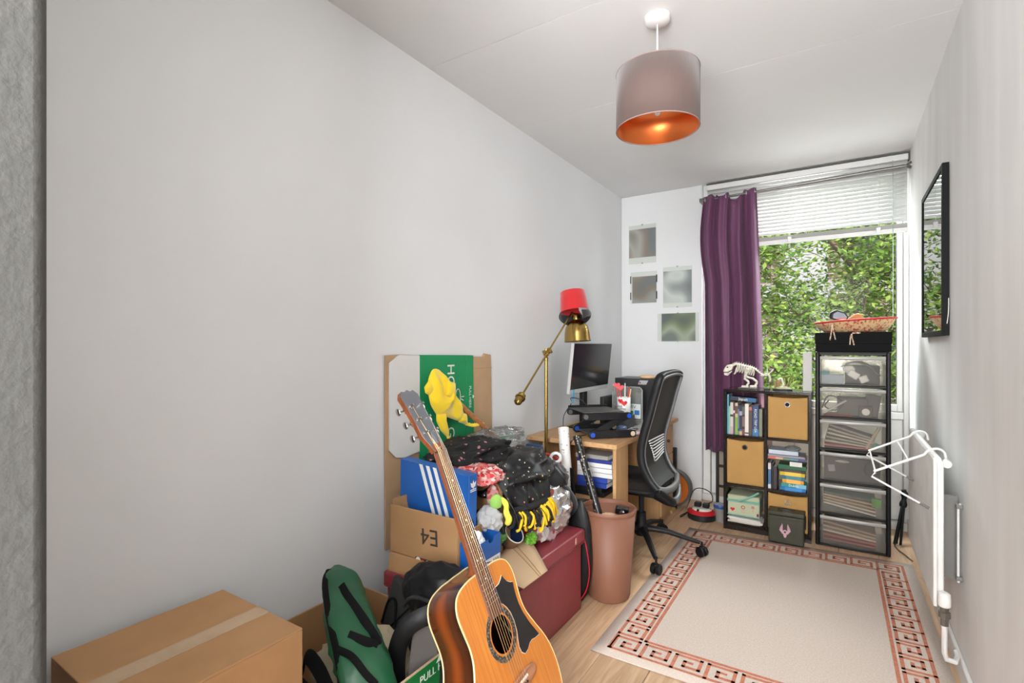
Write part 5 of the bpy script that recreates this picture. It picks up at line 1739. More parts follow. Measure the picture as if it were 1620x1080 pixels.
# things in the shelf bay
def book(name, label, cat, x0, x1, y0, y1, z0, z1, cov, page=(232, 226, 212), spine='-y', group=None, rot=None, title=None, tcol=(236, 232, 222), tsize=None, band=None, piv=None):
    """book or binder: cover wraps, page block set back; spine faces the given side"""
    t = thing(name, label, cat, ((x0 + x1) / 2, (y0 + y1) / 2, z0), rot, group)
    inv = Matrix.Translation((-(x0 + x1) / 2, -(y0 + y1) / 2, -z0))
    T = WM[t.name] @ inv
    cm = mat('cover_%d_%d_%d' % cov, cov, 0.45)
    flat = (z1 - z0) < min(x1 - x0, y1 - y0)
    e_ = 0.0016
    mb = MB()
    pg = MB()
    if flat:
        mb.box(x0, x1, y0, y1, z0, z0 + e_, M=T)
        mb.box(x0, x1, y0, y1, z1 - e_, z1, M=T)
        mb.box(x0, x1, y0, y0 + e_, z0, z1, M=T)
        pg.box(x0 + 0.003, x1 - 0.003, y0 + e_, y1 - 0.004, z0 + e_, z1 - e_, M=T)
    else:
        mb.box(x0, x0 + e_, y0, y1, z0, z1, M=T)
        mb.box(x1 - e_, x1, y0, y1, z0, z1, M=T)
        mb.box(x0, x1, y0, y0 + e_, z0, z1, M=T)
        pg.box(x0 + e_, x1 - e_, y0 + e_, y1 - 0.004, z0 + 0.003, z1 - 0.003, M=T)
    cv = mb.build('cover', cm, t, bevel=0.0005, seg=1)
    pg.build('pages', mat('paper_%d' % page[0], page, 0.85), t)
    if band:
        for (b0, b1, bc) in band:
            bmt = mat('band_%d_%d_%d' % bc, bc, 0.5)
            if flat:
                MB().box(x0 + (x1 - x0) * b0, x0 + (x1 - x0) * b1, y0 - 0.0004, y0, z0, z1, M=T).build('spine_band', bmt, cv)
            else:
                MB().box(x0, x1, y0 - 0.0004, y0, z0 + (z1 - z0) * b0, z0 + (z1 - z0) * b1, M=T).build('spine_band', bmt, cv)
    if title:
        tm = mat('title_%d_%d_%d' % tcol, tcol, 0.5)
        if flat:
            text_mesh('spine_title', title, tsize or (z1 - z0) * 0.8, tm, cv, T @ frame(((x0 + x1) / 2, y0 - 0.0009, (z0 + z1) / 2), (1, 0, 0), (0, 0, 1)))
        else:
            text_mesh('spine_title', title, tsize or (x1 - x0) * 0.8, tm, cv, T @ frame(((x0 + x1) / 2, y0 - 0.0009, (z0 + z1) / 2), (0, 0, -1), (1, 0, 0)))
    return t


DB = 'stationery stacked in the desk bay'
for z0, z1, x0, x1, col, lab, cat in (
        (0.3625, 0.387, -1.24, -1.06, (30, 30, 32), 'black flat box at the foot of the stack in the desk bay', 'box'),
        (0.3875, 0.410, -1.24, -1.075, (38, 38, 40), 'black flat box second in the stack in the desk bay', 'box')):
    t = thing('disc_box', lab, cat, ((x0 + x1) / 2, 2.62, z0), group=DB)
    MB().box(x0, x1, 2.545, 2.68, z0, z0 + (z1 - z0) * 0.45).build('tray', mat('box_black_%d' % col[0], col, 0.4), t, bevel=0.001)
    MB().box(x0 - 0.001, x1 + 0.001, 2.544, 2.681, z0 + (z1 - z0) * 0.5, z1).build('lid', mat('box_black_%d' % col[0], col, 0.4), t, bevel=0.001)
for k, (z0, z1, x0, x1, col, lab) in enumerate((
        (0.4105, 0.438, -1.215, -1.045, (40, 62, 150), 'royal blue binder under another blue one in the desk bay'),
        (0.4385, 0.467, -1.215, -1.040, (46, 70, 162), 'royal blue binder directly under the white binders'),
        (0.4675, 0.492, -1.215, -1.012, (224, 224, 224), 'white binder lowest of the three in the desk bay'),
        (0.4925, 0.518, -1.215, -1.014, (228, 228, 228), 'white binder in the middle of three in the desk bay'),
        (0.5185, 0.543, -1.215, -1.016, (230, 230, 230), 'white binder uppermost of three in the desk bay'),
        (0.5435, 0.562, -1.215, -1.018, (48, 60, 138), 'thin navy folder resting on the white binders'),
        (0.5625, 0.585, -1.225, -1.036, (150, 148, 142), 'grey notebook on top of the stack in the desk bay'))):
    book('binder', lab, 'binder', x0, x1, 2.545, 2.685, z0, z1, col, group=DB)

# ------------------------------------------------------------------ articulated laptop stand
ls = thing('laptop_stand', 'black articulated aluminium laptop stand with blue joint caps on the desk corner', 'laptop stand', (-1.15, 2.72, 0.657))
ANO = mat('black_anodised', (38, 38, 41), 0.4, metal=0.4)
CAPB = mat('blue_cap', (36, 84, 190), 0.3)
dA = Vector((-1.15, 2.600, 0.680))
dB = Vector((-0.985, 2.775, 0.680))
dC = Vector((-1.000, 2.758, 0.780))
dD = Vector((-1.178, 2.572, 0.780))
off = Vector((-0.175, 0.165, 0))
ax = (dB - dA).normalized()


def slab_link(p, q, wd_, th, m_, name):
    d = (q - p).normalized()
    sd = Vector((0, 0, 1)).cross(ax).normalized() if True else None
    up_ = d.cross(sd).normalized()
    poly = []
    L = (q - p).length
    for k in range(9):
        a = PI / 2 + PI * k / 8
        poly.append((wd_ * math.cos(a), wd_ * math.sin(a)))
    for k in range(9):
        a = -PI / 2 + PI * k / 8
        poly.append((L + wd_ * math.cos(a), wd_ * math.sin(a)))
    M = Matrix(((d.x, up_.x, sd.x, p.x), (d.y, up_.y, sd.y, p.y), (d.z, up_.z, sd.z, p.z), (0, 0, 0, 1)))
    return MB().prism(poly, -th, th, M).build(name, m_, ls, bevel=0.001)


sdv = Vector((0, 0, 1)).cross(ax).normalized()
for o_ in (Vector((0, 0, 0)), off):
    lo = slab_link(dA + o_, dB + o_, 0.0215, 0.006, ANO, 'foot_link')
    mi = slab_link(dA + o_ + sdv * 0.013, dC + o_ + sdv * 0.013, 0.019, 0.006, ANO, 'middle_link')
    up_ = slab_link(dC + o_, dD + o_, 0.019, 0.006, ANO, 'upper_link')
    for p, mm_ in ((dA, CAPB), (dB, mat('cream_cap', (214, 196, 168), 0.4)), (dC, CAPB), (dD, mat('grey_cap', (92, 92, 94), 0.4))):
        MB().cyl(p + o_ - sdv * 0.010, p + o_ + sdv * 0.002, 0.0135, n=18).build('joint_cap', mm_, ls)
pl_ = MB()
e1 = dD + ax * -0.01
pp = [e1, e1 + ax * 0.24, e1 + ax * 0.24 + off, e1 + off]
pl_.add([p + Vector((0, 0, 0.020)) for p in pp] + [p + Vector((0, 0, 0.026)) for p in pp], [(0, 1, 2, 3), (4, 5, 6, 7), (0, 1, 5, 4), (1, 2, 6, 5), (2, 3, 7, 6), (3, 0, 4, 7)])
pl_.build('platform', mat('grey_plate', (96, 95, 93), 0.4, metal=0.4), ls, bevel=0.002)
MB().cyl(e1 + off + Vector((0, 0, 0.028)), e1 + off + ax * 0.24 + Vector((0, 0, 0.028)), 0.010, n=12).build('rear_bar', BLACK, ls)
q0 = dA + sdv * 0.02 + Vector((0, 0, -0.006))
pp = [q0, q0 + ax * 0.17, q0 + ax * 0.17 + off * 0.85, q0 + off * 0.85]
MB().add([p for p in pp] + [p + Vector((0, 0, 0.005)) for p in pp], [(0, 1, 2, 3), (4, 5, 6, 7), (0, 1, 5, 4), (1, 2, 6, 5), (2, 3, 7, 6), (3, 0, 4, 7)]).build('lower_tray', mat('grey_plate', (96, 95, 93), 0.4, metal=0.4), ls, bevel=0.0015)
cbm = mat('black_cable', (20, 20, 22), 0.5)
cbs = thing('desk_cables', 'loose black cables trailing over the laptop stand and desk edge', 'cable', (-1.2, 2.6, 0.657))
for pts in ([(-1.345, 2.76, 0.83), (-1.33, 2.70, 0.865), (-1.27, 2.70, 0.860), (-1.235, 2.74, 0.815)],
            [(-1.345, 2.74, 0.83), (-1.375, 2.70, 0.76), (-1.36, 2.66, 0.69), (-1.345, 2.62, 0.663)],
            [(-1.20, 2.63, 0.672), (-1.22, 2.60, 0.668), (-1.195, 2.55, 0.664), (-1.225, 2.515, 0.660), (-1.235, 2.503, 0.640)]):
    MB().tube(spline(pts, 8), 0.0026, 6).build('cable', cbm, cbs)

# ------------------------------------------------------------------ monitor facing the chair
mo = thing('monitor', 'flat black computer monitor with slim silver bezel on the desk', 'monitor', (-1.38, 2.98, 0.657))
MM = Matrix.Translation((-1.335, 2.98, 0.886)) @ Matrix.Rotation(math.radians(6), 4, 'Y')
MB().box(-0.020, 0.0, -0.29, 0.29, 0.0, 0.302, M=MM).build('housing', mat('silver_plastic', (186, 186, 184), 0.4), mo, bevel=0.003)
MB().box(0.0, 0.0012, -0.284, 0.286, 0.026, 0.299, M=MM).build('screen', mat('screen_black', (30, 31, 32), 0.16, spec=0.6), mo)
MB().box(-1.395, -1.365, 2.95, 3.01, 0.665, 0.98).build('stand_post', BLACK, mo, bevel=0.004)
MB().box(-1.45, -1.30, 2.88, 3.08, 0.6575, 0.667).build('stand_foot', BLACK, mo, bevel=0.003)
MB().box(-1.37, -1.340, 2.955, 3.005, 0.955, 1.01).build('hinge', BLACK, mo, bevel=0.003)
MB().box(-0.0005, 0.0008, -0.25, -0.225, -0.055, 0.028, M=MM).build('sticky_tab', mat('cyan_tab', (92, 172, 208), 0.6), mo)
tag(MB().box(-1.32, -1.29, 3.10, 3.30, 0.6575, 0.84, M=None).build('speaker_bar', mat('speaker_black', (26, 26, 28), 0.5), bevel=0.006), 'slim black desktop speaker behind the monitor foot', 'speaker')
ja = thing('desk_jar', 'clear glass jar of small bits beneath the monitor', 'jar', (-1.29, 2.87, 0.657))
MB().lathe([(0, 0.0005), (0.030, 0.0005), (0.033, 0.006), (0.033, 0.085), (0.028, 0.095)], 20, Matrix.Translation((-1.29, 2.86, 0.657))).build('glass', clear('jar_glass', (236, 240, 240), haze=0.08, gloss=0.5), ja)
MB().lathe([(0, 0.095), (0.031, 0.095), (0.031, 0.112), (0.006, 0.114), (0.010, 0.125), (0, 0.13)], 20, Matrix.Translation((-1.29, 2.86, 0.657))).build('lid', GREYM, ja)

# ------------------------------------------------------------------ computer tower, bangle, organiser, cup and pencils
pc = thing('computer_tower', 'black computer tower at the window end of the desk', 'computer', (-1.2, 3.55, 0.657))
PCB = mat('pc_black', (26, 27, 29), 0.38, bump=0.05, bscale=300)
MB().box(-1.345, -1.068, 3.43, 3.68, 0.6575, 0.945).build('case', PCB, pc, bevel=0.003)
MB().box(-1.068, -1.045, 3.432, 3.678, 0.6575, 0.945).build('front_bezel', mat('pc_bezel', (40, 41, 44), 0.3), pc, bevel=0.004)
bg = MB().prism([(-0.032, -0.017), (0.026, -0.017), (0.040, 0.012), (-0.020, 0.012)], 0, 0.0012, frame((-1.145, 3.4295, 0.922), (1, 0, 0), (0, 0, 1))).build('badge', mat('badge_silver', (176, 176, 178), 0.3, metal=0.7), pc)
MB().prism([(-0.025, -0.010), (-0.010, -0.010), (-0.017, 0.006)], 0.0012, 0.0016, frame((-1.145, 3.4295, 0.922), (1, 0, 0), (0, 0, 1))).build('badge_mark', mat('badge_red', (150, 30, 36), 0.4), bg)
tag(MB().tube([(-1.135 + 0.042 * math.cos(a), 3.50 + 0.042 * math.sin(a), 0.9555) for a in [k * 2 * PI / 28 for k in range(28)]], 0.010, 10, closed=True).build('wooden_bangle', mat('pale_wood', (226, 188, 142), 0.5)), 'pale wooden bangle lying on the computer tower', 'bangle')
og = thing('desk_organiser', 'clear acrylic letter holder with cards behind the pencil cup', 'organiser', (-1.175, 3.22, 0.657))
MB().tube([(-1.276, 3.215, 0.665), (-1.276, 3.215, 0.885), (-1.262, 3.215, 0.902), (-1.092, 3.215, 0.902), (-1.076, 3.215, 0.885), (-1.076, 3.215, 0.665)], 0.004, 8).build('frame', mat('clear_edge', (170, 170, 168), 0.2, metal=0.3), og)
MB().box(-1.274, -1.078, 3.213, 3.217, 0.660, 0.900).build('panel', clear('acrylic', (226, 228, 226), haze=0.25, gloss=0.4), og)
MB().box(-1.276, -1.076, 3.20, 3.235, 0.6575, 0.662).build('base', clear('acrylic', (226, 228, 226), haze=0.25, gloss=0.4), og)
cd = MB().box(-1.160, -1.082, 3.203, 3.2045, 0.702, 0.795).build('card', mat('pale_card', (206, 214, 212), 0.6), og)
text_mesh('lettering', 'VIV', 0.032, mat('card_green', (40, 98, 62), 0.6), cd, frame((-1.135, 3.2025, 0.775), (1, 0, 0), (0, 0, 1)))
MB().box(-1.122, -1.090, 3.2022, 3.203, 0.725, 0.755).build('blue_patch', mat('card_blue', (40, 104, 172), 0.6), cd)
MB().box(-1.152, -1.130, 3.2022, 3.203, 0.715, 0.750).build('green_patch', mat('card_green2', (70, 128, 84), 0.6), cd)
tag(MB().box(-1.19, -1.084, 2.99, 3.10, 0.6575, 0.744).build('storage_box', mat('grey_box', (70, 70, 74), 0.5), bevel=0.004), 'small grey box under the pencil cup', 'box')
cp = thing('pencil_cup', 'white pencil cup printed with two red hearts', 'cup', (-1.135, 3.045, 0.745))
CPT = Matrix.Translation((-1.135, 3.045, 0.7445))
MB().lathe([(0, 0.0), (0.038, 0.0), (0.0405, 0.004), (0.0415, 0.108)], 32, CPT).build('cup_wall', mat('white_ceramic', (232, 232, 230), 0.3), cp, solid=0.003)


def heart(cx, cz, s_):
    out = []
    for k in range(28):
        t = 2 * PI * k / 28
        out.append((cx + s_ * 16 * math.sin(t) ** 3, cz + s_ * (13 * math.cos(t) - 5 * math.cos(2 * t) - 2 * math.cos(3 * t) - math.cos(4 * t))))
    return out


HRED = mat('heart_red', (204, 28, 36), 0.45)


def on_cup(poly, dn, name, m_, par):
    """wrap a flat outline round the cup wall"""
    mb = MB()
    n_ = len(poly)
    vs = []
    for lift in (0.0008, 0.0016 + dn):
        for x_, z_ in poly:
            a = x_ / 0.0425 - math.radians(82)
            R_ = 0.0420 + lift
            vs.append(CPT @ Vector((R_ * math.cos(a), R_ * math.sin(a), z_)))
    mb.add(vs, [list(range(n_))[::-1], list(range(n_, 2 * n_))] + [(i_, (i_ + 1) % n_, (i_ + 1) % n_ + n_, i_ + n_) for i_ in range(n_)])
    return mb.build(name, m_, par, smooth=0)


on_cup(heart(-0.014, 0.087, 0.0010), 0.0, 'heart', HRED, cp)
on_cup(heart(0.010, 0.074, 0.0012), 0.0008, 'heart', HRED, cp)
cupf = CPT @ frame((-0.0035, -0.0438, 0.036), (1, 0.14, 0), (0, 0, 1))
text_mesh('lettering', 'FREE', 0.016, INK, cp, CPT @ frame((-0.010, -0.0438, 0.053), (1, -0.1, 0), (0, 0, 1)))
text_mesh('lettering', 'PALESTINE', 0.0145, mat('print_green_ink', (30, 66, 52), 0.7), cp, CPT @ frame((0.002, -0.0448, 0.038), (1, 0.10, 0), (0, 0, 1)), sx=0.8)
PN = [((-1.155, 3.035), (-1.172, 3.02, 0.925), HRED, 'red'), ((-1.145, 3.04), (-1.148, 3.02, 0.912), HRED, 'red'), ((-1.13, 3.05), (-1.126, 3.04, 0.940), mat('pen_white', (226, 226, 224), 0.4), 'white'),
      ((-1.12, 3.05), (-1.104, 3.05, 0.915), HRED, 'crimson'), ((-1.115, 3.045), (-1.092, 3.05, 0.905), mat('pen_wood', (218, 180, 128), 0.5), 'natural wood')]
for k, ((bx_, by_), tp_, m_, nm) in enumerate(PN):
    t = thing('pencil', '%s in the pencil cup' % ('pencil with a red heart topper leaning outwards' if k == 0 else 'pencil with a red heart topper standing upright' if k == 1 else 'white pen, tallest' if k == 2 else 'crimson pencil without topper' if k == 3 else 'natural wood pencil, shortest'), 'pencil', (bx_, by_, 0.75), group='pencils in the heart cup')
    MB().cyl((bx_, by_, 0.752), tp_, 0.0036, n=8).build('shaft', m_, t)
    if k < 2:
        MB().prism(heart(0, 0, 0.00135), -0.005, 0.005, frame(tp_, (1, 0.3, 0), (0, 0, 1))).build('topper', HRED, t, bevel=0.002)
    else:
        MB().cyl(tp_, Vector(tp_) + Vector((0, 0, 0.012)), 0.0036, 0.001, n=8).build('tip', BLACK, t)
# keyboard, papers, pouch
kb = thing('keyboard', 'slim white keyboard lying on the desk beside the papers', 'keyboard', (-1.06, 3.05, 0.657))
KM = Matrix.Translation((-1.030, 3.07, 0.6585)) @ Matrix.Rotation(math.radians(90), 4, 'Z')
MB().box(-0.15, 0.15, -0.052, 0.052, 0, 0.010, M=KM).build('body', mat('white_plastic', (232, 232, 232), 0.4), kb, bevel=0.003)
kmm = mat('key_grey', (150, 150, 150), 0.5)
k0 = MB().box(-0.138, -0.120, -0.045, -0.029, 0.010, 0.013, M=KM).build('key', kmm, kb, bevel=0.001)
dx_ = KM.to_3x3() @ Vector((0.0212, 0, 0))
dy_ = KM.to_3x3() @ Vector((0, 0.0192, 0))
for r_ in range(5):
    for c_ in range(13):
        if r_ or c_:
            kk = k0.copy()
            C.objects.link(kk)
            kk.parent = kb
            kk.location = dx_ * c_ + dy_ * r_
PAPS = [(-1.045, 2.83, 0.6580, 12, (226, 206, 200), 'pale pink sheet of paper on the desk beside the laptop stand'), (-1.055, 2.815, 0.6592, -20, (222, 222, 232), 'lilac white sheet of paper crossing the pink one'), (-1.04, 2.83, 0.6604, 35, (232, 228, 222), 'curled cream sheet of paper on top of the desk papers')]
for k, (x_, y_, z_, an, cc, lab) in enumerate(PAPS):
    rows = []
    RM = Matrix.Translation((x_, y_, z_)) @ Matrix.Rotation(math.radians(an), 4, 'Z')
    for iv in range(9):
        rows.append([RM @ Vector((-0.052 + 0.104 * iu / 8, -0.074 + 0.148 * iv / 8, 0.0006 + 0.010 * k * (iu / 8) ** 3 + 0.004 * k * (iv / 8) ** 4)) for iu in range(9)])
    tag(MB().grid(rows).build('paper_sheet', mat('paper_tint_%d' % k, cc, 0.85), solid=0.0006, smooth=60), lab, 'paper', 'loose papers on the desk')
tag(pillow([(-0.06, -0.02), (0.06, -0.026), (0.066, 0.02), (-0.056, 0.026)], Matrix.Translation((-1.005, 2.82, 0.672)) @ Matrix.Rotation(1.0, 4, 'Z'), 0.014, 4, 0.2, back=0.9).build('pencil_case', mat('blush_leather', (222, 184, 170), 0.5), smooth=80), 'soft blush pink pencil case at the edge of the desk', 'pencil case')
tag(MB().tube(spline([(-0.998, 2.80, 0.687), (-0.985, 2.85, 0.690), (-1.0, 2.90, 0.688), (-1.03, 2.87, 0.688), (-1.02, 2.82, 0.689)], 8), 0.0022, 6).build('earphone_cable', mat('dark_red_cable', (70, 34, 36), 0.5)), 'thin dark red cable looped over the pencil case', 'cable')
tag(MB().ball((-1.108, 2.935, 0.6785), (0.030, 0.045, 0.017), 18, 10).build('computer_mouse', mat('blue_grey_plastic', (78, 98, 132), 0.35)), 'small blue grey computer mouse beside the keyboard', 'mouse')

# ================================================================== OFFICE CHAIR
ch = thing('office_chair', 'grey mesh-back office chair on a black five-star base pulled up to the desk', 'chair', (-0.962, 2.86, 0))
CX_, CY_ = -0.962, 2.86
CHB = mat('chair_black', (22, 23, 25), 0.5, spec=0.3)
CHS = mat('chair_silver', (112, 112, 112), 0.45, metal=0.3)
MESH = clear('chair_mesh', (74, 73, 72), keep=0.05, haze=0.8, rough=0.6, gloss=0.0)
angs = [math.degrees(math.atan2(2.571 - CY_, -0.791 - CX_)) + 72 * k + 1 for k in range(5)]
for a in angs:
    d = Vector((math.cos(math.radians(a)), math.sin(math.radians(a)), 0))
    s2 = Vector((-d.y, d.x, 0))
    hub = Vector((CX_, CY_, 0))
    pts = [hub + d * 0.03 + Vector((0, 0, 0.125)), hub + d * 0.14 + Vector((0, 0, 0.118)), hub + d * 0.25 + Vector((0, 0, 0.092)), hub + d * 0.315 + Vector((0, 0, 0.078))]
    leg = MB().tube(spline(pts, 5), [0.024 - 0.0007 * k for k in range(16)], 10, flat=(0.75, 0.85), up=(0, 0, 1)).build('base_leg', CHB, ch, smooth=50)
    cc_ = hub + d * 0.325
    MB().cyl(cc_ + Vector((0, 0, 0.05)), cc_ + Vector((0, 0, 0.082)), 0.006, n=10).build('caster_stem', BLACK, leg)
    rl = Vector((math.cos(math.radians(a) + 0.9), math.sin(math.radians(a) + 0.9), 0))
    for sg in (-1, 1):
        MB().lathe([(0, -0.010), (0.024, -0.010), (0.0275, -0.006), (0.0275, 0.006), (0.024, 0.010), (0, 0.010)], 24, frame(cc_ + rl * (0.014 * sg) + Vector((0, 0, 0.0281)), (rl.y, -rl.x, 0), (0, 0, 1))).build('caster_wheel', BLACK, leg)
    MB().box(-0.006, 0.006, -0.016, 0.016, 0.030, 0.056, M=frame(cc_, rl, (-rl.y, rl.x, 0))).build('caster_hood', CHB, leg, bevel=0.004)
MB().lathe([(0, 0.085), (0.034, 0.085), (0.042, 0.10), (0.042, 0.135), (0.030, 0.150), (0.026, 0.20), (0.026, 0.215), (0.0, 0.215)], 28, Matrix.Translation((CX_, CY_, 0))).build('hub', CHB, ch)
MB().cyl((CX_, CY_, 0.21), (CX_, CY_, 0.33), 0.015, n=18).build('gas_post', CHB, ch)
MB().box(CX_ - 0.10, CX_ + 0.10, CY_ - 0.07, CY_ + 0.07, 0.318, 0.352).build('mechanism', CHB, ch, bevel=0.012)
# seat
poly = []
for k in range(48):
    a = 2 * PI * k / 48
    ca, sa = math.cos(a), math.sin(a)
    poly.append((CX_ - 0.085 + 0.225 * abs(ca) ** 0.55 * (1 if ca > 0 else -1), CY_ + 0.048 + 0.190 * abs(sa) ** 0.55 * (1 if sa > 0 else -1)))
MB().prism(poly, 0.350, 0.372).build('seat_shell', CHB, ch, bevel=0.006)
cx0, cy0 = CX_ - 0.085, CY_ + 0.048
rows = []
for s_, z_ in ((1.0, 0.372), (1.005, 0.390), (0.985, 0.407), (0.93, 0.417), (0.6, 0.420), (0.02, 0.416)):
    rows.append([(cx0 + (p[0] - cx0) * s_, cy0 + (p[1] - cy0) * s_, z_) for p in poly])
MB().grid(rows, closed=True).build('seat_cushion', mat('seat_fabric', (34, 30, 28), 0.9, bump=0.3, bscale=250, spec=0.2), ch, smooth=60)
# back frame: one loop, near rail / top / far rail / bottom
YN, YF = 2.655, 3.055
near = [(-0.800, 0.985), (-0.826, 0.895), (-0.852, 0.795), (-0.884, 0.680), (-0.897, 0.600), (-0.888, 0.525), (-0.855, 0.452), (-0.812, 0.405)]
loop = []
for x_, z_ in near[::-1]:
    loop.append(Vector((x_, YN + 0.006 * (z_ < 0.5), z_)))
loop += [Vector((-0.795, YN + 0.03, 1.008)), Vector((-0.790, YN + 0.12, 1.016)), Vector((-0.789, (YN + YF) / 2, 1.018)), Vector((-0.790, YF - 0.12, 1.016)), Vector((-0.795, YF - 0.03, 1.006))]
for x_, z_ in near:
    loop.append(Vector((x_, YF - 0.006 * (z_ < 0.5), z_)))
lp = spline(loop, 4)
rf = MB().tube(lp, 0.019, 12, flat=(1.15, 0.75), up=(1, 0, 0)).build('back_frame', CHB, ch, smooth=60)
inner = [Vector((p.x + 0.016, p.y + (0.012 if p.y < 2.85 else -0.012) * min(1, abs(p.y - 2.855) / 0.1), p.z - (0.012 if p.z > 1.0 else 0))) for p in lp]
MB().tube(inner, 0.0085, 8).build('frame_lining', CHS, rf, smooth=60)
# mesh web
rows = []
for x_, z_ in [(p.x, p.z) for p in spline([(x_, 0, z_) for x_, z_ in near], 4)] + []:
    rows.append([(x_ - 0.020 * math.sin(PI * iu / 16) ** 0.8 * 0.6 + 0.004, YN + 0.008 + (YF - YN - 0.016) * iu / 16, z_ + 0.012 * (z_ > 0.97) * math.sin(PI * iu / 16)) for iu in range(17)])
MB().grid(rows).build('mesh_back', MESH, ch, smooth=80)
# lower saddle and spine down to the mechanism
MB().tube(spline([(-0.812, YN + 0.006, 0.405), (-0.790, YN + 0.09, 0.385), (-0.782, 2.855, 0.380), (-0.790, YF - 0.09, 0.385), (-0.812, YF - 0.006, 0.405)], 6), 0.022, 10, flat=(1, 0.75), up=(0, 0, 1)).build('saddle', CHS, ch, smooth=60)
MB().tube(spline([(-0.812, YN + 0.006, 0.405), (-0.775, YN + 0.10, 0.335), (-0.772, 2.83, 0.305), (-0.82, 2.855, 0.300), (-0.90, 2.86, 0.328)], 6), 0.020, 10, flat=(1.2, 0.8), up=(0, 0, 1)).build('spine', CHB, ch, smooth=60)
MB().tube(spline([(-0.812, YF - 0.006, 0.405), (-0.775, YF - 0.10, 0.335), (-0.772, 2.88, 0.305), (-0.82, 2.855, 0.300)], 6), 0.018, 10, flat=(1.2, 0.8), up=(0, 0, 1)).build('spine', CHS, ch, smooth=60)
lum = MB()
for k in range(8):
    f_ = k / 7
    hw = 0.135 * (1 - 0.35 * f_)
    z_ = 0.648 - 0.013 * k
    MB().tube(spline([(-0.872 + 0.002 * k, 2.855 - hw, z_), (-0.893 + 0.002 * k, 2.855, z_ - 0.012 - 0.004 * k), (-0.872 + 0.002 * k, 2.855 + hw, z_)], 6), 0.0035, 6).build('lumbar_rib', mat('lumbar_silver', (206, 206, 204), 0.4), ch)

ch.location.z += 0.0075      # its front castors stand on the rug

# ================================================================== BEHIND THE DESK
bl_ = tag(MB().box(-1.055, -0.992, 3.715, 3.735, 0.0005, 0.44).build('black_board', mat('black_board', (26, 26, 28), 0.5), bevel=0.004), 'narrow black board standing at the window end of the desk', 'board')
g2 = thing('hand_drum', 'round orange hand drum with a grey rim standing behind the desk', 'drum', (-1.04, 3.80, 0))
DM = frame((-1.04, 3.770, 0.1345), (1, 0, 0), (0, 0, 1))
MB().lathe([(0, 0.0), (0.118, 0.0)], 48, DM).build('skin', mat('orange_lacquer', (198, 104, 32), 0.35), g2)
MB().lathe([(0.118, -0.004), (0.118, 0.004), (0.133, 0.004), (0.134, -0.06), (0.126, -0.06), (0.118, -0.004)], 48, DM).build('rim', mat('grey_rim', (84, 80, 78), 0.45), g2)
# cable reel
rl = thing('cable_reel', 'red and black extension cable reel with plugs on the floor', 'cable reel', (-0.795, 3.62, 0))
RT = Matrix.Translation((-0.795, 3.615, 0))
MB().lathe([(0, 0.0005), (0.088, 0.0005), (0.093, 0.006), (0.093, 0.036), (0.088, 0.042), (0, 0.042)], 40, RT).build('drum', mat('reel_black', (26, 27, 32), 0.4), rl)
MB().lathe([(0.062, 0.064), (0.094, 0.046), (0.094, 0.042), (0, 0.042)], 40, RT).build('red_cover', mat('reel_red', (196, 34, 40), 0.35), rl)
MB().lathe([(0, 0.076), (0.05, 0.075), (0.064, 0.064), (0.064, 0.058)], 40, RT).build('socket_plate', mat('reel_cream', (220, 216, 204), 0.4), rl)
for dx in (-0.028, 0.026):
    pg_ = MB().box(-0.795 + dx - 0.021, -0.795 + dx + 0.021, 3.60, 3.645, 0.076, 0.104).build('plug', BLACK, rl, bevel=0.005)
MB().box(-0.815, -0.80, 3.550, 3.560, 0.062, 0.076).build('reset_button', BLACK, rl, bevel=0.002)
MB().tube(spline([(-0.77, 3.63, 0.10), (-0.735, 3.65, 0.115), (-0.745, 3.66, 0.165), (-0.80, 3.66, 0.19), (-0.855, 3.65, 0.175), (-0.88, 3.62, 0.10), (-0.895, 3.60, 0.05)], 6), 0.0035, 8).build('plug_cable', cbm, rl)
MB().tube(spline([(-0.887, 3.60, 0.03), (-0.905, 3.57, 0.012), (-0.92, 3.55, 0.005), (-0.925, 3.58, 0.006), (-0.91, 3.66, 0.006)], 6), 0.0035, 8).build('plug_cable', cbm, rl)
# tub with checked lid
tb = thing('plastic_tub', 'clear plastic tub with a blue and white checked lid beside the bookcase', 'tub', (-0.672, 3.62, 0))
TT = Matrix.Translation((-0.678, 3.625, 0))
MB().lathe([(0, 0.0005), (0.034, 0.0005), (0.036, 0.004), (0.040, 0.098)], 28, TT).build('pot', clear('milky_pot', (222, 222, 220), haze=0.45, gloss=0.3), tb)
MB().lathe([(0, 0.003), (0.032, 0.003), (0.034, 0.05), (0, 0.055)], 20, TT).build('filling', mat('tub_filling', (176, 160, 146), 0.8), tb)
m, nt, b = node_mat('blue_check')
tc = nt.nodes.new('ShaderNodeTexCoord')
ck = nt.nodes.new('ShaderNodeTexChecker')
ck.inputs['Scale'].default_value = 85
ck.inputs['Color1'].default_value = lin((226, 230, 236))
ck.inputs['Color2'].default_value = lin((42, 84, 150))
nt.links.new(tc.outputs['Object'], ck.inputs['Vector'])
nt.links.new(ck.outputs[0], b.inputs['Base Color'])
b.inputs['Roughness'].default_value = 0.5
MB().lathe([(0.043, 0.090), (0.0445, 0.098), (0.0445, 0.108), (0.042, 0.112)], 28, TT).build('lid_rim', mat('lid_blue', (34, 72, 136), 0.4), tb)
MB().lathe([(0.042, 0.112), (0, 0.1135)], 28, TT).build('lid_cloth', m, tb)
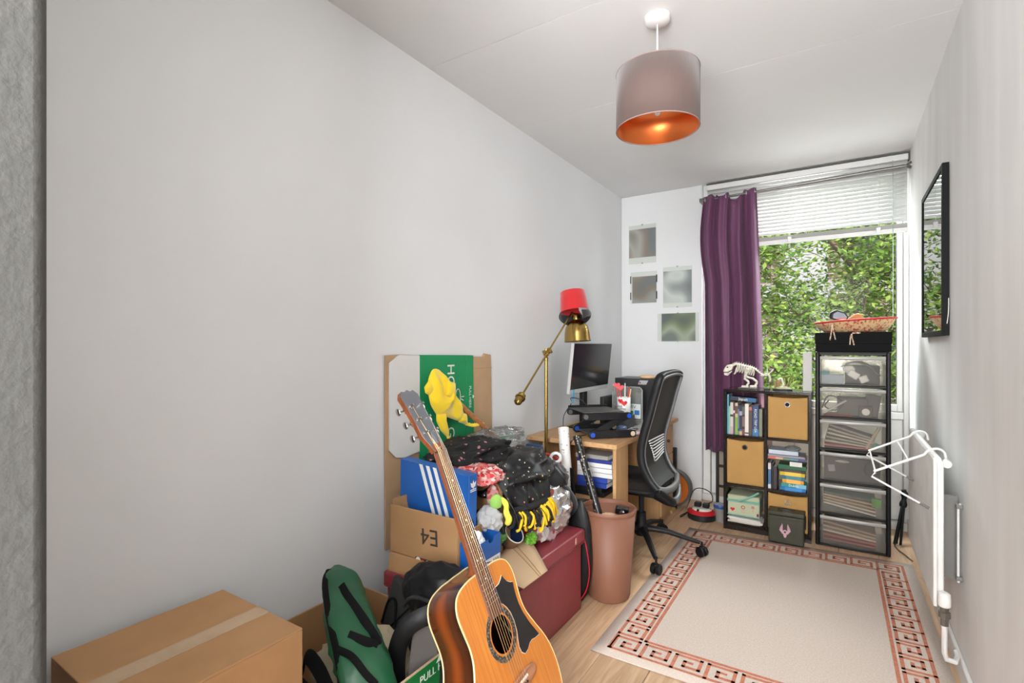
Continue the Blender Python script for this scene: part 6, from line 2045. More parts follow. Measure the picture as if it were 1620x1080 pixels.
# dark folding rack behind the bookcase
rk2 = thing('folding_rack', 'dark folding rack with pale boards standing behind the bookcase', 'rack', (-0.70, 4.03, 0))
for xx in (-0.775, -0.665):
    MB().box(xx - 0.010, xx + 0.010, 4.020, 4.044, 0.0005, 0.85).build('upright', mat('rack_black', (28, 24, 22), 0.5), rk2, bevel=0.002)
for zz in (0.27, 0.40, 0.12):
    MB().box(-0.765, -0.675, 4.022, 4.042, zz, zz + 0.016).build('rung', mat('rack_black', (28, 24, 22), 0.5), rk2)
MB().box(-0.764, -0.676, 4.046, 4.054, 0.02, 0.62).build('board', mat('rack_board', (160, 146, 130), 0.7), rk2)

# ================================================================== BOOKCASE
SX0, SX1, SY0, SY1, SH = -0.635, -0.147, 3.49, 3.78, 0.893
DK = mat('black_brown_foil', (36, 30, 28), 0.16, var=0.15, vscale=30, stretch=(20, 20, 1))
bk_ = thing('cube_bookcase', 'black brown bookcase of six cubes below the window', 'bookcase', ((SX0 + SX1) / 2, 3.63, 0))
MB().box(SX0, SX1, SY0 - 0.002, SY1, SH - 0.016, SH).build('top_board', DK, bk_, bevel=0.001)
for xx in (SX0, SX1 - 0.016):
    MB().box(xx, xx + 0.016, SY0, SY1, 0.0005, SH - 0.016).build('side_board', DK, bk_, bevel=0.001)
XM = (SX0 + SX1) / 2
MB().box(XM - 0.008, XM + 0.008, SY0, SY1 - 0.006, 0.05, SH - 0.016).build('divider', DK, bk_, bevel=0.001)
for zz in (0.590, 0.278, 0.034):
    for a, b_ in ((SX0 + 0.016, XM - 0.008), (XM + 0.008, SX1 - 0.016)):
        MB().box(a, b_, SY0, SY1 - 0.006, zz, zz + 0.016).build('shelf_board', DK, bk_, bevel=0.001)
MB().box(SX0 + 0.016, SX1 - 0.016, SY0 + 0.006, SY0 + 0.02, 0.0005, 0.034).build('plinth', DK, bk_)
LX0, LX1, RX0_, RX1_ = SX0 + 0.018, XM - 0.010, XM + 0.010, SX1 - 0.018

FAB = mat('tan_canvas', (190, 146, 84), 0.85, bump=0.25, bscale=350, var=0.08, vscale=8, sheen=0.2)


def fabric_box(x0, x1, z0, z1, y0, label, ring_dark=True, tilt=0.0):
    t = thing('fabric_box', label, 'storage box', ((x0 + x1) / 2, y0 + 0.12, z0), group='tan boxes in the cube bookcase')
    n_ = 24
    rows = []
    for iv in range(n_ + 1):
        row = []
        for iu in range(n_ + 1):
            u, v = iu / n_, iv / n_
            sag = 0.008 * (v ** 6) * math.sin(PI * u)
            dep = 0.004 * math.sin(PI * u) * math.sin(PI * v) + 0.004 * max(0, ridge((u * 1.6 + v * 1.3 + x0 * 9, v * 1.2, z0 * 7)) - 0.55)
            row.append((x0 + (x1 - x0) * u, y0 - dep, z0 + (z1 - z0) * v - sag))
        rows.append(row)
    fp_ = MB().grid(rows).build('front', FAB, t, solid=0.003, smooth=60)
    MB().box(x0, x0 + 0.004, y0 + 0.004, y0 + 0.25, z0, z1 - 0.002).build('side', FAB, t)
    MB().box(x1 - 0.004, x1, y0 + 0.004, y0 + 0.25, z0, z1 - 0.002).build('side', FAB, t)
    MB().box(x0 + 0.004, x1 - 0.004, y0 + 0.246, y0 + 0.25, z0, z1 - 0.002).build('rear', FAB, t)
    MB().box(x0 + 0.004, x1 - 0.004, y0 + 0.004, y0 + 0.246, z0, z0 + 0.004).build('base', FAB, t)
    MB().tube([(x0 + 0.002, y0 - 0.0005, z1 - 0.002)] + [(x0 + (x1 - x0) * k / 10, y0 - 0.001, z1 - 0.002 - 0.008 * math.sin(PI * k / 10)) for k in range(1, 10)] + [(x1 - 0.002, y0 - 0.0005, z1 - 0.002)], 0.0022, 6).build('top_hem', FAB, t)
    cx, cz = (x0 + x1) / 2, z1 - 0.046
    MB().lathe([(0.0115, 0), (0.0115, 0.003), (0.0165, 0.003), (0.0175, 0.0)], 24, frame((cx, y0 - 0.0065, cz), (1, 0, 0), (0, 0, 1))).build('eyelet', CHROME, fp_)
    MB().lathe([(0, 0.0005), (0.0118, 0.0005)], 24, frame((cx, y0 - 0.0068, cz), (1, 0, 0), (0, 0, 1))).build('eyelet_hole', mat('eyelet_dark', (30, 24, 20), 0.9) if ring_dark else FAB, fp_)
    return t


fabric_box(RX0_ + 0.002, RX1_ - 0.002, 0.6085, 0.862, 3.497, 'tan fabric storage box in the top row of the cube bookcase')
fabric_box(LX0 + 0.002, LX1 - 0.002, 0.2965, 0.578, 3.497, 'tan fabric storage box in the middle row of the cube bookcase')
fabric_box(RX0_ + 0.002, RX1_ - 0.002, 0.0525, 0.270, 3.500, 'tan fabric storage box in the bottom row behind the ammunition tin', ring_dark=False)

# ------------------------------------------------------------------ upright books in the top left cube
Z0 = 0.6065
UP = 'books standing in the top cube'
px0 = 1149.5
UB = [  # left, right (m from cube edge), height, cover, bands, title, label
    (0.000, 0.0085, 0.252, (108, 168, 190), None, None, 'tall pale blue folder at the curtain end of the top cube'),
    (0.0090, 0.0165, 0.178, (150, 196, 168), None, None, 'thin mint green book beside the pale blue folder'),
    (0.0172, 0.0345, 0.202, (206, 198, 192), [(0.0, 0.24, (196, 166, 160)), (0.55, 0.62, (60, 58, 60))], 'ATLAS', 'cream paperback with dark lettering among the upright books'),
    (0.0350, 0.0440, 0.205, (92, 52, 48), [(0.0, 0.5, (72, 62, 92)), (0.66, 0.74, (226, 210, 206))], None, 'maroon and violet book with a white spot beside the cream paperback'),
    (0.0446, 0.0600, 0.200, (196, 178, 148), [(0.0, 0.55, (130, 168, 52)), (0.66, 0.9, (98, 66, 44))], None, 'book with a half cream, half lime green spine'),
    (0.0606, 0.0690, 0.190, (48, 56, 86), [(0.2, 0.85, (110, 118, 146)), (0.0, 0.12, (96, 136, 160))], None, 'slim slate blue book beside the lime green spine'),
    (0.0696, 0.0850, 0.186, (40, 46, 66), [(0.0, 0.12, (214, 176, 116)), (0.12, 0.18, (58, 112, 150)), (0.66, 0.8, (160, 164, 176))], None, 'navy book with a tan foot band'),
    (0.0856, 0.0990, 0.188, (44, 38, 36), [(0.28, 0.62, (126, 100, 90)), (0.0, 0.2, (118, 66, 62)), (0.68, 0.95, (92, 92, 84))], None, 'dark brown book with faded bands next to the white spine'),
    (0.1000, 0.1210, 0.198, (228, 220, 212), [(0.05, 0.09, (40, 44, 52))], 'JOURNEYS', 'thick white spined book in the middle of the top cube'),
    (0.1216, 0.1400, 0.184, (86, 66, 56), [(0.86, 0.97, (182, 104, 92))], None, 'brown book with a salmon square at its top'),
    (0.1420, 0.1760, 0.190, (36, 66, 112), [(0.0, 0.22, (62, 118, 172))], 'ROAD TRIP USA', 'wide blue travel guide titled ROAD TRIP USA'),
    (0.1780, 0.1960, 0.170, (128, 130, 112), None, None, 'grey green book against the divider'),
]
for a, b_, h, cov, band, title, lab in UB:
    ts = None
    tc_ = (236, 236, 232)
    if title == 'ROAD TRIP USA':
        ts = 0.0205
    elif title:
        ts = 0.012
        tc_ = (80, 78, 80)
        title = None
    book('book', lab, 'book', LX0 + 0.001 + a * 1.04, LX0 + 0.001 + b_ * 1.04, 3.512, 3.65, Z0, Z0 + h, cov, group=UP, band=band, title=title, tsize=ts, tcol=tc_)
tag(MB().box(LX1 - 0.034, LX1 - 0.004, 3.66, 3.664, Z0, Z0 + 0.255).build('pink_card', mat('pink_card', (228, 164, 178), 0.6)), 'pink greeting card behind the grey green book', 'card')
bkj = book('guide_book', 'dark blue travel guide titled Japan lying across the upright books', 'book', LX0 + 0.018, LX0 + 0.168, 3.520, 3.62, Z0 + 0.2115, Z0 + 0.238, (30, 44, 62), rot=(0, math.radians(3.5), 0), title='Japan', tsize=0.026, tcol=(226, 224, 216), band=[(0.58, 0.99, (26, 98, 146))])

# ------------------------------------------------------------------ middle right cube: mixed stack
Z0 = 0.2945
MR = 'books in the middle cube'
book('book', 'white and blue spined book standing in the middle cube', 'book', RX0_ + 0.002, RX0_ + 0.018, 3.505, 3.64, Z0, Z0 + 0.155, (70, 110, 150), band=[(0.75, 1.0, (214, 206, 204)), (0.0, 0.16, (222, 218, 210))], group=MR)
book('book', 'slim black book standing next to the white and blue one', 'book', RX0_ + 0.020, RX0_ + 0.030, 3.515, 3.64, Z0, Z0 + 0.150, (38, 34, 36), group=MR)
book('book', 'dark plum book standing in the middle cube', 'book', RX0_ + 0.031, RX0_ + 0.050, 3.508, 3.64, Z0, Z0 + 0.135, (62, 50, 54), group=MR)
LAY = [(0.000, 0.020, 0.066, 0.200, (36, 116, 184), None, 'bright blue book at the foot of the flat stack'),
       (0.0205, 0.044, 0.072, 0.203, (44, 150, 150), 'Dublin', 'teal travel guide titled Dublin near the foot of the flat stack'),
       (0.0450, 0.068, 0.078, 0.190, (222, 158, 56), None, 'orange book under the teal spine in the flat stack'),
       (0.0685, 0.089, 0.074, 0.196, (44, 108, 124), None, 'dark teal book between the orange and yellow ones'),
       (0.0895, 0.112, 0.064, 0.196, (208, 176, 46), None, 'yellow book in the flat stack of the middle cube'),
       (0.1125, 0.126, 0.062, 0.196, (58, 34, 38), None, 'thin maroon book under the green folder'),
       (0.1265, 0.155, 0.056, 0.201, (32, 96, 58), None, 'thick green folder with a white tag on the flat stack')]
for z0, z1, x0, x1, cov, title, lab in LAY:
    bo_ = book('book', lab, 'book', RX0_ + x0 * 1.02, RX0_ + x1 * 1.02, 3.505, 3.64, Z0 + z0, Z0 + z1, cov, group=MR, title=title, tsize=0.020 if title else None, band=[(0.2, 0.85, tuple(min(255, c + 30) for c in cov))] if (not title and z1 - z0 < 0.024) else ([(0.6, 1.0, (120, 190, 214))] if title else None))
tag(MB().box(RX0_ + 0.120, RX0_ + 0.185, 3.5005, 3.5025, Z0 + 0.150, Z0 + 0.176).build('white_tag', WPR), 'small white tag on the thick green folder', 'tag')
zz = Z0 + 0.178
tag(MB().box(RX0_ + 0.002, RX0_ + 0.205, 3.503, 3.645, zz, zz + 0.006).build('shelf_plank', mat('dark_ply', (44, 36, 32), 0.6)), 'thin dark board carrying the magazines in the middle cube', 'board')
cols = [(226, 110, 92), (214, 176, 140), (120, 150, 120), (92, 146, 170), (92, 84, 128)]
mgz = thing('magazine', 'magazine with a rainbow banded spine in the middle cube', 'magazine', (RX0_ + 0.1, 3.57, zz + 0.006))
sp0 = MB().box(RX0_ + 0.003, RX0_ + 0.206, 3.502, 3.645, zz + 0.0065, zz + 0.022).build('pages', mat('paper_232', (232, 226, 212), 0.85), mgz)
for k, cc in enumerate(cols):
    MB().box(RX0_ + 0.003 + 0.0406 * k, RX0_ + 0.003 + 0.0406 * (k + 1), 3.5012, 3.502, zz + 0.0065, zz + 0.022).build('spine_band', mat('band_%d_%d_%d' % cc, cc, 0.5), sp0)
book('magazine', 'lilac grey magazine sticking out over the rainbow one', 'magazine', RX0_ - 0.008 + 0.010, RX0_ + 0.200, 3.488, 3.64, zz + 0.0225, zz + 0.036, (150, 146, 158))
book('document_wallet', 'pale grey document wallet on top of the magazines', 'folder', RX0_ + 0.006, RX0_ + 0.165, 3.498, 3.64, zz + 0.0365, zz + 0.062, (196, 204, 214))
tag(blob((RX0_ + 0.135, 3.53, zz + 0.075), (0.04, 0.03, 0.016), seed=91, amp=0.4, freq=2, sub=4).build('plastic_sleeve', clear('sleeve_clear', (224, 232, 232), haze=0.3, gloss=0.6)), 'crumpled clear plastic sleeve on the document wallet', 'plastic sleeve')

# ------------------------------------------------------------------ bottom left cube: papers and sewing basket
Z0 = 0.0505
for k in range(3):
    rows = []
    for iv in range(7):
        rows.append([(LX0 + 0.006 + 0.012 * (k % 2) + 0.19 * iu / 8, 3.497 + 0.14 * iv / 6 - 0.004 * k, Z0 + 0.004 + 0.012 * k - 0.006 * (iu / 8) * (k > 0) + 0.0008 * math.sin(iu + k)) for iu in range(9)])
    tag(MB().grid(rows).build('paper_bundle', mat('paper_white_%d' % k, (226 - 14 * (k == 0), 222 - 20 * (k == 0), 216 - 34 * (k == 0)), 0.85), solid=0.009, smooth=40, offset=0), ('brown edged paper bundle at the bottom of the cube' if k == 0 else 'white paper bundle in the middle under the sewing basket' if k == 1 else 'white paper bundle directly under the sewing basket'), 'papers', 'papers under the sewing basket')
sw = thing('sewing_basket', 'mint sewing basket with a braided handle and sewing motifs in the bookcase', 'sewing basket', (LX0 + 0.1, 3.58, 0.095))
SWF = dots('sewing_print', (186, 190, 160), [(186, 190, 160), (206, 170, 140), (186, 190, 160)], scale=26, size=0.2, rough=0.85, keep=0.5)
MINT = mat('mint_trim', (120, 178, 158), 0.7)
wx0, wx1 = LX0 + 0.004, LX0 + 0.190
MB().box(wx0, wx1, 3.505, 3.70, 0.094, 0.180).build('body', SWF, sw, bevel=0.006)
MB().box(wx0 - 0.001, wx1 + 0.001, 3.503, 3.702, 0.187, 0.222).build('lid', SWF, sw, bevel=0.010, seg=3)
for zz in (0.183, 0.190):
    MB().box(wx0 - 0.002, wx1 + 0.002, 3.5015, 3.703, zz - 0.003, zz + 0.003).build('trim', MINT, sw)
MB().box(wx0, wx1, 3.5035, 3.505, 0.094, 0.100).build('trim', MINT, sw)
MB().tube(spline([(wx0 + 0.070, 3.492, 0.188), (wx0 + 0.11, 3.486, 0.210), (wx0 + 0.15, 3.486, 0.234), (wx0 + 0.184, 3.490, 0.258)], 6), 0.0085, 8, flat=(0.5, 1)).build('handle', mat('mint_braid', (136, 196, 176), 0.7), sw)
fm = frame((0, 3.5043, 0), (1, 0, 0), (0, 0, 1))
MB().prism(heart(wx0 + 0.030, 0.130, 0.00085), 0, 0.0006, fm).build('heart_motif', HRED, sw)
MB().tube([(wx0 + 0.092 + 0.010 * math.cos(a), 3.504, 0.150 + 0.009 * math.sin(a)) for a in [k * PI / 8 for k in range(16)]], 0.0022, 6, closed=True).build('scissor_motif', mat('motif_rust', (176, 84, 62), 0.7), sw)
for dx in (-0.006, 0.006):
    MB().box(wx0 + 0.090 + dx, wx0 + 0.094 + dx, 3.503, 3.5045, 0.112, 0.142).build('scissor_motif', mat('motif_pink', (206, 160, 140), 0.7), sw)
MB().box(wx0 + 0.146, wx0 + 0.151, 3.503, 3.5045, 0.125, 0.150).build('dummy_motif', mat('motif_pink', (206, 160, 140), 0.7), sw)
MB().prism([(wx0 + 0.138, 0.150), (wx0 + 0.159, 0.150), (wx0 + 0.155, 0.166), (wx0 + 0.142, 0.166)], 0, 0.0006, fm).build('dummy_motif', mat('motif_rose', (196, 130, 120), 0.7), sw)
MB().prism([(wx0 + 0.170, 0.104), (wx0 + 0.182, 0.104), (wx0 + 0.182, 0.122), (wx0 + 0.170, 0.122)], 0, 0.0006, fm).build('reel_motif', mat('motif_plum', (128, 52, 76), 0.7), sw)

# ------------------------------------------------------------------ models on top of the bookcase
BONE = mat('bone_plastic', (232, 226, 208), 0.5, var=0.25, vscale=60)
TZ = SH
dn = thing('dinosaur_skeleton', 'white model dinosaur skeleton on the bookcase against the curtain', 'model', (-0.54, 3.60, TZ))
DX = lambda x_, z_, y_=0.0: (x_, 3.60 + y_, z_)
spine = spline([DX(-0.612, 1.030), DX(-0.575, 1.052), DX(-0.520, 1.040), DX(-0.470, 1.026), DX(-0.425, 0.990), DX(-0.390, 0.985), DX(-0.365, 1.022)], 8)
MB().tube(spine, [0.007 - 0.0000 * k for k in range(20)] + [max(0.0015, 0.007 - 0.00022 * (k * 1.0)) for k in range(len(spine) - 20)], 7).build('spine', BONE, dn)
for k in range(2, len(spine) - 3, 2):
    p = spine[k]
    MB().tube([p, p + Vector((0.004, 0, 0.020 * (1 - k / len(spine) * 0.6)))], [0.004, 0.0012], 5).build('vertebra', BONE, dn)
for k in range(9, 25, 2):
    p = spine[k]
    for sg in (-1, 1):
        MB().tube(spline([p, p + Vector((0.002, sg * 0.022, -0.012)), p + Vector((0.004, sg * 0.024, -0.034)), p + Vector((0.0, sg * 0.010, -0.052))], 4), 0.0024, 5).build('rib', BONE, dn)
sk = MB().prism([(-0.655, 1.000), (-0.648, 1.022), (-0.632, 1.044), (-0.606, 1.050), (-0.596, 1.030), (-0.604, 1.012), (-0.630, 0.998)], -0.015, 0.015, frame((0, 3.60, 0), (1, 0, 0), (0, 0, 1))).build('skull', BONE, dn, bevel=0.005)
MB().prism([(-0.651, 0.992), (-0.628, 0.990), (-0.602, 1.008), (-0.604, 0.998), (-0.628, 0.974), (-0.648, 0.978)], -0.012, 0.012, frame((0, 3.60, 0), (1, 0, 0), (0, 0, 1))).build('jaw', BONE, dn, bevel=0.003)
for k in range(5):
    MB().tube([DX(-0.650 + 0.009 * k, 1.000), DX(-0.649 + 0.009 * k, 0.991)], [0.0022, 0.0006], 5).build('tooth', BONE, sk)
MB().ball(DX(-0.628, 1.030, -0.0145), (0.006, 0.003, 0.005), 10, 6).build('eye_socket', mat('socket_dark', (70, 56, 44), 0.8), sk)
for sg in (-1, 1):
    o_ = 0.018 * sg
    lx = 0.022 * sg
    MB().tube(spline([DX(-0.505, 1.022, o_), DX(-0.520, 0.975, o_), DX(-0.498 + lx, 0.958, o_)], 5), [0.012, 0.011, 0.010, 0.009, 0.009, 0.009, 0.008, 0.007, 0.007, 0.006, 0.006], 7).build('thigh', BONE, dn)
    MB().tube(spline([DX(-0.505 + lx, 0.962, o_), DX(-0.478 + lx, 0.938, o_), DX(-0.488 + lx, 0.915, o_)], 5), 0.007, 7).build('shin', BONE, dn)
    MB().box(-0.520 + lx, -0.478 + lx, 3.60 + o_ - 0.010, 3.60 + o_ + 0.010, TZ + 0.0085, TZ + 0.022).build('foot', BONE, dn, bevel=0.004)
    MB().tube(spline([DX(-0.572, 1.030, o_ * .8), DX(-0.580, 1.000, o_), DX(-0.588, 0.985, o_)], 4), 0.0035, 6).build('arm', BONE, dn)
MB().box(-0.560, -0.455, 3.56, 3.64, TZ + 0.0005, TZ + 0.008).build('plinth', mat('plinth_brown', (72, 60, 52), 0.5), dn, bevel=0.001)
sm = thing('flying_skeleton', 'small winged skeleton model on a thin rod stand', 'model', (-0.395, 3.60, TZ))
MB().box(-0.412, -0.378, 3.585, 3.615, TZ + 0.0005, TZ + 0.010).build('stand', BLACK, sm, bevel=0.001)
MB().cyl((-0.395, 3.60, TZ + 0.008), (-0.395, 3.60, TZ + 0.085), 0.0016, n=6).build('rod', mat('rod_dark', (70, 50, 50), 0.4), sm)
MB().tube(spline([(-0.418, 3.60, TZ + 0.088), (-0.400, 3.60, TZ + 0.098), (-0.385, 3.60, TZ + 0.092), (-0.378, 3.60, TZ + 0.070), (-0.380, 3.60, TZ + 0.052)], 4), 0.006, 7).build('body', BONE, sm)
MB().tube(spline([(-0.392, 3.598, TZ + 0.096), (-0.393, 3.595, TZ + 0.125), (-0.394, 3.59, TZ + 0.158)], 4), [0.005, 0.005, 0.005, 0.004, 0.004, 0.004, 0.003, 0.003, 0.002], 6).build('wing', BONE, sm)
MB().tube(spline([(-0.40, 3.60, TZ + 0.095), (-0.372, 3.61, TZ + 0.112), (-0.360, 3.62, TZ + 0.130)], 4), 0.003, 6).build('wing', BONE, sm)
MB().ball((-0.424, 3.60, TZ + 0.090), (0.011, 0.006, 0.006), 10, 6).build('head', BONE, sm)
dm = thing('diorama', 'small display model of bones and stumps on a dark oval base', 'model', (-0.31, 3.58, TZ))
MB().lathe([(0, 0.0005), (0.055, 0.0005), (0.055, 0.010), (0, 0.012)], 28, Matrix.Translation((-0.307, 3.585, TZ)), sy=0.6).build('base', mat('diorama_base', (52, 48, 44), 0.6), dm)
for k, (dx, hh) in enumerate(((-0.040, 0.062), (-0.028, 0.068), (-0.016, 0.060))):
    MB().tube(spline([(-0.307 + dx, 3.585, TZ + 0.008), (-0.307 + dx + 0.002, 3.586, TZ + hh * .5), (-0.307 + dx, 3.585, TZ + hh)], 3), 0.0065, 7).build('stump', mat('stump_tan', (176, 146, 100), 0.7, var=0.4, vscale=80), dm)
MB().tube(spline([(-0.330, 3.58, TZ + 0.066), (-0.315, 3.58, TZ + 0.074), (-0.305, 3.58, TZ + 0.055), (-0.300, 3.58, TZ + 0.030)], 5), 0.006, 7).build('bone', BONE, dm)
for k in range(6):
    a = k * 1.05
    MB().tube(spline([(-0.285, 3.585, TZ + 0.010), (-0.280 + 0.018 * math.cos(a), 3.585 + 0.012 * math.sin(a), TZ + 0.045), (-0.275 + 0.026 * math.cos(a), 3.585 + 0.018 * math.sin(a), TZ + 0.082)], 4), 0.0028, 5).build('twig', mat('twig_brown', (124, 92, 68), 0.8), dm)
blob((-0.300, 3.582, TZ + 0.014), (0.042, 0.022, 0.012), seed=95, amp=0.4, freq=2.5, sub=3).build('moss', mat('pale_moss', (196, 198, 160), 0.9), dm)
tag(MB().box(-0.198, -0.150, 3.615, 3.628, SH + 0.0005, 1.132).build('white_folder', mat('white_card_folder', (204, 202, 196), 0.6), bevel=0.001), 'pale card folder standing on the bookcase beside the drawer tower', 'folder')

# ------------------------------------------------------------------ ammunition tin
am = thing('ammunition_tin', 'olive green metal ammunition tin with a pale winged emblem on the rug edge', 'tin', (-0.275, 3.43, 0.007))
OLV = mat('olive_paint', (62, 62, 48), 0.45, var=0.2, vscale=25)
ax0, ax1, ay0, ay1 = -0.366, -0.180, 3.388, 3.484
MB().box(ax0, ax1, ay0, ay1, 0.0075, 0.168).build('body', OLV, am, bevel=0.006)
MB().box(ax0 - 0.003, ax1 + 0.003, ay0 - 0.003, ay1 + 0.002, 0.170, 0.194).build('lid', OLV, am, bevel=0.005)
MB().box(ax0 + 0.006, ax1 - 0.006, ay0 - 0.002, ay0, 0.018, 0.150).build('front_panel', OLV, am, bevel=0.0015)
MB().tube([(ax0 + 0.05, 3.436, 0.194), (ax0 + 0.05, 3.436, 0.199), (ax1 - 0.05, 3.436, 0.199), (ax1 - 0.05, 3.436, 0.194)], 0.003, 8).build('handle', BLACKM, am)
MB().box(ax1 + 0.003, ax1 + 0.008, 3.42, 3.45, 0.10, 0.175).build('latch', BLACKM, am, bevel=0.001)
EMB = mat('emblem_pink', (206, 164, 178), 0.6)
em = frame(((ax0 + ax1) / 2 - 0.004, ay0 - 0.0022, 0.088), (1, 0, 0), (0, 0, 1))
for sg in (-1, 1):
    for k in range(4):
        a0 = 0.012 + 0.0045 * k
        MB().prism([(sg * a0, -0.024 + 0.006 * k), (sg * (a0 + 0.004), -0.020 + 0.006 * k), (sg * (0.016 + 0.005 * k * 0.6), 0.042 - 0.008 * k), (sg * (0.012 + 0.003 * k), 0.030 - 0.006 * k)], 0, 0.0005, em).build('emblem_feather', EMB, am)
MB().prism([(0.013 * math.cos(a), -0.012 + 0.015 * math.sin(a)) for a in [k * PI / 8 for k in range(16)]], 0, 0.0006, em).build('emblem_disc', EMB, am)
MB().prism([(-0.010, -0.026), (0.010, -0.026), (0.004, -0.042), (-0.004, -0.042)], 0, 0.0006, em).build('emblem_tail', EMB, am)
MB().prism([(0.006 * math.cos(a), -0.010 + 0.006 * math.sin(a)) for a in [k * PI / 6 for k in range(12)]], 0.0006, 0.001, em).build('emblem_centre', OLV, am)

# ================================================================== DRAWER TOWER
TX0, TX1, TY0, TY1, TH = -0.128, 0.232, 3.50, 3.87, 1.136
tw = thing('drawer_tower', 'tall black drawer tower with six see-through plastic drawers', 'drawers', ((TX0 + TX1) / 2, 3.68, 0))
TB = mat('tower_black', (20, 19, 20), 0.45, spec=0.3)
for xx in (TX0, TX1 - 0.022):
    for yy in (TY0, TY1 - 0.025):
        MB().box(xx, xx + 0.022, yy, yy + 0.025, 0.0005, TH - 0.001).build('post', TB, tw, bevel=0.008, seg=3)
PIT = (TH - 0.022) / 6.0
for k in range(7):
    zz = k * PIT + 0.002
    MB().box(TX0 + 0.020, TX1 - 0.020, TY0 + 0.004, TY1 - 0.004, zz, zz + 0.014).build('shelf_frame', TB, tw, bevel=0.003)
MB().box(TX0 + 0.002, TX1 - 0.002, TY0 + 0.004, TY1 - 0.002, TH - 0.010, TH).build('top_panel', TB, tw, bevel=0.004)
for xx in (TX0 + 0.008, TX1 - 0.012):
    MB().box(xx, xx + 0.004, TY0 + 0.025, TY1 - 0.025, 0.02, TH - 0.02).build('side_panel', TB, tw)
PLA = clear('drawer_plastic', (240, 238, 234), haze=0.06, keep=0.4, rough=0.18, gloss=0.35)
PLF = clear('drawer_front_plastic', (242, 240, 236), haze=0.10, keep=0.2, rough=0.3, gloss=0.0)
PLR = clear('drawer_rim_plastic', (222, 219, 214), haze=0.7, rough=0.3, gloss=0.3)
dx0, dx1 = TX0 + 0.024, TX1 - 0.024
for k in range(6):
    z0 = k * PIT + 0.019
    z1 = (k + 1) * PIT - 0.004
    rows = []
    for iv in range(9):
        v = iv / 8
        rows.append([(dx0 + (dx1 - dx0) * iu / 16, TY0 - 0.002 - 0.010 * math.sin(PI * iu / 16) * (0.6 + 0.4 * v), z0 + (z1 - z0) * v) for iu in range(17)])
    f_ = MB().grid(rows).build('drawer', PLF, tw, solid=0.002, smooth=60)
    rim = MB().tube([(dx0 + (dx1 - dx0) * iu / 16, TY0 - 0.004 - 0.0105 * math.sin(PI * iu / 16), z1 - 0.010) for iu in range(17)], 0.010, 8, flat=(1.0, 0.4), up=(0, 0, 1)).build('pull_rim', PLR, f_)
    MB().box(dx0, dx0 + 0.002, TY0, TY1 - 0.03, z0, z1 - 0.012).build('drawer_side', PLA, f_)
    MB().box(dx1 - 0.002, dx1, TY0, TY1 - 0.03, z0, z1 - 0.012).build('drawer_side', PLA, f_)
    MB().box(dx0, dx1, TY0, TY1 - 0.03, z0, z0 + 0.002).build('drawer_floor', PLA, f_)
    MB().box(dx0, dx1, TY1 - 0.032, TY1 - 0.03, z0, z1 - 0.012).build('drawer_rear', PLA, f_)


def zin(k):
    return k * PIT + 0.022


def item_box(name, lab, cat, k, x0, x1, y0, y1, h, col, rough=0.6, dz=0.0, rot=0.0):
    M = Matrix.Translation(((x0 + x1) / 2, (y0 + y1) / 2, zin(k) + dz)) @ Matrix.Rotation(rot, 4, 'Y')
    o = MB().box(-(x1 - x0) / 2, (x1 - x0) / 2, -(y1 - y0) / 2, (y1 - y0) / 2, 0, h, M=M).build(name, mat('item_%d_%d_%d' % col, col, rough), bevel=0.003)
    return tag(o, lab, cat)


def cable(name, lab, k, pts, r_, col):
    return tag(MB().tube(spline([(p[0], p[1], zin(k) + p[2]) for p in pts], 8), r_, 7).build(name, mat('cable_%d' % col[0], col, 0.5)), lab, 'cable')


# drawer 6 (top)
item_box('leaflet_box', 'pale blue leaflet box at the front of the top drawer', 'box', 5, -0.098, 0.012, 3.515, 3.56, 0.052, (176, 190, 208))
item_box('teal_packet', 'teal packet on the leaflet box in the top drawer', 'packet', 5, -0.098, -0.058, 3.516, 3.555, 0.018, (64, 156, 170), dz=0.0525)
tag(blob((0.038, 3.53, zin(5) + 0.085), (0.030, 0.012, 0.022), seed=101, amp=0.3, freq=2, sub=3).build('white_adapter', mat('white_plastic', (232, 232, 232), 0.4)), 'white plug adapter high in the top drawer', 'adapter')
tag(MB().box(-0.028, 0.028, -0.014, 0.014, -0.02, 0.02, M=Matrix.Translation((0.06, 3.532, zin(5) + 0.055)) @ Matrix.Rotation(0.6, 4, 'Y')).build('white_charger', mat('white_plastic', (232, 232, 232), 0.4), bevel=0.006), 'white charger block tilted in the top drawer', 'charger')
tag(MB().box(-0.022, 0.022, -0.014, 0.014, -0.02, 0.02, M=Matrix.Translation((0.108, 3.532, zin(5) + 0.030)) @ Matrix.Rotation(-0.4, 4, 'Y')).build('white_charger', mat('white_plastic', (232, 232, 232), 0.4), bevel=0.006), 'white charger cube low in the top drawer', 'charger')
item_box('black_case', 'black case at the back of the top drawer', 'case', 5, 0.02, 0.185, 3.56, 3.72, 0.105, (48, 46, 46))
cable('grey_cable', 'grey cable arching across the top drawer', 5, [(0.0, 3.53, 0.10), (0.06, 3.53, 0.125), (0.13, 3.53, 0.105), (0.17, 3.53, 0.06)], 0.004, (96, 94, 92))
cable('black_cable', 'black cable curving down in the top drawer', 5, [(0.02, 3.545, 0.115), (0.09, 3.545, 0.130), (0.15, 3.545, 0.095), (0.185, 3.54, 0.05)], 0.005, (30, 30, 30))
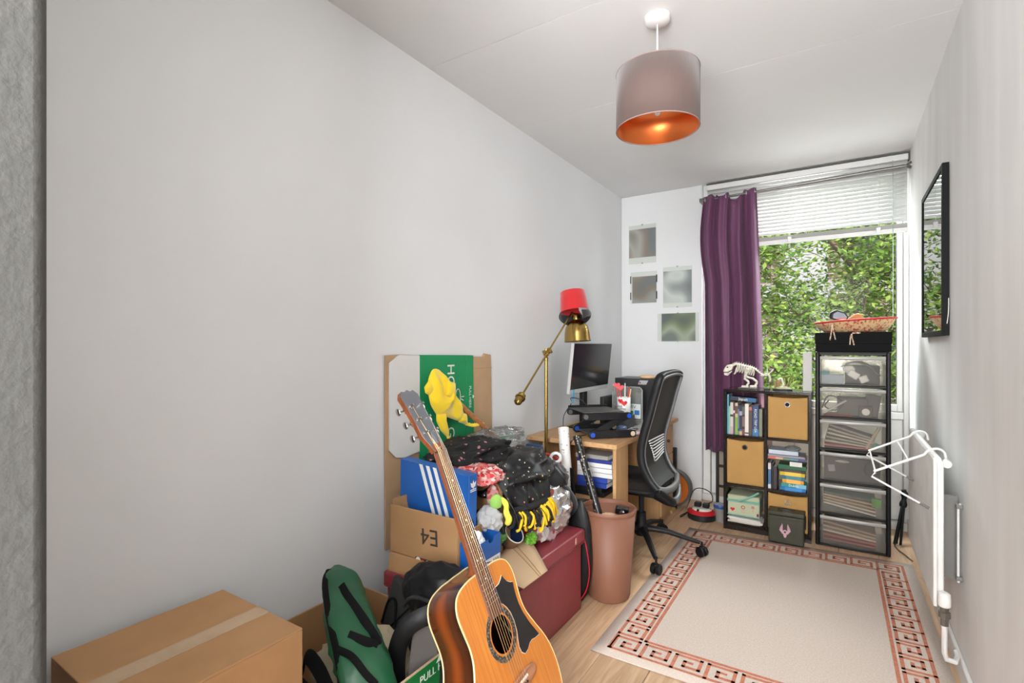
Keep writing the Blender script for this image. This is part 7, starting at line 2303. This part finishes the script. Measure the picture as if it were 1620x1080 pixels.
# drawer 5
cable('coiled_cable', 'black cable coiled in the second drawer', 4, [(-0.095, 3.53, 0.04), (-0.07, 3.53, 0.105), (-0.03, 3.53, 0.11), (0.01, 3.53, 0.07), (-0.03, 3.53, 0.03), (-0.08, 3.53, 0.05), (-0.06, 3.53, 0.09)], 0.004, (34, 34, 36))
tag(MB().cyl((-0.085, 3.52, zin(4) + 0.012), (0.025, 3.525, zin(4) + 0.090), 0.006, n=10).build('metal_tube', mat('dull_tube', (176, 174, 172), 0.45, metal=0.5)), 'silver metal tube slanting across the second drawer', 'tube')
item_box('dark_pouch', 'dark grey pouch at the back of the second drawer', 'pouch', 4, -0.02, 0.13, 3.57, 3.72, 0.10, (86, 80, 76))
item_box('black_dial_box', 'black box behind the white dial in the second drawer', 'box', 4, 0.085, 0.150, 3.525, 3.57, 0.062, (54, 50, 48))
tag(MB().cyl((0.118, 3.522, zin(4) + 0.030), (0.118, 3.5245, zin(4) + 0.030), 0.019, n=24).build('white_dial', mat('white_plastic', (232, 232, 232), 0.4)), 'round white dial at the front of the second drawer', 'dial')
item_box('grey_speaker', 'grey speaker box in the corner of the second drawer', 'speaker', 4, 0.105, 0.175, 3.575, 3.62, 0.125, (92, 88, 86), rot=0.15)
item_box('red_folder', 'red folder lying flat in the second drawer', 'folder', 4, -0.09, 0.05, 3.515, 3.66, 0.006, (176, 70, 62))
# drawer 4
for j in range(6):
    cc = [(190, 100, 106), (196, 186, 172), (172, 166, 158), (206, 198, 186), (184, 176, 166), (160, 152, 146)][j]
    M = Matrix.Translation((0.04 + 0.004 * j, 3.60, zin(3) + 0.004 + 0.017 * j)) @ Matrix.Rotation(math.radians(2 + 3 * j), 4, 'Y')
    tag(MB().box(-0.125, 0.105, -0.08, 0.08, 0, 0.010, M=M).build('folded_papers', mat('papers_%d' % cc[0], cc, 0.85), bevel=0.002), ['pink folder at the bottom of the third drawer', 'buff papers above the pink folder in the third drawer', 'grey papers low in the third drawer stack', 'cream papers in the middle of the third drawer', 'fawn papers high in the third drawer stack', 'taupe papers on top of the third drawer stack'][j], 'papers', 'papers in the third drawer')
tag(MB().ball((0.165, 3.535, zin(3) + 0.022), 0.020, 16, 10).build('teal_ball', mat('teal_rubber', (72, 150, 132), 0.5)), 'small teal ball in the corner of the third drawer', 'ball')
tag(MB().cyl((0.120, 3.525, zin(3) + 0.010), (0.180, 3.53, zin(3) + 0.130), 0.009, n=10).build('wooden_rod', mat('pale_rod', (198, 184, 164), 0.6)), 'pale rod slanting in the third drawer', 'rod')
# drawer 3
item_box('dark_bag', 'dark grey camera bag filling the fourth drawer', 'bag', 2, -0.085, 0.185, 3.545, 3.75, 0.125, (70, 64, 60))
item_box('grey_tag', 'pale grey tag in the fourth drawer', 'tag', 2, -0.062, -0.026, 3.522, 3.530, 0.040, (150, 150, 158), dz=0.045, rot=-0.15)
tag(MB().ball((0.150, 3.545, zin(2) + 0.070), (0.040, 0.014, 0.050), 18, 12).build('black_headset', mat('headset_black', (40, 38, 38), 0.5)), 'black round headset in the fourth drawer', 'headset')
tag(blob((0.005, 3.535, zin(2) + 0.105), (0.035, 0.010, 0.008), seed=111, amp=0.3, freq=2, sub=3).build('white_strap', mat('strap_white', (198, 194, 186), 0.7)), 'crumpled white strap in the fourth drawer', 'strap')
# drawers 2 and 1: papers
L2 = [((226, 222, 214), 'white papers at the bottom of the fifth drawer'), ((216, 206, 190), 'cream papers low in the fifth drawer'), ((198, 170, 138), 'tan folder in the middle of the fifth drawer'), ((206, 188, 164), 'buff folder above the tan one in the fifth drawer'), ((90, 116, 100), 'dark green folder on top in the fifth drawer')]
for j, (cc, lab) in enumerate(L2):
    M = Matrix.Translation((0.045, 3.60, zin(1) + 0.020 + 0.018 * j)) @ Matrix.Rotation(math.radians(9 - 1.0 * j), 4, 'Y')
    tag(MB().box(-0.135, 0.120, -0.08, 0.08, 0, 0.008, M=M).build('folder', mat('papers2_%d_%d' % cc[:2], cc, 0.85), bevel=0.002), lab, 'folder', 'folders in the fifth drawer')
tag(MB().box(0.145, 0.188, 3.52, 3.545, zin(1) + 0.055, zin(1) + 0.100).build('green_tag', mat('green_tag', (96, 164, 72), 0.6)), 'lime green tag in the corner of the fifth drawer', 'tag')
L1 = [((158, 72, 66), 'brick red folder at the bottom of the sixth drawer'), ((172, 84, 78), 'red folder low in the sixth drawer'), ((206, 194, 178), 'cream papers in the middle of the sixth drawer'), ((186, 162, 138), 'tan papers high in the sixth drawer'), ((170, 146, 124), 'brown papers on top in the sixth drawer')]
for j, (cc, lab) in enumerate(L1):
    M = Matrix.Translation((0.045, 3.60, zin(0) + 0.010 + 0.021 * j)) @ Matrix.Rotation(math.radians(2 + 1.6 * j), 4, 'Y')
    tag(MB().box(-0.135, 0.120, -0.08, 0.08, 0, 0.010, M=M).build('folder', mat('papers1_%d_%d' % cc[:2], cc, 0.85), bevel=0.002), lab, 'folder', 'folders in the sixth drawer')

# ------------------------------------------------------------------ on top of the tower
bx2 = thing('black_box', 'flat black lidded box on top of the drawer tower', 'box', (0.055, 3.66, TH))
MB().box(-0.128, 0.236, 3.525, 3.80, TH + 0.0005, TH + 0.098).build('base', mat('matt_black_card', (20, 19, 20), 0.8, spec=0.15), bx2, bevel=0.002)
MB().box(-0.131, 0.239, 3.522, 3.803, TH + 0.045, TH + 0.112).build('lid', mat('matt_black_card', (20, 19, 20), 0.8, spec=0.15), bx2, bevel=0.002)
BZ = TH + 0.113
bs = thing('woven_basket', 'shallow woven straw basket with a red rim on the black box', 'basket', (0.065, 3.655, BZ))
m, nt, b = node_mat('straw_weave')
tc = nt.nodes.new('ShaderNodeTexCoord')
vo = nt.nodes.new('ShaderNodeTexNoise')
vo.inputs['Scale'].default_value = 75
vo.inputs['Detail'].default_value = 2
nt.links.new(tc.outputs['Object'], vo.inputs['Vector'])
rr_ = nt.nodes.new('ShaderNodeValToRGB')
rr_.color_ramp.elements[0].color = lin((190, 70, 52))
rr_.color_ramp.elements[0].position = 0.36
rr_.color_ramp.elements[1].color = lin((216, 184, 138))
rr_.color_ramp.elements[1].position = 0.50
nt.links.new(vo.outputs['Fac'], rr_.inputs[0])
nt.links.new(rr_.outputs[0], b.inputs['Base Color'])
b.inputs['Roughness'].default_value = 0.8
wv = nt.nodes.new('ShaderNodeTexWave')
wv.inputs['Scale'].default_value = 50
wv.inputs['Distortion'].default_value = 3
nt.links.new(tc.outputs['Object'], wv.inputs['Vector'])
bp = nt.nodes.new('ShaderNodeBump')
bp.inputs['Strength'].default_value = 0.7
bp.inputs['Distance'].default_value = 0.003
nt.links.new(wv.outputs['Fac'], bp.inputs['Height'])
nt.links.new(bp.outputs[0], b.inputs['Normal'])
STRAW = m
BM = Matrix.Translation((0.065, 3.655, BZ))
rows = []
for r_, z_ in ((0.02, 0.004), (0.130, 0.0), (0.150, 0.006), (0.175, 0.028), (0.192, 0.052), (0.201, 0.068)):
    rows.append([BM @ Vector((r_ * math.cos(a), r_ * 0.72 * math.sin(a), z_ + (0.012 * math.cos(a) * (z_ / 0.068)))) for a in [2 * PI * k / 56 for k in range(56)]])
MB().grid(rows, closed=True).build('bowl', STRAW, bs, solid=0.005, smooth=60)
MB().tube([BM @ Vector((0.203 * math.cos(a), 0.203 * 0.72 * math.sin(a), 0.070 + 0.012 * math.cos(a))) for a in [2 * PI * k / 64 for k in range(64)]], 0.0055, 8, closed=True).build('rim', mat('red_straw', (192, 36, 38), 0.6), bs)
TAS = dots('twist_cord', (214, 190, 160), [(150, 60, 50), (226, 214, 196)], scale=160, size=0.5, rough=0.8)
for pts in ([(-0.045, 3.528, 0.050), (-0.046, 3.516, 0.02), (-0.055, 3.514, -0.045)], [(-0.043, 3.528, 0.050), (-0.040, 3.516, 0.02), (-0.028, 3.514, -0.042)],
            [(0.090, 3.512, -0.006), (0.050, 3.510, -0.012), (0.042, 3.510, -0.072)], [(0.092, 3.512, -0.004), (0.052, 3.509, -0.010), (0.062, 3.509, -0.075)]):
    MB().tube(spline([(p[0], p[1], BZ + p[2]) for p in pts], 6), 0.0034, 6).build('tassel', TAS, bs)
vs_ = thing('ski_goggles', 'silver lensed black ski goggles lying in the straw basket', 'goggles', (0.02, 3.66, BZ + 0.05))
VM = Matrix.Translation((-0.010, 3.625, BZ + 0.098)) @ Euler((0.1, 0.35, 0.15)).to_matrix().to_4x4()
MB().prism([(-0.045, -0.028), (0.040, -0.028), (0.046, 0.010), (0.020, 0.032), (-0.030, 0.032), (-0.052, 0.006)], -0.018, 0.018, VM @ frame((0, 0, 0), (1, 0, 0), (0, 0, 1))).build('frame', BLACK, vs_, bevel=0.008)
MB().prism([(-0.030, -0.020), (0.034, -0.020), (0.038, 0.008), (0.016, 0.024), (-0.022, 0.024), (-0.036, 0.004)], 0.018, 0.022, VM @ frame((0, 0, 0), (1, 0, 0), (0, 0, 1))).build('lens', mat('mirror_lens', (176, 184, 200), 0.1, metal=0.8), vs_, bevel=0.002)
tag(MB().lathe([(0.0, 0.0), (0.050, 0.0), (0.042, 0.03), (0.020, 0.058), (0.0, 0.066)], 24, Matrix.Translation((0.072, 3.655, BZ + 0.050)) @ Matrix.Rotation(0.2, 4, 'Y'), sy=0.7).build('tan_cap', mat('tan_suede', (186, 128, 78), 0.8)), 'tan suede cap lying in the straw basket', 'cap')
tag(MB().ball((-0.075, 3.65, BZ + 0.050), (0.032, 0.03, 0.018), 14, 8).build('grey_pouch', mat('grey_pouch', (140, 138, 140), 0.7)), 'small grey pouch at the low side of the straw basket', 'pouch')
MB()
# ------------------------------------------------------------------ folded tripod in the corner
tr_ = thing('tripod', 'black folded tripod leaning in the corner behind the radiator', 'tripod', (0.28, 3.8, 0))
MB().cyl((0.262, 3.72, 0.012), (0.312, 3.86, 0.22), 0.008, n=10).build('leg', BLACK, tr_)
MB().cyl((0.272, 3.74, 0.012), (0.316, 3.87, 0.22), 0.007, n=10).build('leg', BLACK, tr_)
MB().cyl((0.290, 3.72, 0.012), (0.318, 3.86, 0.22), 0.007, n=10).build('leg', BLACK, tr_)
MB().tube(spline([(0.312, 3.86, 0.20), (0.318, 3.87, 0.24), (0.322, 3.88, 0.275), (0.318, 3.88, 0.30)], 5), [0.016 + 0.004 * math.sin(k * .8) for k in range(16)], 12).build('head', BLACK, tr_)
tag(MB().tube(spline([(0.262, 3.735, 0.006), (0.272, 3.66, 0.005), (0.300, 3.58, 0.005), (0.325, 3.50, 0.0045)], 6), 0.003, 7).build('floor_cable', mat('brown_cable', (96, 78, 66), 0.5)), 'thin brown cable on the floor between tripod and radiator', 'cable')
